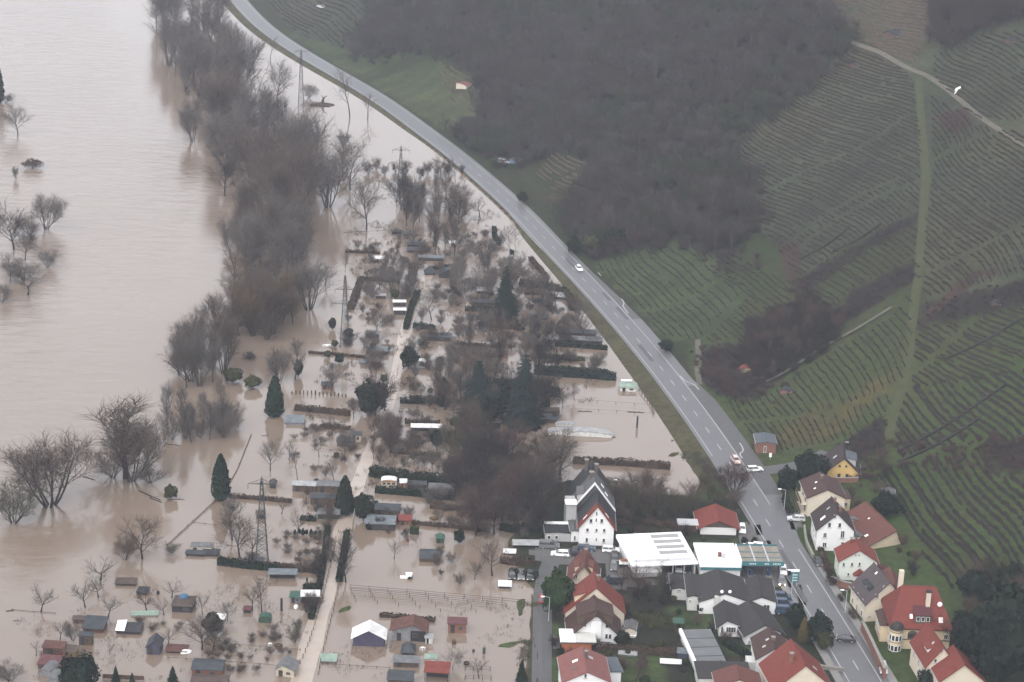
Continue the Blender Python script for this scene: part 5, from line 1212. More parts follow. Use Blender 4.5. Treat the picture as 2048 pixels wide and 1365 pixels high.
MB().box(0, w, 0, 16, -1, hh).build('wall', M_w('greywhite'), t); MB().box(.15, w+.2, -.2, 16.2, hh+.01, hh+.2).build('roof', mat('roof_felt', (.11, .115, .12), .8, .15, .4), t); MB().box(-.5, .14, -.3, 16.3, hh-.4, hh+.45).build('parapet', M_WHITE, t); MB().box(-.5, w+.3, -.6, -.21, hh-.6, hh+.3).build('front_edge', M_WHITE, t)
for k in range(4): MB().box(w*(k+.08)/4, w*(k+.92)/4, -.04, -.005, -.2, hh*.72).build('garage_door', M_METAL, t)
for y in (4, 8, 12): MB().box(.2, w+.15, y-.05, y+.05, hh+.201, hh+.26).build('roof_seam', M_DARK, t)
h = House('gabled_house', 'white gabled house with brown roof and latticed window near the bottom edge', (1511, 1352), (1578, 1354), 35, 57, 9.5, 'white', 'brown', windows=[(1550, 1309.5, 5.5, 8.5), (1530.5, 1323.5, 16, 6), (1530.5, 1331, 16, 6)], over=.35)
h.block('lean_to', M_w('greywhite'), -1.9, -.02, 1, 4, -1, 2.6); h.skylight('l', .5, 3, .6, .8); h.skylight('l', .75, 5, .6, .8); h.chimney('r', .95, 4, .7, .8)
h = House('house', 'broad red roof cut by the bottom edge next to the main road', (1545, 1425), (1660, 1420), 48, 96, 11, 'beige', 'red', over=.4)
h.chimney('l', .7, 4, .7, .8); h.skylight('r', .5, 3, .8, 1.1)
h = House('outbuilding', 'low white walled flat roof at the bottom edge below the garages', (1396, 1382), (1500, 1384), 26, 27, 7, 'greywhite', 'charcoal', cat='outbuilding', over=.3)
h = House('house', 'red brown roof strip at the very bottom edge below the garages', (1430, 1412), (1520, 1414), 40, 56, 6, 'beige', 'brick', over=.3)
h = House('cabin', 'red sandstone hut with blue grey roof beside the road junction', (1512, 906), (1551, 907), 19, 22, 6.5, M_BRICK, 'bluegrey', cat='hut', doors=[(1530, 899, 5, 13)], over=.25)
# huts on the slope
h = House('vineyard_hut', 'red roofed hut half hidden in the hillside thicket', (1479, 746), (1514, 744), 8, 13, 6, 'ochre', 'orange', cat='hut', over=.5)
h.block('white_side', M_WHITE, h.w*.75, h.w+1.2, -.6, .8, h.he*.3, h.he*.75)
h = House('vineyard_hut', 'small red hut with green roof below the long pale path', (1560, 789), (1580, 788), 8, 10, 3, M_BRICK, 'slate', cat='hut', over=.2)
h = House('vineyard_hut', 'tiny pink and white hut on the far meadow', (912, 178), (932, 179), 11, 13, 4, 'beige', 'pink', cat='hut', over=.3)
h = House('vineyard_hut', 'tiny white roofed hut beside a white van at the foot of the wood', (1018, 327), (1034, 328), 7, 9, 4, mat('blue_boards', (.16, .22, .30), .7), 'grey', cat='hut', over=.3)
h = House('vineyard_hut', 'tiny dark hut with pale edge high on the left vineyard', (1697, 136), (1715, 136), 7, 10, 4, M_WOODB, 'slate', cat='hut', over=.3)
h = House('vineyard_hut', 'dark blue roofed hut in the top vineyard', (1765, 78), (1790, 78), 11, 18, 5, M_WOODB, 'slate', cat='hut', over=.4)
h = House('vineyard_hut', 'faint grey hut near the right edge of the top vineyard', (2008, 88), (2024, 88), 7, 11, 4, M_WOODB, 'slate', cat='hut', over=.3)
h = House('vineyard_hut', 'tiny dark shelter on the right vineyard below the red brown strip', (1982, 612), (1998, 611), 6, 9, 3, M_WOODB, 'slate', cat='hut', over=.3)
h = House('vineyard_hut', 'small shed with pale roof in the dark trees behind the cream house', (1766, 996), (1786, 995), 9, 11, 3, M_BRICK, 'grey', cat='hut', over=.4)
h = House('vineyard_hut', 'faint white hut at the top edge beside the far vineyard', (633, 16), (647, 16), 5, 7, 3, 'white', 'grey', cat='hut', over=.2)
# ------------------------------------------------------------------ lanes, tracks, yards
def px_strip(name, pts, w0, w1, m, dz=.05, step=2.0, na=2):
    A = on_ground([p[0] for p in pts], [p[1] for p in pts])[:, :2]
    P = smooth_line(A, step, 2)
    return tag(link(name, strip(name, P, (np.full(len(P), w0), np.full(len(P), w1)), m, dz, na)), kind='structure')
M_TRACK = mat('pale_track', (.090, .083, .068), .95, .25, .4, .1)
M_GRASST = mat('grass_track', (.042, .047, .023), .95, .25, .4, .1)
px_strip('lane', [(1082, 1420), (1083, 1365), (1084, 1300), (1085, 1240), (1084, 1190), (1092, 1150), (1105, 1118)], -2.1, 2.1, M_ASPH2, .07)
px_strip('side_road', [(1500, 946), (1540, 940), (1590, 934), (1632, 918), (1655, 905)], -2.4, 2.6, M_ASPH2, .10)
px_strip('grass_track', [(1772, 890), (1790, 830), (1812, 740), (1825, 640), (1838, 540), (1845, 440), (1852, 350), (1842, 250), (1838, 155)], -1.3, 1.3, M_GRASST, .14)
px_strip('slope_track', [(1690, 78), (1760, 105), (1820, 140), (1850, 150), (1895, 180), (1950, 228), (2000, 262), (2070, 305)], -.9, .9, M_TRACK, .16)
px_strip('pale_path', [(1532, 766), (1580, 742), (1640, 700), (1700, 668), (1750, 638), (1783, 617)], -.6, .6, M_TRACK, .5)
px_strip('field_path', [(1395, 680), (1398, 720), (1394, 745), (1400, 770)], -.8, .8, M_TRACK, .12)
M_WET_GLARE = mat('wet_lane_glare', (.30, .25, .21), .22, .12, .3, .6)  # pale tone: glare on the water over the lane, put into the colour
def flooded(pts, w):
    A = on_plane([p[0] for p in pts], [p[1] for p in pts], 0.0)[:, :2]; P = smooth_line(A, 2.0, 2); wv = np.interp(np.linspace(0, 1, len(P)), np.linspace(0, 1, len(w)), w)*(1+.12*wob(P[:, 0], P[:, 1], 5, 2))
    return tag(link('flooded_lane', strip('flooded_lane', P, (-wv/2, wv/2), M_WET_GLARE, .012, 2, 0.0)), kind='structure')
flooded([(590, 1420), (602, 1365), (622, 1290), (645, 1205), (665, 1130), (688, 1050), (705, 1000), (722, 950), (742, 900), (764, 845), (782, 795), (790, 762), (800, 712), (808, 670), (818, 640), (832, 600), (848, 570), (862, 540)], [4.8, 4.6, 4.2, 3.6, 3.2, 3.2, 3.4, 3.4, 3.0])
_u0 = np.arange(5, U_V-40, 3.0)
def kerb(name, o0, o1, u0, u1, m):
    us = np.arange(u0, u1, 3.0); A = road_at(us, np.full(len(us), o0)); B = road_at(us, np.full(len(us), o1)); n = len(us); z = ROAD_Z+.12
    V = [(*a, z-.5) for a in A]+[(*a, z) for a in A]+[(*b, z) for b in B]+[(*b, z-.5) for b in B]; F = []
    for k in range(3): F += [(k*n+i, k*n+i+1, (k+1)*n+i+1, (k+1)*n+i) for i in range(n-1)]
    return tag(link(name, mesh_np(name, V, F, m)), kind='structure')
M_KERB = mat('pavement_slabs', (.17, .165, .16), .85, .15, 1)
kerb('pavement', 5.05, 6.9, 4, U_V-42, M_KERB); kerb('pavement', -6.4, -4.65, 4, road_u(1590, 1140)-4, M_KERB)
def yard(name, pts, m, z=.06):
    A = on_ground([p[0] for p in pts], [p[1] for p in pts])
    zz = float(np.median(height_full(A[:, 0], A[:, 1])[0]))
    x0, y0 = A[:, :2].min(0); x1, y1 = A[:, :2].max(0); xs = np.arange(x0, x1, 1.5); ys = np.arange(y0, y1, 1.5)
    X, Y = np.meshgrid(xs, ys); Z = height_full(X, Y)[0].reshape(X.shape)+z
    ins = inpoly(X.ravel()+.5*wob(X.ravel(), Y.ravel(), 3, 1), Y.ravel(), [tuple(q) for q in A[:, :2]]).reshape(X.shape)
    n = len(xs); V = np.c_[X.ravel(), Y.ravel(), Z.ravel()]
    F = [(j*n+i, j*n+i+1, (j+1)*n+i+1, (j+1)*n+i) for j in range(len(ys)-1) for i in range(n-1) if ins[j, i] and ins[j, i+1] and ins[j+1, i+1] and ins[j+1, i]]
    return tag(link(name, mesh_np(name, V, F, m)), kind='structure')
yard('yard', [(1045, 1095), (1150, 1092), (1230, 1098), (1255, 1110), (1270, 1160), (1400, 1150), (1480, 1110), (1548, 1100), (1592, 1150), (1625, 1215), (1560, 1240), (1555, 1180), (1400, 1172), (1350, 1168), (1270, 1180), (1205, 1190), (1200, 1130), (1100, 1135), (1060, 1120)], M_PAVE)
yard('yard', [(1480, 1040), (1530, 1050), (1548, 1098), (1475, 1092), (1465, 1075)], M_PAVE)
yard('drive', [(1560, 1020), (1610, 1022), (1612, 1060), (1575, 1065)], M_PAVE)
yard('drive', [(1092, 1268), (1122, 1272), (1124, 1306), (1092, 1304)], M_PAVE)

# ------------------------------------------------------------------ the flooded allotments
M_FELT = {k: mat('felt_'+k, c, .8, .38, .9) for k, c in {'slate': (.038, .042, .048), 'grey': (.105, .108, .112), 'pale': (.25, .255, .26), 'white': (.55, .55, .55), 'red': (.13, .032, .024), 'brick': (.078, .036, .028), 'brown': (.060, .044, .037), 'blue': (.105, .120, .132), 'green': (.033, .075, .055), 'mint': (.19, .25, .21), 'maroon': (.085, .036, .038), 'dark': (.030, .030, .034)}.items()}
M_BOARD = {k: mat('boards_'+k, c, .85, .32, 1.3) for k, c in {'brown': (.075, .050, .036), 'red': (.10, .034, .025), 'orange': (.24, .10, .038), 'grey': (.16, .16, .165), 'dark': (.030, .028, .030), 'yellow': (.17, .11, .033), 'white': (.50, .50, .48), 'beige': (.36, .32, .25), 'green': (.035, .06, .045), 'brick': (.16, .075, .05), 'purple': (.05, .045, .075)}.items()}
def shed(typ, x0, y0, x1, y1, hpx, rpx, L, wall, roof, label, name='garden_shed', cat='shed', over=.25, door=1, win=1, open_=False, rf=.5):
    """a small building whose front foot runs from x0,y0 to x1,y1 at the waterline"""
    P = on_plane([x0, x1], [y0, y1], 0.0)
    g = max(0.0, hz(*P.mean(0)[:2]))
    if g > .05: P = on_plane([x0, x1], [y0, y1], g)
    d = P[1]-P[0]; w = float(np.hypot(d[0], d[1])); sc = scale_at(P.mean(0))*math.cos(TH); h, r = hpx/sc, rpx/sc
    s0_ = sc/math.cos(TH); vis = rpx/s0_                # the roof's depth and rise share its height in the photo
    if typ == 'mono': L = max(1.3, min(L, .72*vis/.334)); r = max(.12, (vis-L*.334)/.943)
    elif typ == 'gx': L = max(1.8, min(L, 1.25*vis/.334)); r = max(.35, (vis-L*.167)/.943)
    elif typ == 'flat': L = min(L, 2.6); h = max(.45, (hpx/s0_-L*.2)/.943)
    elif typ == 'gy': L = min(L, 4.2)
    t = thing(name, label, cat, (P[0, 0], P[0, 1], P[0, 2]), math.atan2(d[1], d[0])); mw, mr = M_BOARD[wall], M_FELT[roof]; b = -1.3; o = over; th = .10
    rise = max(.05, (r*math.cos(TH)-L*.334*.55)/1.0) if typ == 'gx' else r
    if typ == 'gy':
        body = MB().prism([(0, b), (w, b), (w, h), (w*rf, h+r), (0, h)], 0, L)
        s0, s1 = r/(w*rf), r/(w*(1-rf)); rb = MB()
        rb.slab([(-o, -o, h-o*s0+th+.02), (w*rf, -o, h+r+th+.02), (w*rf, L+o, h+r+th+.02), (-o, L+o, h-o*s0+th+.02)], th).slab([(w*rf, -o, h+r+th+.02), (w+o, -o, h-o*s1+th+.02), (w+o, L+o, h-o*s1+th+.02), (w*rf, L+o, h+r+th+.02)], th)
    elif typ == 'gx':
        rz = max(.35, r); V = [(0, b), (0, h), (L/2, h+rz), (L, h), (L, b)]
        body = MB(); n = 5
        body.add([(0, y, z) for y, z in V]+[(w, y, z) for y, z in V], [(0, 1, 2, 3, 4), (9, 8, 7, 6, 5)]+[(k, 5+k, 5+(k+1) % 5, (k+1) % 5) for k in range(5)])
        s_ = rz/(L/2); rb = MB()
        rb.slab([(-o, -o, h-o*s_+th+.02), (w+o, -o, h-o*s_+th+.02), (w+o, L/2, h+rz+th+.02), (-o, L/2, h+rz+th+.02)], th).slab([(-o, L/2, h+rz+th+.02), (w+o, L/2, h+rz+th+.02), (w+o, L+o, h-o*s_+th+.02), (-o, L+o, h-o*s_+th+.02)], th)
    elif typ == 'hip':
        body = MB().box(0, w, 0, L, b, h); rb = MB(); a = [(-o, -o, h+.02), (w+o, -o, h+.02), (w+o, L+o, h+.02), (-o, L+o, h+.02)]
        rb.add(a+[(w*.42, L/2, h+r), (w*.58, L/2, h+r)], [(0, 3, 2, 1), (0, 1, 5, 4), (1, 2, 5), (2, 3, 4, 5), (3, 0, 4)])
    elif typ == 'arch':
        n = 7; V = [(0, b), (w, b)]+[(w*(.5+.5*math.cos(math.pi*k/n)), h+r*math.sin(math.pi*k/n)) for k in range(n+1)]
        body = MB().prism(V, 0, L); rb = MB()
        for k in range(n):
            a0, a1 = math.pi*k/n, math.pi*(k+1)/n; q = [(w*(.5+.515*math.cos(a)), h+.03+(r+.05)*math.sin(a)) for a in (a0, a1)]
            rb.slab([(q[1][0], -.15, q[1][1]), (q[0][0], -.15, q[0][1]), (q[0][0], L+.15, q[0][1]), (q[1][0], L+.15, q[1][1])], .05)
    else:                                               # mono: higher at the back; flat: r small
        k = max(r, .12) if typ == 'mono' else .12
        body = MB().hexa([(0, 0, b), (w, 0, b), (w, L, b), (0, L, b)], [(0, 0, h), (w, 0, h), (w, L, h+k), (0, L, h+k)])
        s_ = k/L; rb = MB().slab([(-o, -o, h-o*s_+th+.02), (w+o, -o, h-o*s_+th+.02), (w+o, L+o, h+k+o*s_+th+.02), (-o, L+o, h+k+o*s_+th+.02)], th)
    if open_:
        body = MB(); hb = h
        for x in (.08, w-.08):
            for y in (.08, L-.08): body.box(x-.07, x+.07, y-.07, y+.07, b, h+(r*.5 if typ == 'mono' and y > 1 else 0))
        body.build('posts', mw, t); MB().box(.15, w-.15, L*.55, L*.6, b, h*.98).build('back_wall', M_BOARD['dark'], t)
    else: body.build('wall', mw, t)
    ro = rb.build('roof', mr, t)
    if not open_:
        if h > .7 and door: MB().box(w*.14, w*.14+min(.9, w*.3), -.045, -.005, -.2, min(h*.92, 1.9)).build('door', M_BOARD['dark'], t)
        if h > .7 and win and w > 2: framed(t, (w*.68, -.012, h*.35), (1, 0, 0), (0, -1, 0), min(1.1, w*.24), h*.42, M_FRAMED, sill=False)
    return t, w, h, L, ro
S = shed
# lower left
t, w, h, L, ro = S('mono', 86, 1309, 127, 1312, 15, 10, 4, 'red', 'brick', 'red garden hut with red roof and open porch at lower left')
MB().box(w*.2, w*.5, -.05, -.006, .1, h*.8).build('porch_opening', M_DARK, t)
S('flat', 127, 1316, 150, 1318, 18, 2, 3, 'yellow', 'brown', 'mustard yellow board shed attached right of the red hut')
S('mono', 76, 1338, 130, 1342, 10, 14, 5, 'brown', 'maroon', 'long hut with maroon roof in front of the red hut')
S('arch', 78, 1352, 104, 1356, 6, 9, 4, 'grey', 'grey', 'round topped corrugated shelter below the maroon roof')
S('arch', 92, 1376, 122, 1378, 8, 12, 4, 'grey', 'grey', 'second round topped shelter cut by the bottom edge')
S('mono', 146, 1247, 172, 1248, 8, 5, 3, 'brick', 'brown', 'low brown hut left of the slate pent roof')
S('mono', 166, 1264, 204, 1267, 9, 18, 7, 'red', 'slate', 'large hut with slate grey pent roof and red wall at lower left', over=.4)
S('mono', 158, 1290, 184, 1292, 20, 4, 4, 'brown', 'slate', 'tall brown shed with greenish roof below the slate pent roof')
S('flat', 274, 1190, 294, 1191, 9, 2, 3, 'brown', 'dark', 'small dark cabin among the fruit trees')
t, w, h, L, ro = S('flat', 231, 1172, 270, 1173, 9, 1, 3.5, 'dark', 'brown', 'skeleton pergola of dark posts in the upper orchard', name='pergola', cat='pergola', open_=True)
S('mono', 264, 1233, 315, 1232, 2.5, 5, 3, 'white', 'mint', 'long low pale green frame roof right of the flooded path', name='cold_frame', cat='cold frame')
t, w, h, L, ro = S('hip', 344, 1224, 384, 1226, 13, 11, 5, 'dark', 'brown', 'square dark hut with pyramid roof and blue tarpaulin on its tip')
MB().dome(w/2, L/2, h+1.0, 1.1, 1.1, .7, 10, 3).build('blue_tarpaulin', mat('blue_tarp', (.035, .085, .15), .6), ro)
t, w, h, L, ro = S('gx', 233, 1268, 279, 1270, 6, 10, 5, 'dark', 'dark', 'collapsed dark shelter partly covered by a white sheet')
MB().slab([(-.2, -.3, h+.3), (w*.35, -.3, h+.25), (w*.4, L*.5, h+1.75), (0, L*.45, h+1.65)], .05).build('white_sheet', M_WHITE, ro)
S('gy', 293, 1309, 320, 1310, 15, 11, 4, 'purple', 'slate', 'half sunk dark garden hut with pointed gable')
t, w, h, L, ro = S('flat', 332, 1306, 372, 1308, 7, 2, 4, 'dark', 'brick', 'low hut with rusty red roof right of the half sunk hut')
S('gx', 384, 1352, 443, 1355, 14, 12, 4.5, 'brick', 'slate', 'long hut with slate roof and orange brown wall at the bottom edge')
S('gx', 382, 1376, 452, 1380, 10, 10, 4, 'brown', 'brown', 'low brown hut cut by the bottom edge below the long slate roof')
S('gy', 552, 1352, 588, 1356, 14, 10, 5, 'beige', 'grey', 'weathered hut with grey roof left of the lane mouth', rf=.35)
# lower middle
t, w, h, L, ro = S('flat', 380, 1102, 424, 1104, 12, 2, 2.4, 'beige', 'grey', 'old beige caravan with domed roof beside the dark hedge', name='caravan', cat='caravan', over=.02)
MB().dome(w/2, L/2, h+.14, w*.5, L*.5, .55, 14, 3).build('domed_roof', M_FELT['grey'], ro)
S('mono', 372, 1112, 409, 1114, 5, 5, 3, 'dark', 'slate', 'low dark lean to in front of the beige caravan')
S('flat', 410, 1112, 434, 1114, 6, 2, 3, 'dark', 'dark', 'low black hut right of the beige caravan')
S('mono', 507, 1135, 526, 1136, 14, 4, 2.5, 'orange', 'slate', 'small bright orange shed at the pylon foot')
t, w, h, L, ro = S('mono', 538, 1160, 592, 1161, 12, 8, 4, 'grey', 'blue', 'open boathouse with pale blue glass roof', open_=True)
S('flat', 580, 1206, 602, 1207, 16, 2, 4, 'grey', 'green', 'grey half of the flat twin hut beside the lane')
t, w, h, L, ro = S('flat', 603, 1207, 638, 1207, 19, 2, 4, 'dark', 'white', 'black half of the flat twin hut with white roof edge beside the lane', win=0)
S('arch', 517, 1246, 541, 1247, 6, 8, 2, 'green', 'green', 'rounded bright green water tank in the flood', name='water_tank', cat='tank', door=0, win=0)
S('flat', 430, 1242, 447, 1243, 6, 1, 2, 'dark', 'white', 'small white topped tank beside the round pale tree', name='water_tank', cat='tank', door=0, win=0)
S('flat', 487, 1226, 500, 1227, 9, 1, 1.4, 'dark', 'maroon', 'dark square crate standing in the flood', name='crate', cat='crate', door=0, win=0)
t, w, h, L, ro = S('gy', 706, 1292, 768, 1294, 18, 16, 5.5, 'purple', 'white', 'white tent pavilion with dark front by the lane', name='tent', cat='tent', over=.5, door=0, win=0)
t, w, h, L, ro = S('gy', 784, 1281, 851, 1284, 23, 12, 6, 'grey', 'brick', 'grey garden house with wide brick red roof', rf=.62, over=.6)
MB().box(w*.55, w-.02, -.06, -.006, .0, h*.95).build('carport_opening', M_DARK, t)
S('mono', 851, 1288, 865, 1288, 12, 4, 2, 'white', 'pale', 'little white hut at the right of the grey garden house')
S('flat', 896, 1266, 932, 1267, 24, 2, 4, 'brick', 'maroon', 'tall red brown box shed right of the garden house')
t, w, h, L, ro = S('hip', 803, 1312, 828, 1313, 7, 15, 3.5, 'dark', 'slate', 'dark round roofed gazebo behind the brown sheds', name='gazebo', cat='gazebo')
S('flat', 787, 1334, 836, 1336, 15, 2, 4, 'brown', 'grey', 'brown board shed left of the red boat shelter')
t, w, h, L, ro = S('mono', 849, 1362, 896, 1365, 19, 16, 4.5, 'dark', 'red', 'open shelter with bright red roof at the bottom edge', open_=True)
S('gx', 775, 1376, 824, 1379, 18, 12, 4, 'brown', 'slate', 'brown hut with slate roof cut by the bottom edge')
S('mono', 850, 1322, 872, 1323, 5, 6, 3, 'white', 'mint', 'small mint green glasshouse behind the red boat shelter', name='greenhouse', cat='greenhouse')
S('mono', 641, 1325, 671, 1326, 3, 10, 6.5, 'grey', 'mint', 'low pale frame beside the lane at the white tent', name='cold_frame', cat='cold frame', door=0, win=0)
S('gx', 840, 1124, 878, 1125, 7, 12, 5, 'brown', 'slate', 'dark slate roofed cabin alone on the flooded lawn', door=0, win=0)
S('mono', 998, 1177, 1021, 1178, 5, 8, 4, 'dark', 'white', 'shed with bright white sheet roof at the yard corner')
S('mono', 1008, 1110, 1030, 1111, 4, 6, 3, 'dark', 'white', 'white boat cover at the dark yard edge', name='covered_boat', cat='boat', door=0, win=0)
S('mono', 1027, 1096, 1080, 1097, 6, 8, 3, 'dark', 'pale', 'mottled grey roof of a long open shed in the dark yard', open_=True)
# middle
S('gx', 571, 850, 607, 851, 5, 14, 5, 'grey', 'blue', 'crumpled blue grey tarpaulin tent beside the farther thuja', name='tarpaulin_tent', cat='tent', door=0, win=0)
S('mono', 674, 893, 706, 894, 9, 8, 4, 'brown', 'dark', 'dark hut with pale roof sheets left of the lane bend')
S('mono', 702, 884, 722, 885, 14, 6, 4, 'beige', 'slate', 'hut with slate roof and pale front at the lane bend')
S('gx', 585, 983, 632, 985, 13, 6, 4, 'brown', 'pale', 'long brown cabin with pale roof in the allotment row left of the lane')
S('gx', 634, 985, 682, 987, 14, 7, 4, 'brown', 'grey', 'brown cabin with grey roof adjoining the evergreen column')
S('gx', 621, 1009, 676, 1011, 14, 6, 4, 'brown', 'slate', 'dark brown cabin with panelled front below the long brown cabin')
S('gx', 635, 1038, 678, 1039, 10, 10, 4, 'green', 'grey', 'dark green hut with grey roof left of the evergreen column')
S('hip', 540, 977, 552, 977, 9, 8, 2, 'dark', 'slate', 'tiny dark gazebo beside the near pylon head', name='gazebo', cat='gazebo')
S('gx', 513, 1038, 529, 1038, 9, 6, 2.5, 'dark', 'brown', 'small dark box hut right behind the near pylon', door=0, win=0)
S('mono', 823, 865, 881, 866, 10, 6, 4, 'dark', 'white', 'row of black cabins under one bright white roof', open_=True)
S('flat', 768, 880, 795, 881, 5, 1, 3, 'brown', 'slate', 'low slate covered hut at the right bank of the lane')
S('flat', 888, 944, 920, 948, 3, 1, 1.5, 'dark', 'red', 'thin bright red canopy in front of the dark grove', open_=True)
t, w, h, L, ro = S('arch', 762, 974, 793, 975, 11, 4, 2.3, 'beige', 'white', 'cream and orange caravan between two hedges', name='caravan', cat='caravan', over=.05, door=0, win=0)
for k in range(3): framed(t, (w*(.2+.3*k), -.012, h*.45), (1, 0, 0), (0, -1, 0), w*.2, h*.4, M_FRAMED, sill=False)
MB().box(-.02, w+.02, -.03, -.005, h*.95, h*1.15).build('orange_stripe', M_BOARD['orange'], t)
S('flat', 801, 974, 813, 974, 11, 1, 2, 'orange', 'white', 'narrow orange hut right of the cream caravan', win=0)
S('gx', 816, 977, 852, 978, 8, 5, 3, 'dark', 'slate', 'dark slate hut right of the narrow orange hut')
S('gx', 858, 983, 908, 985, 6, 9, 3.5, 'grey', 'grey', 'long hut with grey roof behind the clipped green hedge')
S('flat', 962, 988, 985, 989, 5, 2, 3, 'dark', 'pale', 'mottled pale roof at the edge of the thick grove')
S('gx', 747, 1031, 799, 1033, 12, 8, 4, 'brown', 'slate', 'dark wooden cabin with slate roof above the pale blue roof')
S('mono', 733, 1060, 789, 1062, 13, 14, 4, 'dark', 'blue', 'cabin with long pale blue roof beside the lane')
S('gx', 798, 1050, 822, 1051, 10, 10, 3, 'brick', 'red', 'small hut with red roof right of the pale blue roof')
t, w, h, L, ro = S('hip', 873, 1087, 888, 1087, 10, 8, 2, 'green', 'green', 'dark green domed gazebo on the flooded lawn', name='gazebo', cat='gazebo')
S('gx', 733, 677, 757, 678, 9, 6, 3, 'dark', 'grey', 'small dark hut with grey roof standing alone left of the lane')
S('gx', 732, 709, 774, 711, 8, 9, 3.5, 'dark', 'blue', 'blue grey roofed hut left of the narrow lane')
S('flat', 738, 731, 761, 732, 11, 2, 2.5, 'orange', 'brown', 'orange brown hut below the blue grey roof')
S('flat', 722, 731, 737, 731, 8, 1, 2, 'grey', 'blue', 'grey blue tank left of the orange brown hut', name='water_tank', cat='tank', door=0, win=0)
t, w, h, L, ro = S('arch', 822, 735, 852, 736, 9, 4, 2.3, 'white', 'white', 'white caravan beside the bend of the lane', name='caravan', cat='caravan', over=.05, door=0, win=0)
for k in (0, 2): framed(t, (w*(.2+.3*k), -.012, h*.4), (1, 0, 0), (0, -1, 0), w*.16, h*.4, M_FRAMED, sill=False)
S('mono', 812, 714, 828, 714, 8, 10, 3.5, 'grey', 'blue', 'grey hut with smooth blue grey roof at the lane')
S('mono', 787, 613, 811, 613, 8, 4, 3, 'dark', 'white', 'dark hut with white roof highest at the left of the lane')
S('mono', 788, 630, 811, 630, 9, 4, 3, 'dark', 'white', 'dark hut with white roof directly below its twin')
S('mono', 752, 598, 771, 598, 6, 3, 3, 'dark', 'pale', 'hut with pale roof among the trees left of the twin huts')
S('gx', 643, 779, 665, 780, 8, 6, 3, 'brick', 'slate', 'small hut with slate roof above the row of stumps')
S('gx', 846, 681, 901, 684, 8, 7, 4, 'dark', 'slate', 'dark gabled hut right of the green windbreak')
S('gx', 875, 731, 894, 731, 5, 6, 2.5, 'grey', 'grey', 'little grey hut right of the white caravan')
S('gx', 976, 714, 1014, 716, 8, 8, 4, 'brick', 'brown', 'reddish hut in front of the pale sheets')
S('mono', 958, 694, 992, 695, 3, 5, 3, 'white', 'pale', 'pale sheet roof behind the reddish hut')
S('mono', 1118, 673, 1192, 676, 8, 7, 5, 'dark', 'slate', 'long black hut near the road, upper one of two')
S('mono', 1128, 686, 1204, 690, 7, 7, 5, 'dark', 'grey', 'long dark grey hut near the road, lower one of two')
S('gx', 1086, 846, 1114, 847, 8, 9, 3.5, 'brown', 'slate', 'slate roofed hut at the left end of the white film tunnel')
S('flat', 1078, 826, 1118, 827, 6, 2, 3, 'dark', 'brown', 'cluttered brown shelter behind the slate roofed hut', open_=True)
S('gx', 1240, 783, 1273, 784, 8, 8, 4, 'white', 'mint', 'mint green greenhouse near the road bank', name='greenhouse', cat='greenhouse')
S('flat', 1244, 770, 1262, 770, 8, 1, .6, 'dark', 'white', 'white framed gate behind the mint greenhouse', name='garden_gate', cat='gate', open_=True)
t, w, h, L, ro = S('arch', 1097, 870, 1224, 876, 3, 7, 3, 'white', 'pale', 'long whitish film tunnel greenhouse half under water', name='film_tunnel', cat='greenhouse', over=.05, door=0, win=0)
S('arch', 1111, 852, 1150, 853, 1, 3, 2, 'white', 'pale', 'short faint film tunnel behind the long one', name='film_tunnel', cat='greenhouse', over=.05, door=0, win=0)
# far
S('flat', 745, 522, 772, 522, 7, 3, 2.5, 'white', 'white', 'white container lying alone in the far flood', name='container', cat='container', door=0, win=0)
S('flat', 956, 493, 974, 493, 8, 2, 3, 'beige', 'brown', 'brown half of the long hut near the far road')
S('gx', 974, 498, 990, 498, 8, 6, 3, 'white', 'pale', 'whitish half of the long hut near the far road')
S('flat', 941, 491, 947, 491, 8, 1, 1.5, 'brown', 'brown', 'small brown box left of the long far hut', name='crate', cat='crate', door=0, win=0)
S('gx', 815, 495, 850, 496, 5, 6, 4, 'dark', 'slate', 'dark hut upper one of two under the far tree clump')
S('gx', 815, 506, 852, 507, 5, 6, 4, 'brown', 'slate', 'dark hut lower one of two under the far tree clump')
S('mono', 838, 522, 886, 523, 6, 5, 4, 'dark', 'blue', 'long hut with bluish roof in the far gardens')
S('gy', 878, 556, 920, 558, 7, 10, 4, 'dark', 'slate', 'big dark gabled hut left of the tall lone conifer')
S('hip', 850, 551, 870, 551, 4, 12, 3, 'dark', 'slate', 'dark pointed roof hut left of the big gabled hut')
S('gx', 784, 469, 803, 469, 4, 4, 3, 'dark', 'dark', 'faint dark hut farthest left in the far row')
S('gx', 805, 474, 827, 474, 5, 6, 3, 'grey', 'slate', 'faint grey hut second in the far row')
S('flat', 900, 492, 912, 492, 8, 1, 3, 'white', 'white', 'small white hut beside the far trees')
S('gx', 955, 588, 985, 589, 6, 7, 4, 'dark', 'pale', 'hut with pale broken roof left of the lone conifer foot')
S('gx', 945, 612, 985, 613, 7, 5, 4, 'dark', 'dark', 'black hut at the left foot of the lone conifer')
S('gx', 1050, 590, 1085, 591, 5, 6, 4, 'brown', 'brown', 'brown ruined hut right of the lone conifer')
S('mono', 1095, 596, 1130, 600, 4, 9, 5, 'dark', 'pale', 'hut with pale fallen roof at the curved hedge')
S('mono', 1060, 572, 1082, 573, 3, 4, 3, 'dark', 'white', 'hut with snowy white roof behind the brown ruined hut')
S('mono', 930, 640, 950, 640, 4, 5, 3, 'grey', 'blue', 'bluish tarpaulin hut in the middle gardens')
S('mono', 980, 634, 1010, 635, 4, 5, 3, 'dark', 'pale', 'hut with streaky pale roof in the middle gardens')
S('gx', 1060, 640, 1095, 641, 5, 6, 4, 'dark', 'slate', 'dark hut among wreckage below the brown ruined hut')
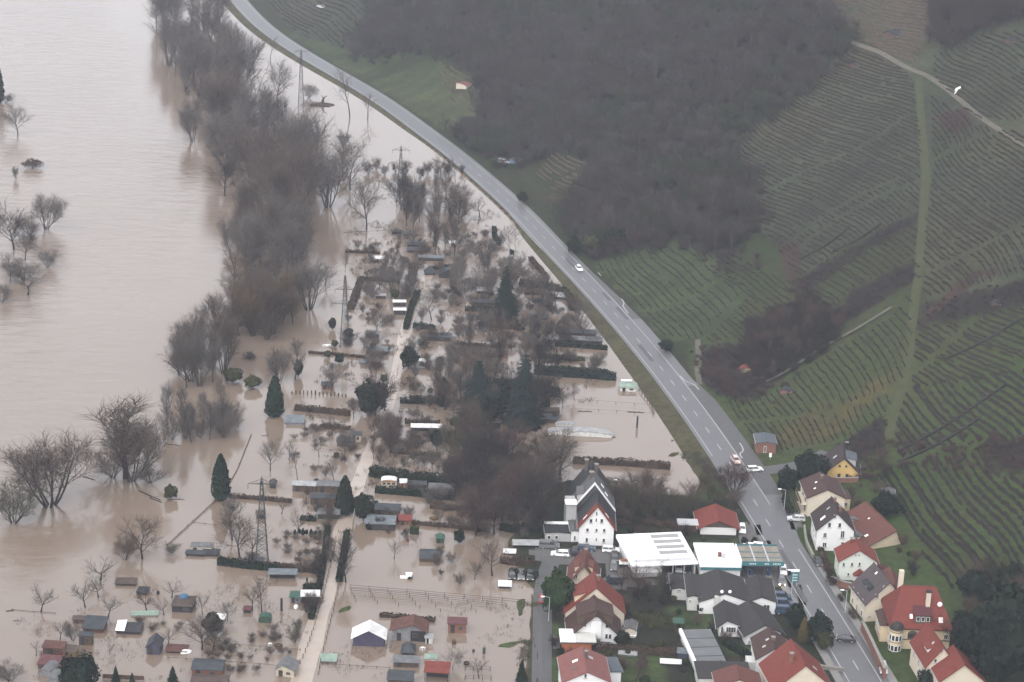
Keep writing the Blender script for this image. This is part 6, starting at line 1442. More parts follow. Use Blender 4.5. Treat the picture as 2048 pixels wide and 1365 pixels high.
S('gx', 920, 775, 948, 776, 5, 5, 3, 'brown', 'brown', 'brown hut between lane and broad conifer')

# ------------------------------------------------------------------ hedges
H_ = hedge
ALLOT_SHRUB = [(700, 480), (1010, 470), (1120, 600), (1200, 740), (1070, 900), (1060, 1120), (900, 1190), (740, 1060), (640, 1100), (600, 1010), (620, 780), (690, 640)]
H_([(436, 1128), (500, 1136), (560, 1141)], 1.6, 1.8, 'fir', 'long dark green hedge left of the pylon foot')
H_([(528, 1138), (590, 1141), (648, 1146)], 1.5, 1.4, 'beech', 'brown hedge running right from the pylon foot to the lane')
H_([(606, 1181), (641, 1183)], 1.5, 1.8, 'fir', 'short clipped dark hedge above the flat twin hut')
H_([(458, 996), (520, 1000), (584, 1006)], 1.0, .8, 'beech', 'thin brown hedge from the lone thuja to the dark cabins')
H_([(742, 950), (800, 962), (870, 968), (935, 975)], 2.4, 2.6, 'ivy', 'tall shaggy dark hedge above the cream caravan')
H_([(750, 985), (820, 990), (912, 1000)], 1.6, 1.6, 'fir', 'clipped dark green hedge below the cream caravan')
H_([(820, 1066), (837, 1067)], 1.6, 1.6, 'green', 'short green hedge block below the small red roof')
H_([(824, 1049), (900, 1056), (973, 1064)], 1.0, .6, 'beech', 'low brown hedge between cabins and lawn')
H_([(617, 707), (670, 710), (732, 717)], .7, 1.0, 'beech', 'narrow brown bank reaching out into the flood')
H_([(826, 656), (871, 661)], 1.8, .7, 'bluegreen', 'blue green windbreak hedge at the narrow lane')
H_([(1068, 748), (1150, 754), (1232, 760)], 2.2, 2.2, 'bluegreen', 'long dark green hedge near the road bank')
H_([(1078, 790), (1120, 792)], 2.2, 2.6, 'ivy', 'dark hedge block above the slate roofed hut')
H_([(1100, 738), (1215, 747)], 1.0, 1.6, 'olive', 'dull olive hedge behind the long dark green hedge')
H_([(1038, 572), (1090, 576), (1125, 585), (1143, 606), (1145, 622)], 2.0, 2.0, 'ivy', 'curved dark hedge round the ruined huts')
H_([(1060, 520), (1082, 545), (1094, 560)], 1.4, 1.4, 'beech', 'slanting purplish hedge in the far flood by the road')
H_([(988, 460), (990, 480), (998, 492)], 1.6, 1.4, 'ivy', 'short crooked dark hedge above the long far hut')
H_([(1146, 926), (1240, 930), (1340, 938)], 1.5, 1.8, 'beech', 'long brown scrub hedge standing in the flood above the terraced houses')
H_([(700, 620), (712, 590), (722, 560)], 1.2, 2.0, 'beech', 'hazy brown hedge along the left flooded path')
H_([(820, 800), (880, 806), (945, 808)], 1.4, 1.2, 'ivy', 'dark hedge line left of the broad conifer')
H_([(812, 660), (822, 620), (836, 590)], 1.8, 1.6, 'ivy', 'dark hedge along the right bank of the narrow lane')
H_([(590, 820), (650, 826), (700, 832)], 1.4, 1.6, 'beech', 'brown hedge below the row of stumps')
H_([(694, 1070), (688, 1110), (678, 1165)], 1.4, 1.3, 'ivy', 'dark hedge on the right bank of the near lane')
H_([(655, 1060), (650, 1110), (640, 1170), (622, 1240)], 1.2, 1.2, 'ivy', 'dark hedge on the left bank of the near lane')
H_([(1266, 1240), (1340, 1252), (1362, 1262)], 1.8, 2.2, 'olive', 'olive hedge behind the lawn of the white gabled house')
H_([(1190, 1300), (1260, 1304), (1350, 1310)], 1.5, 1.8, 'beech', 'dark brown hedge right of the orange boarded garage')
H_([(1232, 1046), (1310, 1052), (1390, 1058)], 1.3, 1.4, 'beech', 'garden hedge behind the white hall')
H_([(1640, 1100), (1650, 1128), (1664, 1160)], 1.0, 1.2, 'beech', 'brown hedge between main road and pale green house')
H_([(1570, 1000), (1580, 1028)], 1.2, 1.6, 'ivy', 'dark hedge at the roadside below the dark conifer')
H_([(1448, 1290), (1500, 1318)], 1.3, 1.4, 'fir', 'dark hedge between garages and latticed window house')
for a_, h_, k_, lab in ((((900, 566), (960, 570)), 1.4, 'ivy', 'dark hedge behind the hazy trees left of the lone conifer'), (((930, 622), (1000, 626)), 1.5, 'ivy', 'dark hedge below the black hut by the lone conifer'), (((960, 655), (1050, 660)), 1.2, 'beech', 'brown hedge across the middle gardens'),
    (((905, 690), (1000, 697)), 1.0, 'beech', 'thin brown hedge above the pale sheet roof'), (((1075, 716), (1170, 722)), 1.3, 'olive', 'olive hedge above the dull hedge by the road'), (((1010, 770), (1075, 775)), 1.6, 'ivy', 'dark hedge left of the long dark green hedge'),
    (((810, 846), (880, 850)), 1.0, 'beech', 'low brown hedge behind the row of black cabins'), (((900, 850), (1000, 858)), 1.3, 'ivy', 'dark hedge at the foot of the broad conifer'), (((780, 905), (880, 915)), .9, 'beech', 'low brown hedge left of the pruned evergreen'),
    (((930, 940), (1010, 948)), 1.8, 'ivy', 'dark hedge right of the red canopy'), (((860, 1016), (960, 1024)), 1.2, 'beech', 'brown hedge behind the yellow rowing boat'), (((1000, 1060), (1080, 1066)), 1.6, 'ivy', 'dark hedge between grove and dark yard'),
    (((600, 1040), (632, 1042)), .9, 'ivy', 'short dark hedge left of the dark green hut'), (((800, 806), (850, 808)), 1.3, 'ivy', 'dark hedge right of the big ivy clad tree'), (((640, 855), (700, 860)), 1.0, 'beech', 'thin hedge above the pale roof sheets'),
    (((690, 505), (760, 508)), .8, 'beech', 'thin hedge in the far flood above the white container'), (((720, 560), (800, 565)), 1.0, 'ivy', 'dark hedge left of the lane in the far gardens'), (((860, 540), (930, 536)), 1.2, 'ivy', 'dark hedge behind the big dark gabled hut'),
    (((1020, 1150), (1075, 1156)), 1.5, 'ivy', 'dark hedge along the lower edge of the dark yard'), (((1000, 1125), (1068, 1130)), 1.3, 'beech', 'brown hedge across the dark yard'), (((760, 1232), (870, 1243)), .7, 'beech', 'low brown bank behind the brick red roof'),
    (((1110, 692), (1215, 700)), 1.4, 'ivy', 'dark hedge below the long huts by the road')):
    H_(list(a_), h_, 1.3, k_, lab)
_sp = scatter_px(ALLOT_SHRUB, 170, 21, 5); _sP = on_ground([p[0] for p in _sp], [p[1] for p in _sp])
_lx = lambda y: float(np.interp(y, [480, 575, 670, 790, 905, 1000, 1130, 1290, 1365], [892, 846, 808, 784, 740, 705, 665, 622, 602]))
for (x, y), P in zip(_sp, _sP):
    if abs(x-_lx(y)) < 17: continue
    q = R.random(); loc = ('in the far flooded gardens' if y < 620 else 'in the middle flooded gardens' if y < 830 else 'in the near flooded gardens')+(' left of the lane' if x < _lx(y) else ' right of the lane' if x < _lx(y)+160 else ' toward the road')
    if q < .62: k, key, hh, wf, c = 'shrub', R.choice(('brown', 'grey', 'dark', 'brown')), R.uniform(12, 28), 1.2, 'shrub'
    elif q < .8: k, key, hh, wf, c = 'bush', R.choice(('ivy', 'fir', 'olive')), R.uniform(9, 20), 1.0, 'shrub'
    else: k, key, hh, wf, c = 'round', R.choice(('brown', 'grey')), R.uniform(26, 48), 1.0, 'tree'
    a = {'shrub': 'leafless '+HUE[key]+' shrub', 'bush': 'small '+HUE[key]+' leafy bush', 'round': 'small '+HUE[key]+' bare tree'}[k]
    plant(k, key, x, y, hh, a+' '+loc, a+('es ' if k == 'bush' else 's ')+loc, P=P, wf=wf, cat=c)
_sp = scatter_px([(1110, 1190), (1330, 1180), (1480, 1270), (1500, 1340), (1290, 1350), (1110, 1310)], 60, 15, 6)+scatter_px([(1640, 1110), (1665, 1180), (1725, 1260), (1700, 1230), (1650, 1160)], 7, 16, 7)+scatter_px([(1230, 1030), (1480, 1030), (1475, 1085), (1250, 1085)], 24, 20, 8)+scatter_px([(1800, 1080), (1850, 1120), (1830, 1170), (1790, 1110)], 6, 18, 9)
_sP = on_ground([p[0] for p in _sp], [p[1] for p in _sp])
for (x, y), P in zip(_sp, _sP):
    if R.random() < .6: plant('shrub', R.choice(('brown', 'dark', 'red')), x, y, R.uniform(12, 26), 'leafless garden shrub between the village houses', 'leafless shrubs between the village houses', P=P, wf=1.3, cat='shrub')
    else: plant('bush', R.choice(('ivy', 'green', 'olive')), x, y, R.uniform(9, 18), 'small green garden bush between the village houses', 'small green bushes between the village houses', P=P, cat='shrub')
for k, x in enumerate((590, 599, 606, 613, 622, 631, 640)):
    plant('bush' if k % 2 else 'column', 'fir', x, 1069+k*.4, 10+(k*7) % 5, 'small clipped dark bush in the row standing in the flood', 'small bushes in a row', wpx=7)

# ------------------------------------------------------------------ fences, trellises, posts
def fence(pts, h, gap, label, m=M_WOODB, rails=(.9,), name='fence', cat='fence', pr=.06, rr_=.03, wave=.12):
    A = on_ground([p[0] for p in pts], [p[1] for p in pts])[:, :2]; P = smooth_line(A, gap, 1); z = np.maximum(height_full(P[:, 0], P[:, 1])[0], 0)
    o = np.array([P[0, 0], P[0, 1], z[0]]); t = thing(name, label, cat, o); rr = random.Random(len(label)*7)
    key = ('post', round(h, 2), pr, m.name)
    if key not in _WIN: _WIN[key] = MB().box(-pr, pr, -pr, pr, -1.0, h).mesh('post', m)
    for p, zz in zip(P, z):
        q = link('post', _WIN[key], t, (p[0]-o[0], p[1]-o[1], zz-o[2]+rr.uniform(-wave, wave))); q.rotation_euler = (rr.uniform(-.08, .08), rr.uniform(-.08, .08), rr.uniform(0, 1.5))
    for rl_ in rails:
        mb = MB()
        for i in range(len(P)-1): mb.tube((P[i, 0]-o[0], P[i, 1]-o[1], z[i]-o[2]+h*rl_), (P[i+1, 0]-o[0], P[i+1, 1]-o[1], z[i+1]-o[2]+h*rl_), rr_, rr_, 4)
        mb.build('rail', m, t)
    return t
fence([(335, 1092), (380, 1050), (415, 1018), (447, 990), (475, 940), (502, 872)], .5, 1.6, 'half drowned fence line running past the lone thuja', rails=(.1, .8), rr_=.055, wave=.3)
fence([(388, 1046), (432, 1052)], .4, 2.5, 'short drowned fence right of the fence line bend', rails=(.5,), rr_=.05)
for k in range(5): fence([(700+k*3, 1180+k*6), (860, 1193+k*6.5), (1042-k*30, 1210+k*5.5)], 1.3-.1*k, 4.5, ['dark wire trellis, topmost row of the flooded trellis field', 'second row from the top of the flooded trellis field', 'middle row of the flooded trellis field', 'second row from the bottom of the flooded trellis field', 'bottom row of the flooded trellis field'][k], rails=(.55, .95), name='trellis', cat='trellis', pr=.05, rr_=.055 if k < 2 else .02)
fence([(584, 788), (640, 790), (692, 795)], 1.0, 1.1, 'row of short dark stumps in the flood', rails=(), name='stump_row', cat='stumps', pr=.16, wave=.3)
fence([(1120, 803), (1220, 808), (1306, 815)], .9, 5, 'thin fence upper one across the flooded field by the road', rails=(.9,), pr=.05)
fence([(1124, 820), (1220, 824), (1306, 830)], .7, 5, 'thin fence lower one across the flooded field by the road', rails=(.8,), pr=.05)
fence([(1278, 783), (1300, 808), (1308, 830)], 1.0, 2.5, 'dark fence slanting down at the right end of the flooded field', rails=(.5, .9), pr=.09, rr_=.07)
fence([(930, 1342), (980, 1343)], 1.2, 2.0, 'dark railing of the small flooded pen, rear side', rails=(.3, .6, .95)); fence([(930, 1360), (982, 1362)], 1.2, 2.0, 'dark railing of the small flooded pen, front side', rails=(.3, .6, .95))
fence([(336, 1318), (440, 1326), (500, 1328), (556, 1335)], .6, 4, 'thin dark fence crossing the water below the dense lower left trees', rails=(.7,), rr_=.05)
fence([(440, 1290), (520, 1295), (600, 1302)], .5, 4, 'thin fence in the water above the grey roofed hut', rails=(.7,), rr_=.04)
fence([(645, 1330), (700, 1333), (780, 1338)], .5, 3, 'thin dark fence below the white tent', rails=(.6,), rr_=.05)
fence([(25, 1221), (60, 1224), (110, 1228)], .35, 4, 'drowned fence line left of the slate pent roof', rails=(.5,), rr_=.06)
fence([(688, 468), (760, 464), (800, 462)], .8, 4, 'thin fence line in the far flood left of the tree clump', rails=(.6,), rr_=.08)
fence([(590, 1352), (618, 1290), (640, 1215), (655, 1160), (672, 1080)], 1.1, 2.6, 'post fence at the left edge of the flooded lane', rails=(.5,), pr=.07); fence([(636, 1350), (652, 1280), (672, 1200), (686, 1130)], 1.0, 2.6, 'post fence at the right edge of the flooded lane', rails=(.5,), pr=.07)
fence([(1020, 430), (1050, 466), (1082, 500)], .7, 4, 'pale kerb fence at the flooded edge of the main road', m=M_METAL, rails=(.6,), rr_=.08)
fence([(206, 1358), (288, 1362)], 1.1, 1.2, 'brown board fence along the bottom edge', rails=(.2, .35, .5, .65, .8, .95), rr_=.09)
fence([(640, 900), (700, 905)], .6, 3, 'faint fence line above the allotment cabins', rails=(.6,), rr_=.05)
fence([(770, 915), (850, 920), (905, 926)], .8, 2.4, 'dark fence in water below the pruned evergreen', rails=(.4, .8), rr_=.06)
fence([(1070, 1296), (1062, 1250), (1063, 1196)], .9, 4, 'post fence on the grass edge left of the lane', rails=(.8,))

def wall_run(pts, h, w, m, label, name='garden_wall'):
    A = on_ground([p[0] for p in pts], [p[1] for p in pts])[:, :2]; P = smooth_line(A, 2.0, 1); z = np.maximum(height_full(P[:, 0], P[:, 1])[0], 0)
    o = np.array([P[0, 0], P[0, 1], z[0]]); t = np.gradient(P, axis=0); t /= np.linalg.norm(t, axis=1, keepdims=True); nr = np.c_[t[:, 1], -t[:, 0]]; mb = MB(); cb = MB()
    th = thing(name, label, 'wall', o)
    for i in range(len(P)-1):
        q = [np.r_[P[i]-nr[i]*w/2, z[i]]-o, np.r_[P[i]+nr[i]*w/2, z[i]]-o, np.r_[P[i+1]+nr[i+1]*w/2, z[i+1]]-o, np.r_[P[i+1]-nr[i+1]*w/2, z[i+1]]-o]
        lo = [(a[0], a[1], a[2]-.8) for a in q]; hi = [(a[0], a[1], a[2]+h) for a in q]; mb.hexa(lo, hi)
        g = [np.r_[P[i]-nr[i]*w*.7, z[i]]-o, np.r_[P[i]+nr[i]*w*.7, z[i]]-o, np.r_[P[i+1]+nr[i+1]*w*.7, z[i+1]]-o, np.r_[P[i+1]-nr[i+1]*w*.7, z[i+1]]-o]
        cb.hexa([(a[0], a[1], a[2]+h+.003) for a in g], [(a[0], a[1], a[2]+h+.12) for a in g])
    mb.build('masonry', m, th); cb.build('coping', m if name == 'drystone_wall' else M_STONE, th)
    return th
wall_run([(1723, 1262), (1738, 1292), (1752, 1322), (1768, 1358)], 2.4, .5, M_BRICK, 'reddish sandstone wall along the road below the villa')
wall_run([(1662, 1166), (1690, 1180), (1722, 1182)], 1.6, .5, M_BRICK, 'wine red terrace wall below the pale green house')
wall_run([(1608, 1058), (1612, 1090), (1626, 1118)], 1.0, .4, M_STONE, 'low grey wall at the road foot of the tall white house')
wall_run([(1645, 962), (1690, 966), (1716, 964)], 1.2, .4, M_BRICK, 'brown terrace wall in front of the yellow house')
wall_run([(1616, 1333), (1650, 1340), (1688, 1344)], .8, .4, M_STONE, 'low stone wall beside the main road above the broad red roof')
for k, (a, b, lab) in enumerate((((1795, 905), (2010, 772), 'dark wall line climbing the right vineyard, uppermost'), ((1800, 925), (1960, 838), 'dark wall line climbing the right vineyard, lower'), ((1890, 720), (2040, 640), 'dark wall line climbing the slope below the red brown strip'), ((1600, 520), (1700, 455), 'dark wall line between the upper plots'), ((1665, 505), (1760, 450), 'dark wall line beside the upper scrub strip'))):
    wall_run([a, ((a[0]+b[0])/2+5, (a[1]+b[1])/2+4), b], .55, .5, mat('dark_drystone', (.020, .019, .018), .95, .3, .8), lab, 'drystone_wall')

# ------------------------------------------------------------------ drowned garden growth and small drift
def tufts(name, label, key, polys, n, hlim, seed, dens=9, wid=.05):
    rr = np.random.default_rng(seed); V = []; F = []
    xs = [p[0] for q in polys for p in q]; ys = [p[1] for q in polys for p in q]; got = 0
    while got < n:
        X = rr.uniform(min(xs), max(xs), 4000); Y = rr.uniform(min(ys), max(ys), 4000); P = on_plane(X, Y, 0.0)
        m = np.zeros(4000, bool)
        for q in polys: m |= inpoly(X, Y, q)
        c = wob(P[:, 0], P[:, 1], 9, seed)+.7*wob(P[:, 0], P[:, 1], 3.1, seed+1)
        m &= c > .25
        for p in P[m][:n-got]:
            h = rr.uniform(*hlim); got += 1
            for _ in range(dens):
                a = rr.uniform(0, 6.283); b = p+np.array([rr.normal(0, .35), rr.normal(0, .35), -.1]); l = h*rr.uniform(.4, 1.1); tip = b+np.array([math.cos(a)*l*.45, math.sin(a)*l*.45, l]); s = np.array([-math.sin(a), math.cos(a), 0])*wid
                i = len(V); V += [b-s, b+s, tip]; F.append((i, i+1, i+2))
    return tag(link(name, mesh_np(name, np.array(V), np.array(F), vmat('twig', key))), label, None, None, 'stuff')
ALLOT = [(700, 480), (1010, 470), (1120, 600), (1230, 760), (1080, 900), (1060, 1090), (740, 1060), (640, 1100), (600, 1010), (620, 780), (690, 640)]
tufts('drowned_plants', 'brown drowned garden plants sticking out of the flood in the allotments', 'brown', [ALLOT], 2600, (.4, 1.5), 21)
tufts('drowned_plants', 'grey brown stalks sticking out of the flood in the far gardens', 'grey', [[(720, 380), (960, 380), (1060, 520), (1000, 640), (720, 620), (690, 480)]], 900, (.5, 1.6), 22)
tufts('drowned_plants', 'dark stalks in the flooded plots at the bottom', 'dark', [[(20, 1240), (380, 1180), (640, 1050), (650, 1330), (400, 1365), (60, 1360)], [(690, 1190), (1050, 1200), (1040, 1360), (640, 1360)]], 1100, (.25, .9), 23, 7, .03)
tufts('reed_edge', 'dry grass and weeds along the flood edge of the village', 'olive', [[(1036, 1365), (1044, 1200), (1010, 1090), (1030, 1085), (1072, 1180), (1066, 1365)], [(1110, 965), (1215, 955), (1400, 985), (1400, 998), (1210, 975), (1110, 985)], [(1360, 905), (1420, 900), (1450, 960), (1390, 960)]], 900, (.3, .8), 24)
# ------------------------------------------------------------------ power pylons
M_LAT = mat('pylon_steel', (.045, .047, .050), .6, .15)
def pylon(px, py, hpx, arms, label, base=1.5):
    P = on_plane(px, py, 0.0); s = scale_at(P); h = hpx/(s*math.cos(TH)); t = thing('power_pylon', label, 'pylon', P, 0.06); b = base; tp = .28
    def w(z): return b+(tp-b)*min(1, z/(h*.97))
    for sx in (-1, 1):
        for sy in (-1, 1): MB().tube((sx*b, sy*b, -1), (sx*tp*.4, sy*tp*.4, h*.98), .13, .08, 4).build('leg', M_LAT, t)
    br = MB(); z = 0.0; k = 0
    while z < h*.93:
        z2 = z+max(1.4, w(z)*1.5); a, c = w(z)*(1-.02), w(min(z2, h*.95))
        for (x0, y0), (x1, y1) in (((-1, -1), (1, -1)), ((1, -1), (1, 1)), ((1, 1), (-1, 1)), ((-1, 1), (-1, -1))):
            br.tube((x0*a, y0*a, z), (x1*c, y1*c, z2), .055, .055, 3).tube((x1*a, y1*a, z), (x0*c, y0*c, z2), .055, .055, 3)
            if k % 2 == 0: br.tube((x0*a, y0*a, z), (x1*a, y1*a, z), .05, .05, 3)
        z = z2; k += 1
    br.build('bracing', M_LAT, t); MB().tube((0, 0, h*.9), (0, 0, h), .10, .05, 4).build('tip', M_LAT, t)
    for apx, half in arms:
        z = h-apx/(s*math.cos(TH)); l = half/s; ww = w(z)*.7; m = MB()
        for sg in (-1, 1):
            m.tube((0, -ww, z), (sg*l, 0, z), .07, .05, 4).tube((0, ww, z), (sg*l, 0, z), .07, .05, 4).tube((0, 0, z+1.2), (sg*l, 0, z), .06, .05, 4)
            for f in (.35, .65): m.tube((sg*l*f, 0, z), (sg*l*f, 0, z+1.2*(1-f)), .04, .04, 3)
        a = m.build('cross_arm', M_LAT, t)
        for x in (-l, l): MB().tube((x, 0, z-.02), (x, 0, z-1.3), .07, .07, 5).build('insulator', M_FRAMED, a)
    return t
pylon(524, 1128, 180, [(16, 27)], 'nearest lattice pylon standing in the flood at the orange shed', 1.5)
pylon(689, 690, 140, [(30, 20), (58, 28)], 'second nearest lattice pylon with two cross arms in the gardens', 1.4)
pylon(800, 412, 118, [(10, 17), (35, 24)], 'dark lattice pylon at the far tree clump near the bend', 1.4)
pylon(602, 214, 110, [(5, 13), (24, 11)], 'faint lattice pylon in the water beside the far road', 1.3)
pylon(434, 48, 92, [(12, 14), (36, 14)], 'faintest lattice pylon cut by the top edge', 1.3)

# ------------------------------------------------------------------ cars
PAINT = {}
def paint(k, c):
    return mat('car_paint_'+k, c, .28, .03, .5, .6)
CARC = {'white': (.74, .74, .74), 'silver': (.42, .43, .44), 'black': (.020, .021, .024), 'blue': (.025, .045, .085), 'red': (.24, .035, .035), 'darkblue': (.02, .032, .045), 'grey': (.12, .125, .13), 'orange': (.5, .14, .03), 'palered': (.55, .40, .38)}
M_TYRE = mat('tyre', (.018, .018, .018), .9, .1); M_RIM = mat('rim', (.35, .35, .36), .4, .1); M_LAMP = mat('headlight_glass', (.75, .74, .68), .2, .05); M_TAIL = mat('tail_light', (.30, .02, .02), .3, .05)
M_LIT = mat('lit_headlight', (1.0, .72, .40), .3, .02, emit=9.0)
_CAR = {}
def car_meshes(kind):
    if kind in _CAR: return _CAR[kind]
    van = kind == 'van'
    L, W = (4.9, 1.9) if van else (4.35, 1.75)
    if van: prof = [(-L/2, .38), (L/2, .38), (L/2, .80), (L/2-.35, 1.05), (L/2-.95, 1.18), (-L/2+.05, 1.18), (-L/2, .9)]; cab = [(-L/2+.06, 1.18), (L/2-.98, 1.18), (L/2-1.75, 1.92), (-L/2+.15, 1.95)]
    elif kind == 'hatch': prof = [(-L/2, .34), (L/2, .34), (L/2, .62), (L/2-.25, .80), (.85, .95), (-L/2+.08, .98), (-L/2, .7)]; cab = [(-L/2+.10, .97), (.95, .94), (.30, 1.44), (-1.45, 1.47)]
    elif kind == 'estate': prof = [(-L/2, .34), (L/2, .34), (L/2, .60), (L/2-.25, .78), (.90, .92), (-L/2+.06, .96), (-L/2, .7)]; cab = [(-L/2+.08, .95), (1.0, .91), (.35, 1.40), (-1.85, 1.45)]
    else: prof = [(-L/2, .34), (L/2, .34), (L/2, .58), (L/2-.25, .76), (.90, .90), (-1.35, .94), (-L/2+.12, .92), (-L/2, .68)]; cab = [(-1.55, .93), (1.0, .89), (.35, 1.38), (-.85, 1.40)]
    def loft(poly, w0, w1, zr):
        n = len(poly); V = []
        for s in (-1, 1): V += [(x, s*((w0+(w1-w0)*min(1, max(0, (z-zr[0])/(zr[1]-zr[0]))))), z) for x, z in poly]
        return V, [tuple(range(n)), tuple(range(2*n-1, n-1, -1))]+[(k, n+k, n+(k+1) % n, (k+1) % n) for k in range(n)]
    b = MB(); b.add(*loft(prof, W/2, W/2-.10, (.5, 1.0)))
    g = MB(); g.add(*loft(cab, W/2-.12, W/2-.33, (cab[0][1], cab[2][1])))
    r = MB(); (x2, z2), (x3, z3) = cab[2], cab[3]; hw = W/2-.31
    r.hexa([(x3-.02, -hw, z3-.01), (x2+.02, -hw, z2-.01), (x2+.02, hw, z2-.01), (x3-.02, hw, z3-.01)], [(x3+.05, -hw+.06, z3+.05), (x2-.05, -hw+.06, z2+.05), (x2-.05, hw-.06, z2+.05), (x3+.05, hw-.06, z3+.05)])
    for s in (-1, 1):                                   # window pillars
        for f in (.0, .5, 1.0):
            p = Vector((cab[0][0]+(cab[1][0]-cab[0][0])*f, s*(W/2-.115), cab[0][1])); q = Vector((cab[3][0]+(cab[2][0]-cab[3][0])*f, s*(hw+.005), z3-.01)); r.tube(p, q, .045, .04, 4)
    if van: r.box(-L/2+.3, .2, -(W/2-.21), (W/2-.21), 1.2, 1.9)
    wm = MB().tube((0, -.11, 0), (0, .11, 0), .32, .32, 14).mesh('tyre', M_TYRE); rm = MB().tube((0, -.115, 0), (0, .115, 0), .19, .19, 10).mesh('rim', M_RIM)
    hl = MB().box(-.06, .03, -.17, .17, -.07, .07).mesh('headlight', M_LAMP); tl = MB().box(-.03, .05, -.13, .13, -.10, .10).mesh('tail_light', M_TAIL)
    _CAR[kind] = (b, g.mesh('windows', M_GLASS), r, wm, rm, hl, tl, L, W, prof, {})
    return _CAR[kind]
def car(kind, col, px, py, head, label, group=None, lit=False, name='car'):
    """head: photo pixel the nose points to"""
    b, g, r, wm, rm, hl, tl, L, W, prof, cache = car_meshes(kind)
    P = G(px, py); Q = G(*head); a = math.atan2(Q[1]-P[1], Q[0]-P[0]); m = paint(col, CARC[col])
    if col not in cache: cache[col] = (b.mesh('body', m), r.mesh('roof', m))
    z = max(P[2], hz(P[0], P[1])); dr = polydist([P[0]], [P[1]], ROAD); ds = float((-dr[1]*dr[0])[0])
    if -4.6 < ds < 8: z = max(z, ROAD_Z+.015)
    t = thing(name, label, 'van' if kind == 'van' else 'car', (P[0], P[1], z), a, group)
    bo = link('body', cache[col][0], t); link('windows', g, t); link('roof', cache[col][1], t)
    for x in (-L*.30, L*.31):
        for s in (-1, 1):
            w = link('wheel', wm, t, (x, s*(W/2-.09), .32)); link('rim', rm, w)
    for s in (-1, 1):
        o = link('headlight', hl, t, (L/2, s*(W/2-.28), prof[2][1]-.02))
        if lit:
            MB().cyl(0, 0, 0, .01, .01, 3)
            q = MB().dome(0, 0, 0, .13, .13, .10, 8, 3).build('lamp_glow', M_LIT, o); q.rotation_euler = (0, math.pi/2, 0); q.location = (.03, 0, 0)
        link('tail_light', tl, t, (-L/2, s*(W/2-.25), prof[2][1]+.08))
    return t
car('sedan', 'black', 1692, 1283, (1640, 1277), 'dark saloon with shiny roof on the main road near the bottom')
car('estate', 'white', 1509, 943, (1560, 939), 'white car turning at the road junction')
car('hatch', 'palered', 1471, 925, (1490, 955), 'pale reddish car on the main road above the junction')
car('hatch', 'white', 1158, 541, (1182, 570), 'lone white car far up the main road')
car('estate', 'white', 1120, 1112, (1060, 1108), 'white car left in the yard by the tall white house')
car('sedan', 'black', 1151, 1111, (1200, 1112), 'black car right of the white car in the yard')
car('estate', 'white', 1222, 1104, (1280, 1106), 'white estate car at the right corner of the tall white house')
car('hatch', 'grey', 1227, 1137, (1228, 1160), 'grey car parked nose down beside the hall')
car('hatch', 'black', 1229, 1118, (1231, 1140), 'dark car behind the grey one beside the hall')
car('van', 'darkblue', 1225, 1168, (1160, 1166), 'dark blue van between hall and garden')
car('hatch', 'black', 1254, 1152, (1256, 1180), 'black car under the orange canopy at the hall corner')
car('hatch', 'silver', 1357, 1140, (1358, 1165), 'silver car parked inside the open bay of the hall')
car('hatch', 'grey', 1339, 1163, (1340, 1190), 'grey car in front of the open bay of the hall')
car('hatch', 'black', 1375, 1143, (1376, 1165), 'black car at the right end of the open bay')
car('hatch', 'grey', 1563, 1166, (1568, 1200), 'car with glowing headlights at the petrol station', lit=True)
car('hatch', 'white', 1566, 1146, (1570, 1180), 'white car waiting behind the one with glowing headlights')
car('sedan', 'white', 1503, 1098, (1560, 1103), 'left white car behind the canopy roof')
car('estate', 'white', 1522, 1097, (1570, 1101), 'right white car behind the canopy roof')
car('van', 'blue', 1562, 1200, (1620, 1203), 'rearmost of three dark blue vans in a row', 'dark blue vans parked in a row')
car('van', 'blue', 1566, 1213, (1620, 1216), 'middle one of three dark blue vans in a row', 'dark blue vans parked in a row')
car('van', 'blue', 1570, 1227, (1625, 1230), 'front one of three dark blue vans in a row', 'dark blue vans parked in a row')
car('hatch', 'white', 1484, 1062, (1486, 1085), 'white car parked right of the low red roof')
car('estate', 'silver', 1592, 1042, (1560, 1040), 'silver car parked at the road below the cream house')
car('hatch', 'red', 1084, 1202, (1085, 1180), 'dark red car on the lane beside the yew')
car('estate', 'silver', 1766, 1342, (1772, 1375), 'silver car parked below the sandstone wall')
car('van', 'white', 1006, 328, (1060, 332), 'white van beside the tiny hut at the wood foot')
car('sedan', 'black', 1636, 1128, (1650, 1160), 'black car tucked between road and tall white house')
car('hatch', 'black', 1024, 1154, (1024, 1175), 'left of three dark cars parked at the flood edge of the yard')
car('hatch', 'grey', 1042, 1155, (1042, 1176), 'middle of three dark cars parked at the flood edge of the yard')
car('hatch', 'black', 1060, 1156, (1060, 1177), 'right of three dark cars parked at the flood edge of the yard')
car('van', 'grey', 1098, 1096, (1150, 1098), 'grey van beside the low dark extension')
car('estate', 'blue', 1172, 1101, (1220, 1103), 'blue car in front of the tall white house')
car('hatch', 'white', 1533, 1185, (1535, 1165), 'white car beside the bungalow with the large window')
# orange and white canopy at the hall corner
t, w, h, L, ro = shed('mono', 1240, 1138, 1263, 1139, 10, 5, 3, 'dark', 'white', 'small white and orange canopy at the left corner of the hall', name='canopy', cat='canopy', open_=True)
MB().box(0, w, L*.45, L*.95, h+.55, h+.75).build('orange_cover', M_BOARD['orange'], t)
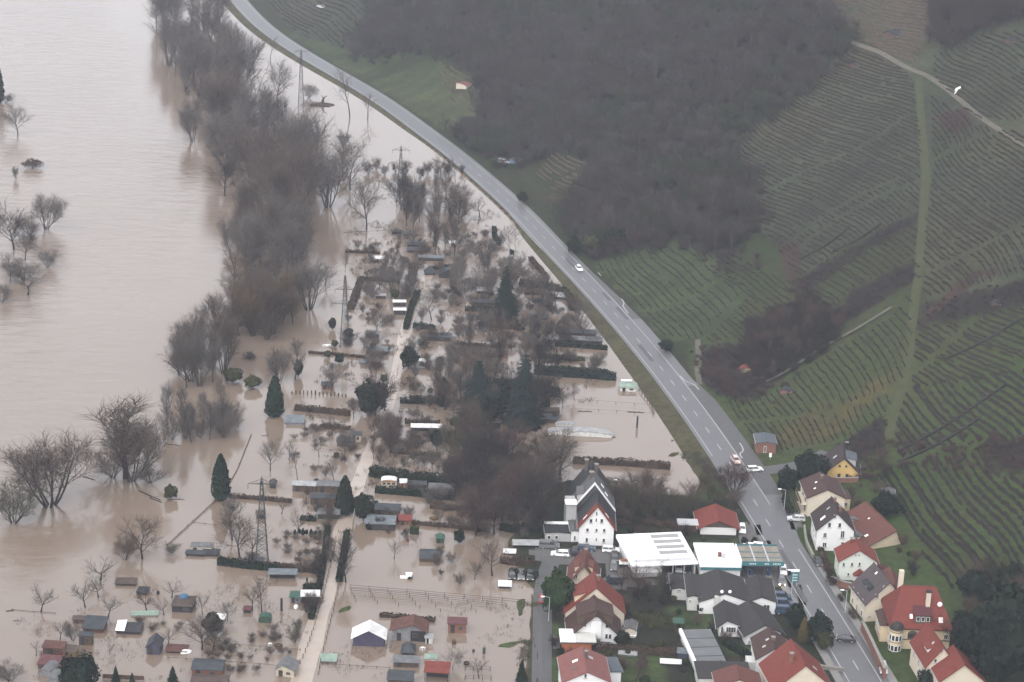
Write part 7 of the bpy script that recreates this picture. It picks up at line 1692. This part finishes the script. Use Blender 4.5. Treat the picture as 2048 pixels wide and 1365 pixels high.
# half sunk tractor on the lawn
P = on_plane(813, 1156, 0); t = thing('tractor', 'small white cabbed tractor half sunk on the flooded lawn', 'tractor', P, 3.2)
MB().box(-1.2, .1, -.55, .55, -.5, 1.0).build('cab', M_WHITE, t); MB().box(-1.3, .2, -.62, .62, 1.01, 1.12).build('cab_roof', M_WHITE, t); MB().box(-1.22, .12, -.4, .4, .45, .92).build('windows', M_GLASS, t); MB().box(.12, 1.5, -.4, .4, -.5, .35).build('bonnet', M_WHITE, t)
for x in (-.8,):
    for y in (-.7, .7): MB().tube((x, y-.15, .0), (x, y+.15, .0), .62, .62, 12).build('wheel', M_TYRE, t)
MB().tube((1.4, 0, .3), (2.2, 0, .8), .05, .05, 4).build('arm', M_FRAMED, t)

# ------------------------------------------------------------------ lamps, signs, boats, debris
def lamp(px, py, hpx, label, arm=1.2, az=math.pi, lit=False):
    P = G(px, py); s = scale_at(P); h = hpx/(s*math.cos(TH)); t = thing('street_lamp', label, 'street lamp', P, az)
    MB().cyl(0, 0, -.3, h, .09, 8, .055).build('pole', M_METAL, t); MB().tube((0, 0, h-.02), (arm, 0, h+.15), .05, .04, 5).build('arm', M_METAL, t); MB().box(arm-.1, arm+.7, -.16, .16, h+.08, h+.24).build('lamp_head', M_WHITE, t)
    return t
lamp(1097, 1243, 50, 'street lamp beside the big green yew'); lamp(1582, 1196, 56, 'tall pale street lamp at the petrol station', .6)
lamp(1568, 1021, 42, 'street lamp with bright head at the road below the dark conifer'); lamp(1690, 1226, 46, 'wooden looking lamp post beside the cream mauve roofed house', .8)
lamp(1233, 1015, 55, 'grey pole with wires behind the tall white house', .3); lamp(1275, 1000, 35, 'thin pole at the flood edge right of the terraced houses', .2)
P = G(1588, 1172); t = thing('price_sign', 'teal and white price sign of the petrol station', 'sign', P, .1)
MB().box(-.9, .9, -.15, .15, .9, 3.6).build('sign_board', M_TEAL, t); MB().box(-.95, .95, -.17, .17, 3.61, 4.1).build('sign_top', M_WHITE, t)
for x in (-.6, .6): MB().box(x-.08, x+.08, -.1, .1, -.4, .9).build('post', M_METAL, t)
for k in range(3): MB().box(-.6, .6, -.175, -.155, 1.3+k*.7, 1.6+k*.7).build('price_panel', mat('sign_panel', (.40, .50, .50), .5), t)
P = G(1540, 921); t = thing('road_sign', 'small white road sign on the grass by the sandstone hut', 'sign', P, 0); MB().cyl(0, 0, -.2, 2.0, .05, 6).build('post', M_METAL, t); MB().box(-.35, .35, -.08, -.04, .9, 2.1).build('sign_board', M_WHITE, t)
# lay-by edge lines
def lay_by(pts, label):
    A = on_plane([p[0] for p in pts], [p[1] for p in pts], ROAD_Z)[:, :2]; P = smooth_line(A, .7, 1); t = np.gradient(P, axis=0); t /= np.linalg.norm(t, axis=1, keepdims=True); nr = np.c_[t[:, 1], -t[:, 0]]*.13; n = len(P)
    V = np.c_[np.r_[P-nr, P+nr], np.full(2*n, ROAD_Z+.02)]; return link('edge_line', mesh_np('edge_line', V, [(i, i+1, n+i+1, n+i) for i in range(n-1)], M_PAINT), road)
lay_by([(1479, 886), (1485, 895), (1487, 903), (1478, 908), (1485, 917)], ''); lay_by([(1360, 752), (1370, 763), (1388, 769), (1398, 780)], ''); lay_by([(1243, 598), (1249, 606), (1245, 612), (1256, 627)], ''); lay_by([(1196, 545), (1202, 552)], '')
def boat(px, py, lpx, az, col, label, up=False):
    P = on_plane(px, py, 0); s = scale_at(P); l = lpx/s; t = thing('rowing_boat', label, 'boat', P, az); n = 9; V = []; sg = -1 if up else 1
    for i in range(n):
        f = i/(n-1)*2-1; w = .62*(1-abs(f)**2.4)+.03; k = .12*f*f
        V += [(f*l/2, -w, sg*(.42+k)+(.5 if up else 0)), (f*l/2, -w*.6, sg*(-.12+k)+(.5 if up else 0)), (f*l/2, w*.6, sg*(-.12+k)+(.5 if up else 0)), (f*l/2, w, sg*(.42+k)+(.5 if up else 0))]
    F = [(i*4+k, i*4+4+k, i*4+5+k, i*4+1+k) for i in range(n-1) for k in range(3)]+[(0, 1, 2, 3)]
    m = paint(col, CARC[col]) if col in CARC else M_BOARD[col]; link('hull', mesh_np('hull', V, F, m), t)
    if not up:
        for f in (-.25, .2): MB().box(f*l-.12, f*l+.12, -.45, .45, .2, .25).build('seat', M_WOODB, t)
    return t
boat(371, 1306, 24, .2, 'white', 'upturned white boat on the water right of the rusty roof', True); boat(654, 693, 17, .05, 'white', 'small white boat beside the narrow brown bank'); boat(540, 1292, 9, .4, 'white', 'tiny white dinghy in the water above the grey roofed hut')
boat(557, 1293, 16, .1, 'brown', 'brown rowing boat right of the tiny white dinghy'); boat(868, 1039, 18, .1, 'yellow', 'yellow rowing boat behind the low brown hedge'); boat(933, 1329, 12, .0, 'dark', 'small dark punt right of the pale willow'); boat(592, 1216, 9, 0, 'white', 'tiny white float by the flat twin hut', True)
boat(845, 1300, 12, .1, 'white', 'narrow white boat behind the gazebo')
def log(px, py, lpx, az, label, r=.18):
    P = on_plane(px, py, .05); l = lpx/scale_at(P); t = MB().tube((-l/2, 0, 0), (l/2, 0, 0), r, r*.6, 7).tube((l*.1, 0, 0), (l*.25, .6, .3), r*.3, .03, 4)
    return tag(t.build('driftwood', vmat('bark', 'brown'), None, False, P, az), label, 'log')
log(290, 988, 40, -.75, 'upper driftwood log of the three left of the olive ball bush'); log(303, 993, 56, -.7, 'longest driftwood log of the three left of the olive ball bush'); log(312, 1001, 34, -.65, 'lower driftwood log of the three left of the olive ball bush'); log(352, 999, 34, .02, 'thin log drifting right of the olive ball bush', .1)
log(345, 890, 32, -.2, 'drift log below the low flooded thicket'); log(178, 957, 30, -.5, 'dead leaning log beside the broad willow'); log(530, 872, 14, 0, 'short drift branch at the end of the fence line', .1); log(20, 1222, 16, .3, 'black drift log at the left edge', .15); log(33, 1242, 12, .1, 'twiggy drift branch below the black drift log', .08)
log(1352, 872, 9, 0, 'dark drift log in the field flood by the road, upper', .16); log(1345, 882, 7, .8, 'forked drift branch in the field flood by the road, lower', .14); log(1229, 875, 7, .5, 'dark forked branch at the right end of the film tunnel', .14)
log(1170, 823, 28, .02, 'long dark drift board in the flooded field', .15); log(1272, 825, 34, -.03, 'long dark drift board right end of the flooded field', .15); log(640, 213, 40, .02, 'long drift pile of dark brush in the far flood', .5)
P = on_plane(644, 210, 0); t = thing('uprooted_stump', 'uprooted dark tree stump on a raft of brush in the far flood', 'stump', P, 0)
MB().dome(0, 0, -.1, 6.0, 2.2, 1.1, 14, 3).build('brush_raft', vmat('twig', 'red'), t); MB().tube((0, 0, .5), (.8, 0, 3.2), .8, .35, 7).tube((.8, 0, 3.1), (2.4, .2, 4.2), .3, .08, 5).tube((.7, 0, 3.0), (-.3, 0, 4.3), .25, .06, 5).build('stump', vmat('bark', 'red'), t)
# barrels and small garden things standing in the water
def barrel(px, py, wpx, hpx, col, label):
    P = on_plane(px, py, 0); s = scale_at(P); r = wpx/s/2; h = hpx/(s*math.cos(TH)); m = M_BOARD[col]
    o = MB().cyl(0, 0, -.5, h*.5, r*.95, 10, r).cyl(0, 0, h*.5, h, r, 10, r*.9).build('barrel', m, None, False, P); return tag(o, label, 'barrel')
barrel(316, 1189, 6, 7, 'dark', 'black barrel right of the small dark cabin in the orchard'); barrel(603, 1145, 8, 10, 'dark', 'dark barrel right of the open boathouse'); barrel(614, 1163, 4, 8, 'dark', 'thin dark barrel above the short clipped hedge'); barrel(908, 1288, 9, 8, 'brown', 'brown tub below the tall red brown box shed')
barrel(815, 1083, 6, 8, 'red', 'reddish barrel right of the dead fruit tree on the lawn'); barrel(947, 1304, 5, 5, 'dark', 'dark tub right of the brown tub'); barrel(968, 1307, 6, 12, 'green', 'dark green post like plant pot right of the dark tub'); barrel(840, 690, 9, 12, 'green', 'round dark green water butt above the white caravan')
barrel(563, 1222, 5, 26, 'dark', 'tall dark pruned stump between green tank and twin hut'); barrel(1274, 855, 4, 22, 'dark', 'dark stake standing in the flooded field by the road'); barrel(1255, 905, 5, 6, 'white', 'white tub at the flood edge') if False else None
t, w, h, L, ro = shed('flat', 1455, 1160, 1476, 1162, 6, 1, 1.6, 'purple', 'blue', 'blue skip in front of the teal edged shop', name='skip', cat='skip', door=0, win=0)
t, w, h, L, ro = shed('flat', 1355, 1316, 1376, 1318, 14, 1, 2, 'purple', 'blue', 'blue container at the left side of the garage row', name='container', cat='container', door=0, win=0)
t, w, h, L, ro = shed('flat', 1347, 1262, 1365, 1263, 20, 1, 2, 'green', 'green', 'dark green garden shed on the lawn by the bungalow', door=0, win=0)
t, w, h, L, ro = shed('flat', 1238, 1312, 1272, 1315, 4, 1, 1.6, 'grey', 'pale', 'long pale grey trough roof on the lawn', name='cold_frame', cat='cold frame', door=0, win=0)
t, w, h, L, ro = shed('flat', 1322, 1330, 1361, 1332, 5, 1, 1.4, 'dark', 'white', 'long white topped cold frame right of the reddish bush', name='cold_frame', cat='cold frame', door=0, win=0)
t, w, h, L, ro = shed('gx', 1270, 1083, 1322, 1084, 7, 6, 4, 'grey', 'grey', 'grey low shed with flat pitch behind the white hall')
t, w, h, L, ro = shed('arch', 1246, 1088, 1256, 1089, 6, 3, 1.5, 'green', 'green', 'small green dome tent in the garden right of the tall white house', name='play_tent', cat='tent', door=0, win=0)
t, w, h, L, ro = shed('flat', 1252, 1275, 1270, 1277, 7, 1, 1.5, 'white', 'white', 'white bench box on the terrace of the twin dormer house', name='terrace_box', cat='box', door=0, win=0)
plant('round', 'red', 1272, 1362, 44, 'rust brown leafy bush on the lawn at the bottom edge', wpx=46)
plant('bush', 'green', 1290, 1372, 22, 'small round green bush beside the rust brown bush', wpx=20)
plant('bush', 'fir', 1488, 1090, 16, 'left clipped dark bush behind the canopy roof', wpx=12); plant('bush', 'fir', 1508, 1090, 16, 'right clipped dark bush behind the canopy roof', wpx=12)
P = G(1913, 188); t = thing('white_tarpaulin', 'white sheet hung on stakes among the vines near the slope track', 'sheet', P, .3)
MB().slab([(-.9, 0, 1.0), (1.2, -.2, 2.0), (1.6, .6, 2.5), (-.3, .6, 1.7)], .05).add([(-1.0, 0, 0), (-.3, 0, 0), (.5, 0, 1.7), (-.2, 0, 1.5)], [(0, 1, 2, 3)]).build('sheet', M_WHITE, t)
for x in (-.6, 1.2): MB().cyl(x, 0, -.3, 2.0, .05, 5).build('stake', M_METAL, t)
# ------------------------------------------------------------------ woods and vines on the slope
def wood_mass(name, label, key, pts, h, seed, kinds=('round', 'tall', 'shrub'), wide=1.15):
    """a wood as one mass: whole bare trees set on scattered points by geometry nodes"""
    rr = np.random.default_rng(seed); n = len(pts)
    me = bpy.data.meshes.new(name); me.from_pydata(pts.tolist(), [], []); me.update()
    for nm, v in (('rot', rr.uniform(0, 6.283, n)), ('tall', h*rr.uniform(.55, 1.25, n)), ('pick', rr.integers(0, 1000, n).astype(float))):
        a = me.attributes.new(nm, 'FLOAT', 'POINT'); a.data.foreach_set('value', v.astype(np.float32))
    o = tag(link(name, me), label, None, None, 'stuff')
    g = bpy.data.node_groups.new(name, 'GeometryNodeTree')
    g.interface.new_socket('Geometry', in_out='INPUT', socket_type='NodeSocketGeometry'); g.interface.new_socket('Geometry', in_out='OUTPUT', socket_type='NodeSocketGeometry')
    N = g.nodes.new; gi = N('NodeGroupInput'); go = N('NodeGroupOutput'); iop = N('GeometryNodeInstanceOnPoints'); join = N('GeometryNodeJoinGeometry')
    for kd in kinds:
        for sd in (0, 1):
            both = N('GeometryNodeJoinGeometry')
            for part in ('trunk', 'crown'):
                src = TREE_SRC[(kd, sd)][part]; oi = N('GeometryNodeObjectInfo'); oi.inputs['Object'].default_value = src; oi.transform_space = 'ORIGINAL'
                sm = N('GeometryNodeSetMaterial'); sm.inputs['Material'].default_value = vmat('bark' if part == 'trunk' else 'twig', key)
                g.links.new(oi.outputs['Geometry'], sm.inputs['Geometry']); g.links.new(sm.outputs[0], both.inputs[0])
            ti = N('GeometryNodeGeometryToInstance'); g.links.new(both.outputs[0], ti.inputs[0]); g.links.new(ti.outputs[0], join.inputs[0])
    def at(nm):
        a = N('GeometryNodeInputNamedAttribute'); a.data_type = 'FLOAT'; a.inputs['Name'].default_value = nm; return a.outputs['Attribute']
    cr = N('ShaderNodeCombineXYZ'); g.links.new(at('rot'), cr.inputs[2]); cs = N('ShaderNodeCombineXYZ'); t = at('tall')
    mw = N('ShaderNodeMath'); mw.operation = 'MULTIPLY'; mw.inputs[1].default_value = wide; g.links.new(t, mw.inputs[0])
    g.links.new(mw.outputs[0], cs.inputs[0]); g.links.new(mw.outputs[0], cs.inputs[1]); g.links.new(t, cs.inputs[2])
    iop.inputs['Pick Instance'].default_value = True
    g.links.new(gi.outputs[0], iop.inputs['Points']); g.links.new(join.outputs[0], iop.inputs['Instance']); g.links.new(at('pick'), iop.inputs['Instance Index'])
    g.links.new(cr.outputs[0], iop.inputs['Rotation']); g.links.new(cs.outputs[0], iop.inputs['Scale']); g.links.new(iop.outputs[0], go.inputs[0])
    md = o.modifiers.new('trees', 'NODES'); md.node_group = g
    return o
def ground_pts(polys, n, seed, jit=13):
    """random ground points whose photo position falls in the polygons"""
    rr = np.random.default_rng(seed); out = []
    xs = np.concatenate([[p[0] for p in q] for q in polys]); ys = np.concatenate([[p[1] for p in q] for q in polys])
    got = np.zeros((0, 3)); k = 0
    while len(got) < n and k < 40:
        k += 1
        X = rr.uniform(-260, 400, 30000); Y = rr.uniform(420, 1290, 30000)
        Z, D, U, S = height_full(X, Y); px, py, _ = to_px(np.c_[X, Y, Z])
        m = np.zeros(len(X), bool)
        jx = rr.normal(0, jit, len(X)); jy = rr.normal(0, jit*.7, len(X))
        for q in polys: m |= inpoly(px+jx, py+jy, q)
        m &= D > 9
        got = np.r_[got, np.c_[X, Y, Z][m]]
    return got[:n]
_w = ground_pts(Z_WOOD[:1], 2900, 3)
_c = wob(_w[:, 0], _w[:, 1], 28, 12)+.45*NR.normal(0, 1, len(_w))
wood_mass('bare_wood', 'grey brown bare wood covering the middle of the slope', 'woodbrown', _w[_c < .1], 8, 1)
wood_mass('bare_wood', 'grey bare crowns within the wood on the slope', 'woodgrey', _w[(_c >= .1) & (_c < .4)], 8.5, 11)
wood_mass('bare_wood', 'reddish clumps within the bare wood on the slope', 'woodred', _w[(_c >= .4) & (_c < .6)], 7.5, 2)
wood_mass('bare_wood', 'olive tinged clumps within the bare wood on the slope', 'woodolive', _w[_c >= .6], 7.5, 3)
wood_mass('birch_wood', 'grey stemmed birches scattered through the bare wood on the slope', 'birch', ground_pts(Z_WOOD[:1], 110, 31, 4), 9.5, 32, ('tall',), .7)
wood_mass('evergreen_patches', 'dark olive crowns scattered through the bare wood on the slope', 'woodolive', ground_pts(Z_WOOD[:1], 260, 33, 4), 6.5, 34, ('shrub', 'round'), 1.5)
wood_mass('bare_wood', 'dark bare wood at the top right of the slope', 'woodbrown', ground_pts(Z_WOOD[1:2], 420, 4), 7, 5)
wood_mass('scrub_strip', 'brown scrub strips running up between the vineyards', 'woodbrown', ground_pts(Z_SCRUB, 900, 6, 6), 1.2, 7, ('shrub',), 1.5)
wood_mass('undergrowth', 'dark undergrowth of the thicket above the long pale path', 'dark', ground_pts(Z_WOOD[2:], 300, 8, 12), 3.4, 9, ('shrub', 'round'), 1.3)
_e = [[(1185, 500), (1350, 470), (1500, 520), (1480, 560), (1350, 492), (1190, 530)], [(900, 262), (960, 230), (1050, 320), (1000, 345), (905, 300)], [(1440, 280), (1710, 80), (1720, 110), (1470, 300)], [(1490, 400), (1530, 400), (1525, 460), (1490, 520)], [(1190, 400), (1260, 440), (1240, 520), (1130, 520), (1110, 430)], [(700, 90), (860, 80), (850, 110), (720, 130)]]
wood_mass('wood_edge_scrub', 'low ragged scrub along the edges of the bare wood', 'woodbrown', ground_pts(_e, 420, 14, 12), 3.2, 15, ('shrub', 'round'), 1.4)
_s2 = ground_pts([[(1480, 690), (1560, 760), (1540, 800), (1400, 790), (1390, 700)], [(1700, 900), (1790, 870), (2048, 880), (2048, 960), (1800, 930), (1720, 980)], [(1600, 560), (1640, 700), (1560, 640)]], 260, 16, 10)
wood_mass('slope_scrub', 'scattered brown scrub on the rough parts of the slope', 'red', _s2, 1.8, 17, ('shrub',), 1.5)

VINES = [  # plot polygon, row direction in the photo at a point, spacing m, height, colour, label
 ([(1465, 275), (1560, 225), (1705, 95), (1825, 150), (1845, 300), (1838, 420), (1640, 525), (1598, 560), (1520, 455), (1512, 400)], (1650, 320), (100, 48), 1.63, 0.80, 'vine', 'vine row on the hazy upper left vineyard plot'),
 ([(1600, 590), (1700, 520), (1836, 445), (1832, 512), (1700, 585), (1640, 640)], (1720, 530), (100, 90), 1.74, 0.80, 'vine', 'vine row on the narrow plot between two scrub strips'),
 ([(1865, 110), (1960, 70), (2420, 20), (2420, 260), (1950, 240), (1870, 160)], (1960, 150), (100, 62), 1.82, 0.80, 'vine', 'vine row on the top right vineyard plot'),
 ([(1860, 180), (1950, 250), (2420, 330), (2420, 455), (1842, 600), (1850, 440), (1866, 350)], (1940, 420), (100, 88), 1.52, 0.88, 'vine', 'vine row on the plot right of the grass track'),
 ([(1832, 655), (2420, 540), (2420, 700), (1818, 780)], (1930, 670), (100, 62), 1.52, 0.96, 'vine', 'vine row on the plot below the red brown strip'),
 ([(1812, 770), (2420, 690), (2420, 870), (1950, 885), (1800, 920), (1785, 870)], (1930, 820), (100, 112), 1.74, 0.96, 'dark', 'vine row on the green plot right of the track foot'),
 ([(1745, 950), (1800, 930), (1960, 900), (2000, 950), (2420, 970), (2420, 1170), (1960, 1180), (1890, 1180), (1830, 1090), (1800, 1030)], (1900, 1080), (68, 100), 1.86, 1.12, 'dark', 'vine row on the dark plot above the villa'),
 ([(1450, 800), (1545, 780), (1660, 705), (1785, 632), (1828, 560), (1822, 690), (1800, 780), (1765, 840), (1690, 880), (1560, 905), (1495, 870)], (1640, 780), (48, 100), 1.74, 0.80, 'vine', 'vine row on the plot below the long pale path'),
 ([(1350, 480), (1440, 500), (1590, 570), (1570, 640), (1490, 690), (1400, 690), (1490, 600)], (1470, 580), (100, 92), 1.52, 0.72, 'vine', 'vine row on the plot right of the green meadow'),
 ([(1190, 528), (1345, 484), (1410, 520), (1480, 590), (1400, 680), (1330, 675), (1260, 600)], (1320, 590), (88, 100), 2.24, .5, 'dark', 'low vine row on the green roadside meadow'),
 ([(1690, -40), (1860, -40), (1865, 60), (1830, 130), (1715, 80), (1640, 20)], (1760, 40), (100, 36), 1.73, 0.72, 'brown', 'vine row on the plot at the top beside the dark wood'),
 ([(520, -10), (700, -30), (760, 20), (700, 95), (600, 75)], (620, 40), (100, 66), 2.60, 0.80, 'dark', 'vine row on the far plot beside the bend of the road'),
 ([(1105, 305), (1185, 325), (1180, 360), (1120, 395), (1070, 350)], (1140, 345), (85, 60), 1.98, 0.72, 'brown', 'vine row on the small plot inside the hillside wood'),
 ([(870, 120), (945, 150), (960, 230), (900, 200)], (910, 170), (85, 80), 2.48, 0.72, 'brown', 'vine row on the plot beside the far pink hut'),
]
rows = []
for zi, (poly, at, dr, sp, h, key, lab) in enumerate(VINES):
    a = G(at[0]-dr[0]*.25, at[1]-dr[1]*.25)[:2]; b = G(at[0]+dr[0]*.25, at[1]+dr[1]*.25)[:2]
    e = (b-a)/np.linalg.norm(b-a); nn = np.array([-e[1], e[0]]); c0 = (a+b)/2
    corner = on_ground([p[0] for p in poly], [p[1] for p in poly])[:, :2]-c0
    s0, s1 = (corner@e).min()-5, (corner@e).max()+5; n0, n1_ = (corner@nn).min()-3, (corner@nn).max()+3
    s = np.arange(s0, s1, 1.5); rr = np.random.default_rng(zi+50)
    nbr = np.sort(rr.uniform(s0, s1, max(1, int((s1-s0)/46))))
    for k, off in enumerate(np.arange(n0, n1_, sp)):
        wobv = 1.2*np.sin(s/17+off/21)+.4*np.sin(s/6.3+off/9+zi)+rr.normal(0, .12, len(s))
        pt = c0+np.outer(s, e)+np.outer(off+wobv+rr.normal(0, .2), nn)
        z, D, U, S = height_full(pt[:, 0], pt[:, 1]); px, py, _ = to_px(np.c_[pt, z])
        ok = inpoly(px, py, poly) & (D > 9) & (px > -30) & (px < 2440) & (py > -40) & (py < 1400)
        shift = nbr+2.5*np.sin(off/8+zi)
        ok &= np.min(np.abs(s[:, None]-shift[None]), axis=1) > .7
        ok &= np.sin(s/11+off*1.7+zi)+rr.normal(0, .35, len(s)) > -1.5
        i = 0
        while i < len(s):
            if not ok[i]: i += 1; continue
            j = i
            while j+1 < len(s) and ok[j+1]: j += 1
            if j-i >= 3:
                Q = np.c_[pt[i:j+1], z[i:j+1]]
                ln = math.hypot(px[j]-px[i], py[j]-py[i])
                rows.append((ln*(1.0 if -10 < px[i:j+1].mean() < 2040 else .001), zi, Q))
            i = j+1
print('vine rows', len(rows))
def row_geo(Q, h, rr, k=1.0):
    n = len(Q); t = np.gradient(Q[:, :2], axis=0); t /= np.linalg.norm(t, axis=1, keepdims=True)+1e-9; nr = np.c_[t[:, 1], -t[:, 0]]
    hh = h*rr.uniform(.75, 1.2, n); w = k*rr.uniform(.10, .28, n)[:, None]; lt = rr.normal(0, .10, n)[:, None]
    A = np.c_[Q[:, :2]-nr*w, Q[:, 2]-.3]; B = np.c_[Q[:, :2]+nr*lt, Q[:, 2]+hh]; C_ = np.c_[Q[:, :2]+nr*w, Q[:, 2]-.3]
    V = np.stack([A, B, C_], 1).reshape(-1, 3); F = []
    for i in range(n-1):
        a = i*3; F += [(a, a+1, a+4, a+3), (a+1, a+2, a+5, a+4)]
    F += [(0, 2, 1), (3*n-3, 3*n-2, 3*n-1)]
    return V, np.array(F, dtype=object)
rows.sort(key=lambda r: -r[0])
_rr = np.random.default_rng(77); rest = {}
for i, (ln, zi, Q) in enumerate(rows):
    poly, at, dr, sp, h, key, lab = VINES[zi]
    V, F = row_geo(Q, h*(.75 if key == 'vine' else 1), _rr, .72 if key == 'vine' else 1.0)
    if i < 300:
        _qx, _qy, _ = to_px(Q); ys_ = [p[1] for p in poly]; f_ = (_qy.mean()-min(ys_))/(max(ys_)-min(ys_)); lab = lab.replace(' row ', ' row in the %s part ' % ('upper' if f_ < .36 else 'middle' if f_ < .68 else 'lower'), 1).replace(' part on the ', ' part of the ').replace(' part on ', ' part of ')
        o = Q[0].copy(); me = mesh_np('vine_row', (V-o).tolist(), [tuple(f) for f in F], vmat('twig', key))
        tag(link('vine_row', me, None, o), lab, 'vine row', lab.replace('vine row', 'vine rows'))
    else: rest.setdefault(zi, []).append((V, F))
for zi, L in rest.items():
    V = []; F = []
    for v, f in L:
        b = len(V); V += v.tolist(); F += [tuple(q+b for q in g) for g in f]
    tag(link('vine_rows', mesh_np('vine_rows', V, F, vmat('twig', VINES[zi][5]))), VINES[zi][6].replace('vine row', 'shorter vine rows'), None, None, 'stuff')

# ------------------------------------------------------------------ tangled growth over the drowned plots
def flood_pts(polys, n, seed, thr=.1):
    rr = np.random.default_rng(seed); xs = [p[0] for q in polys for p in q]; ys = [p[1] for q in polys for p in q]; got = np.zeros((0, 3))
    while len(got) < n:
        X = rr.uniform(min(xs), max(xs), 3000); Y = rr.uniform(min(ys), max(ys), 3000); P = on_plane(X, Y, 0.0); m = np.zeros(3000, bool)
        for q in polys: m |= inpoly(X, Y, q)
        m &= wob(P[:, 0], P[:, 1], 11, seed)+.6*wob(P[:, 0], P[:, 1], 4, seed+3) > thr
        z, D, U, S = height_full(P[:, 0], P[:, 1]); m &= (D < -14) & (np.abs(X-np.interp(Y, [480, 575, 670, 790, 905, 1000, 1130, 1290, 1365], [892, 846, 808, 784, 740, 705, 665, 622, 602])) > 17)
        P[:, 2] = np.maximum(z, 0)
        got = np.r_[got, P[m]]
    return got[:n]
_mid = [[(720, 470), (1000, 465), (1120, 590), (1225, 740), (1090, 800), (1070, 900), (1100, 1000), (1070, 1110), (900, 1050), (760, 930), (700, 800), (730, 640)]]
wood_mass('tangled_growth', 'brown tangled twigs and brambles between the flooded plots', 'brown', flood_pts(_mid, 330, 61), 2.3, 62, ('shrub',), 1.7)
wood_mass('tangled_growth', 'grey tangled twigs between the flooded plots', 'grey', flood_pts(_mid, 150, 64, .25), 4.2, 65, ('shrub', 'round'), 1.2)
wood_mass('tangled_growth', 'dark tangle between the wrecked huts and the central grove', 'dark', flood_pts([[(1000, 560), (1140, 600), (1210, 700), (1090, 740), (1060, 860), (940, 860), (930, 720)], [(900, 880), (1020, 880), (1110, 950), (1110, 1090), (950, 1080), (890, 1000)]], 150, 66, .1), 3.4, 67, ('shrub', 'round'), 1.4)
wood_mass('tangled_growth', 'sparse brown brush in the flooded plots at the lower left', 'brown', flood_pts([[(560, 800), (740, 780), (720, 1000), (640, 1140), (420, 1120), (600, 1000)], [(40, 1300), (200, 1230), (620, 1230), (600, 1340), (60, 1365)]], 110, 68, .3), 1.7, 69, ('shrub',), 1.6)
wood_mass('riverbank_brush', 'brush at the foot of the riverbank wood', 'brown', flood_pts([[(330, 60), (430, 60), (480, 220), (560, 290), (650, 340), (610, 470), (600, 640), (470, 680), (470, 560), (480, 440), (430, 300), (380, 220)]], 130, 70, -.2), 3.2, 71, ('shrub',), 1.5)
# ------------------------------------------------------------------ haze (the damp winter air over the valley)
def haze():
    m = bpy.data.materials.new('haze'); m.use_nodes = True
    n = m.node_tree; n.nodes.clear()
    o = n.nodes.new('ShaderNodeOutputMaterial'); v = n.nodes.new('ShaderNodeVolumePrincipled')
    v.inputs['Color'].default_value = (.82, .87, 1.0, 1); v.inputs['Density'].default_value = HAZE_D
    v.inputs['Anisotropy'].default_value = 0.0
    n.links.new(v.outputs[0], o.inputs['Volume'])
    mb = MB().box(-2600, 2600, -1500, 3300, -2.8, 222)
    tag(mb.build('haze', m), kind='stuff')
HAZE_D = 0.000125
haze()
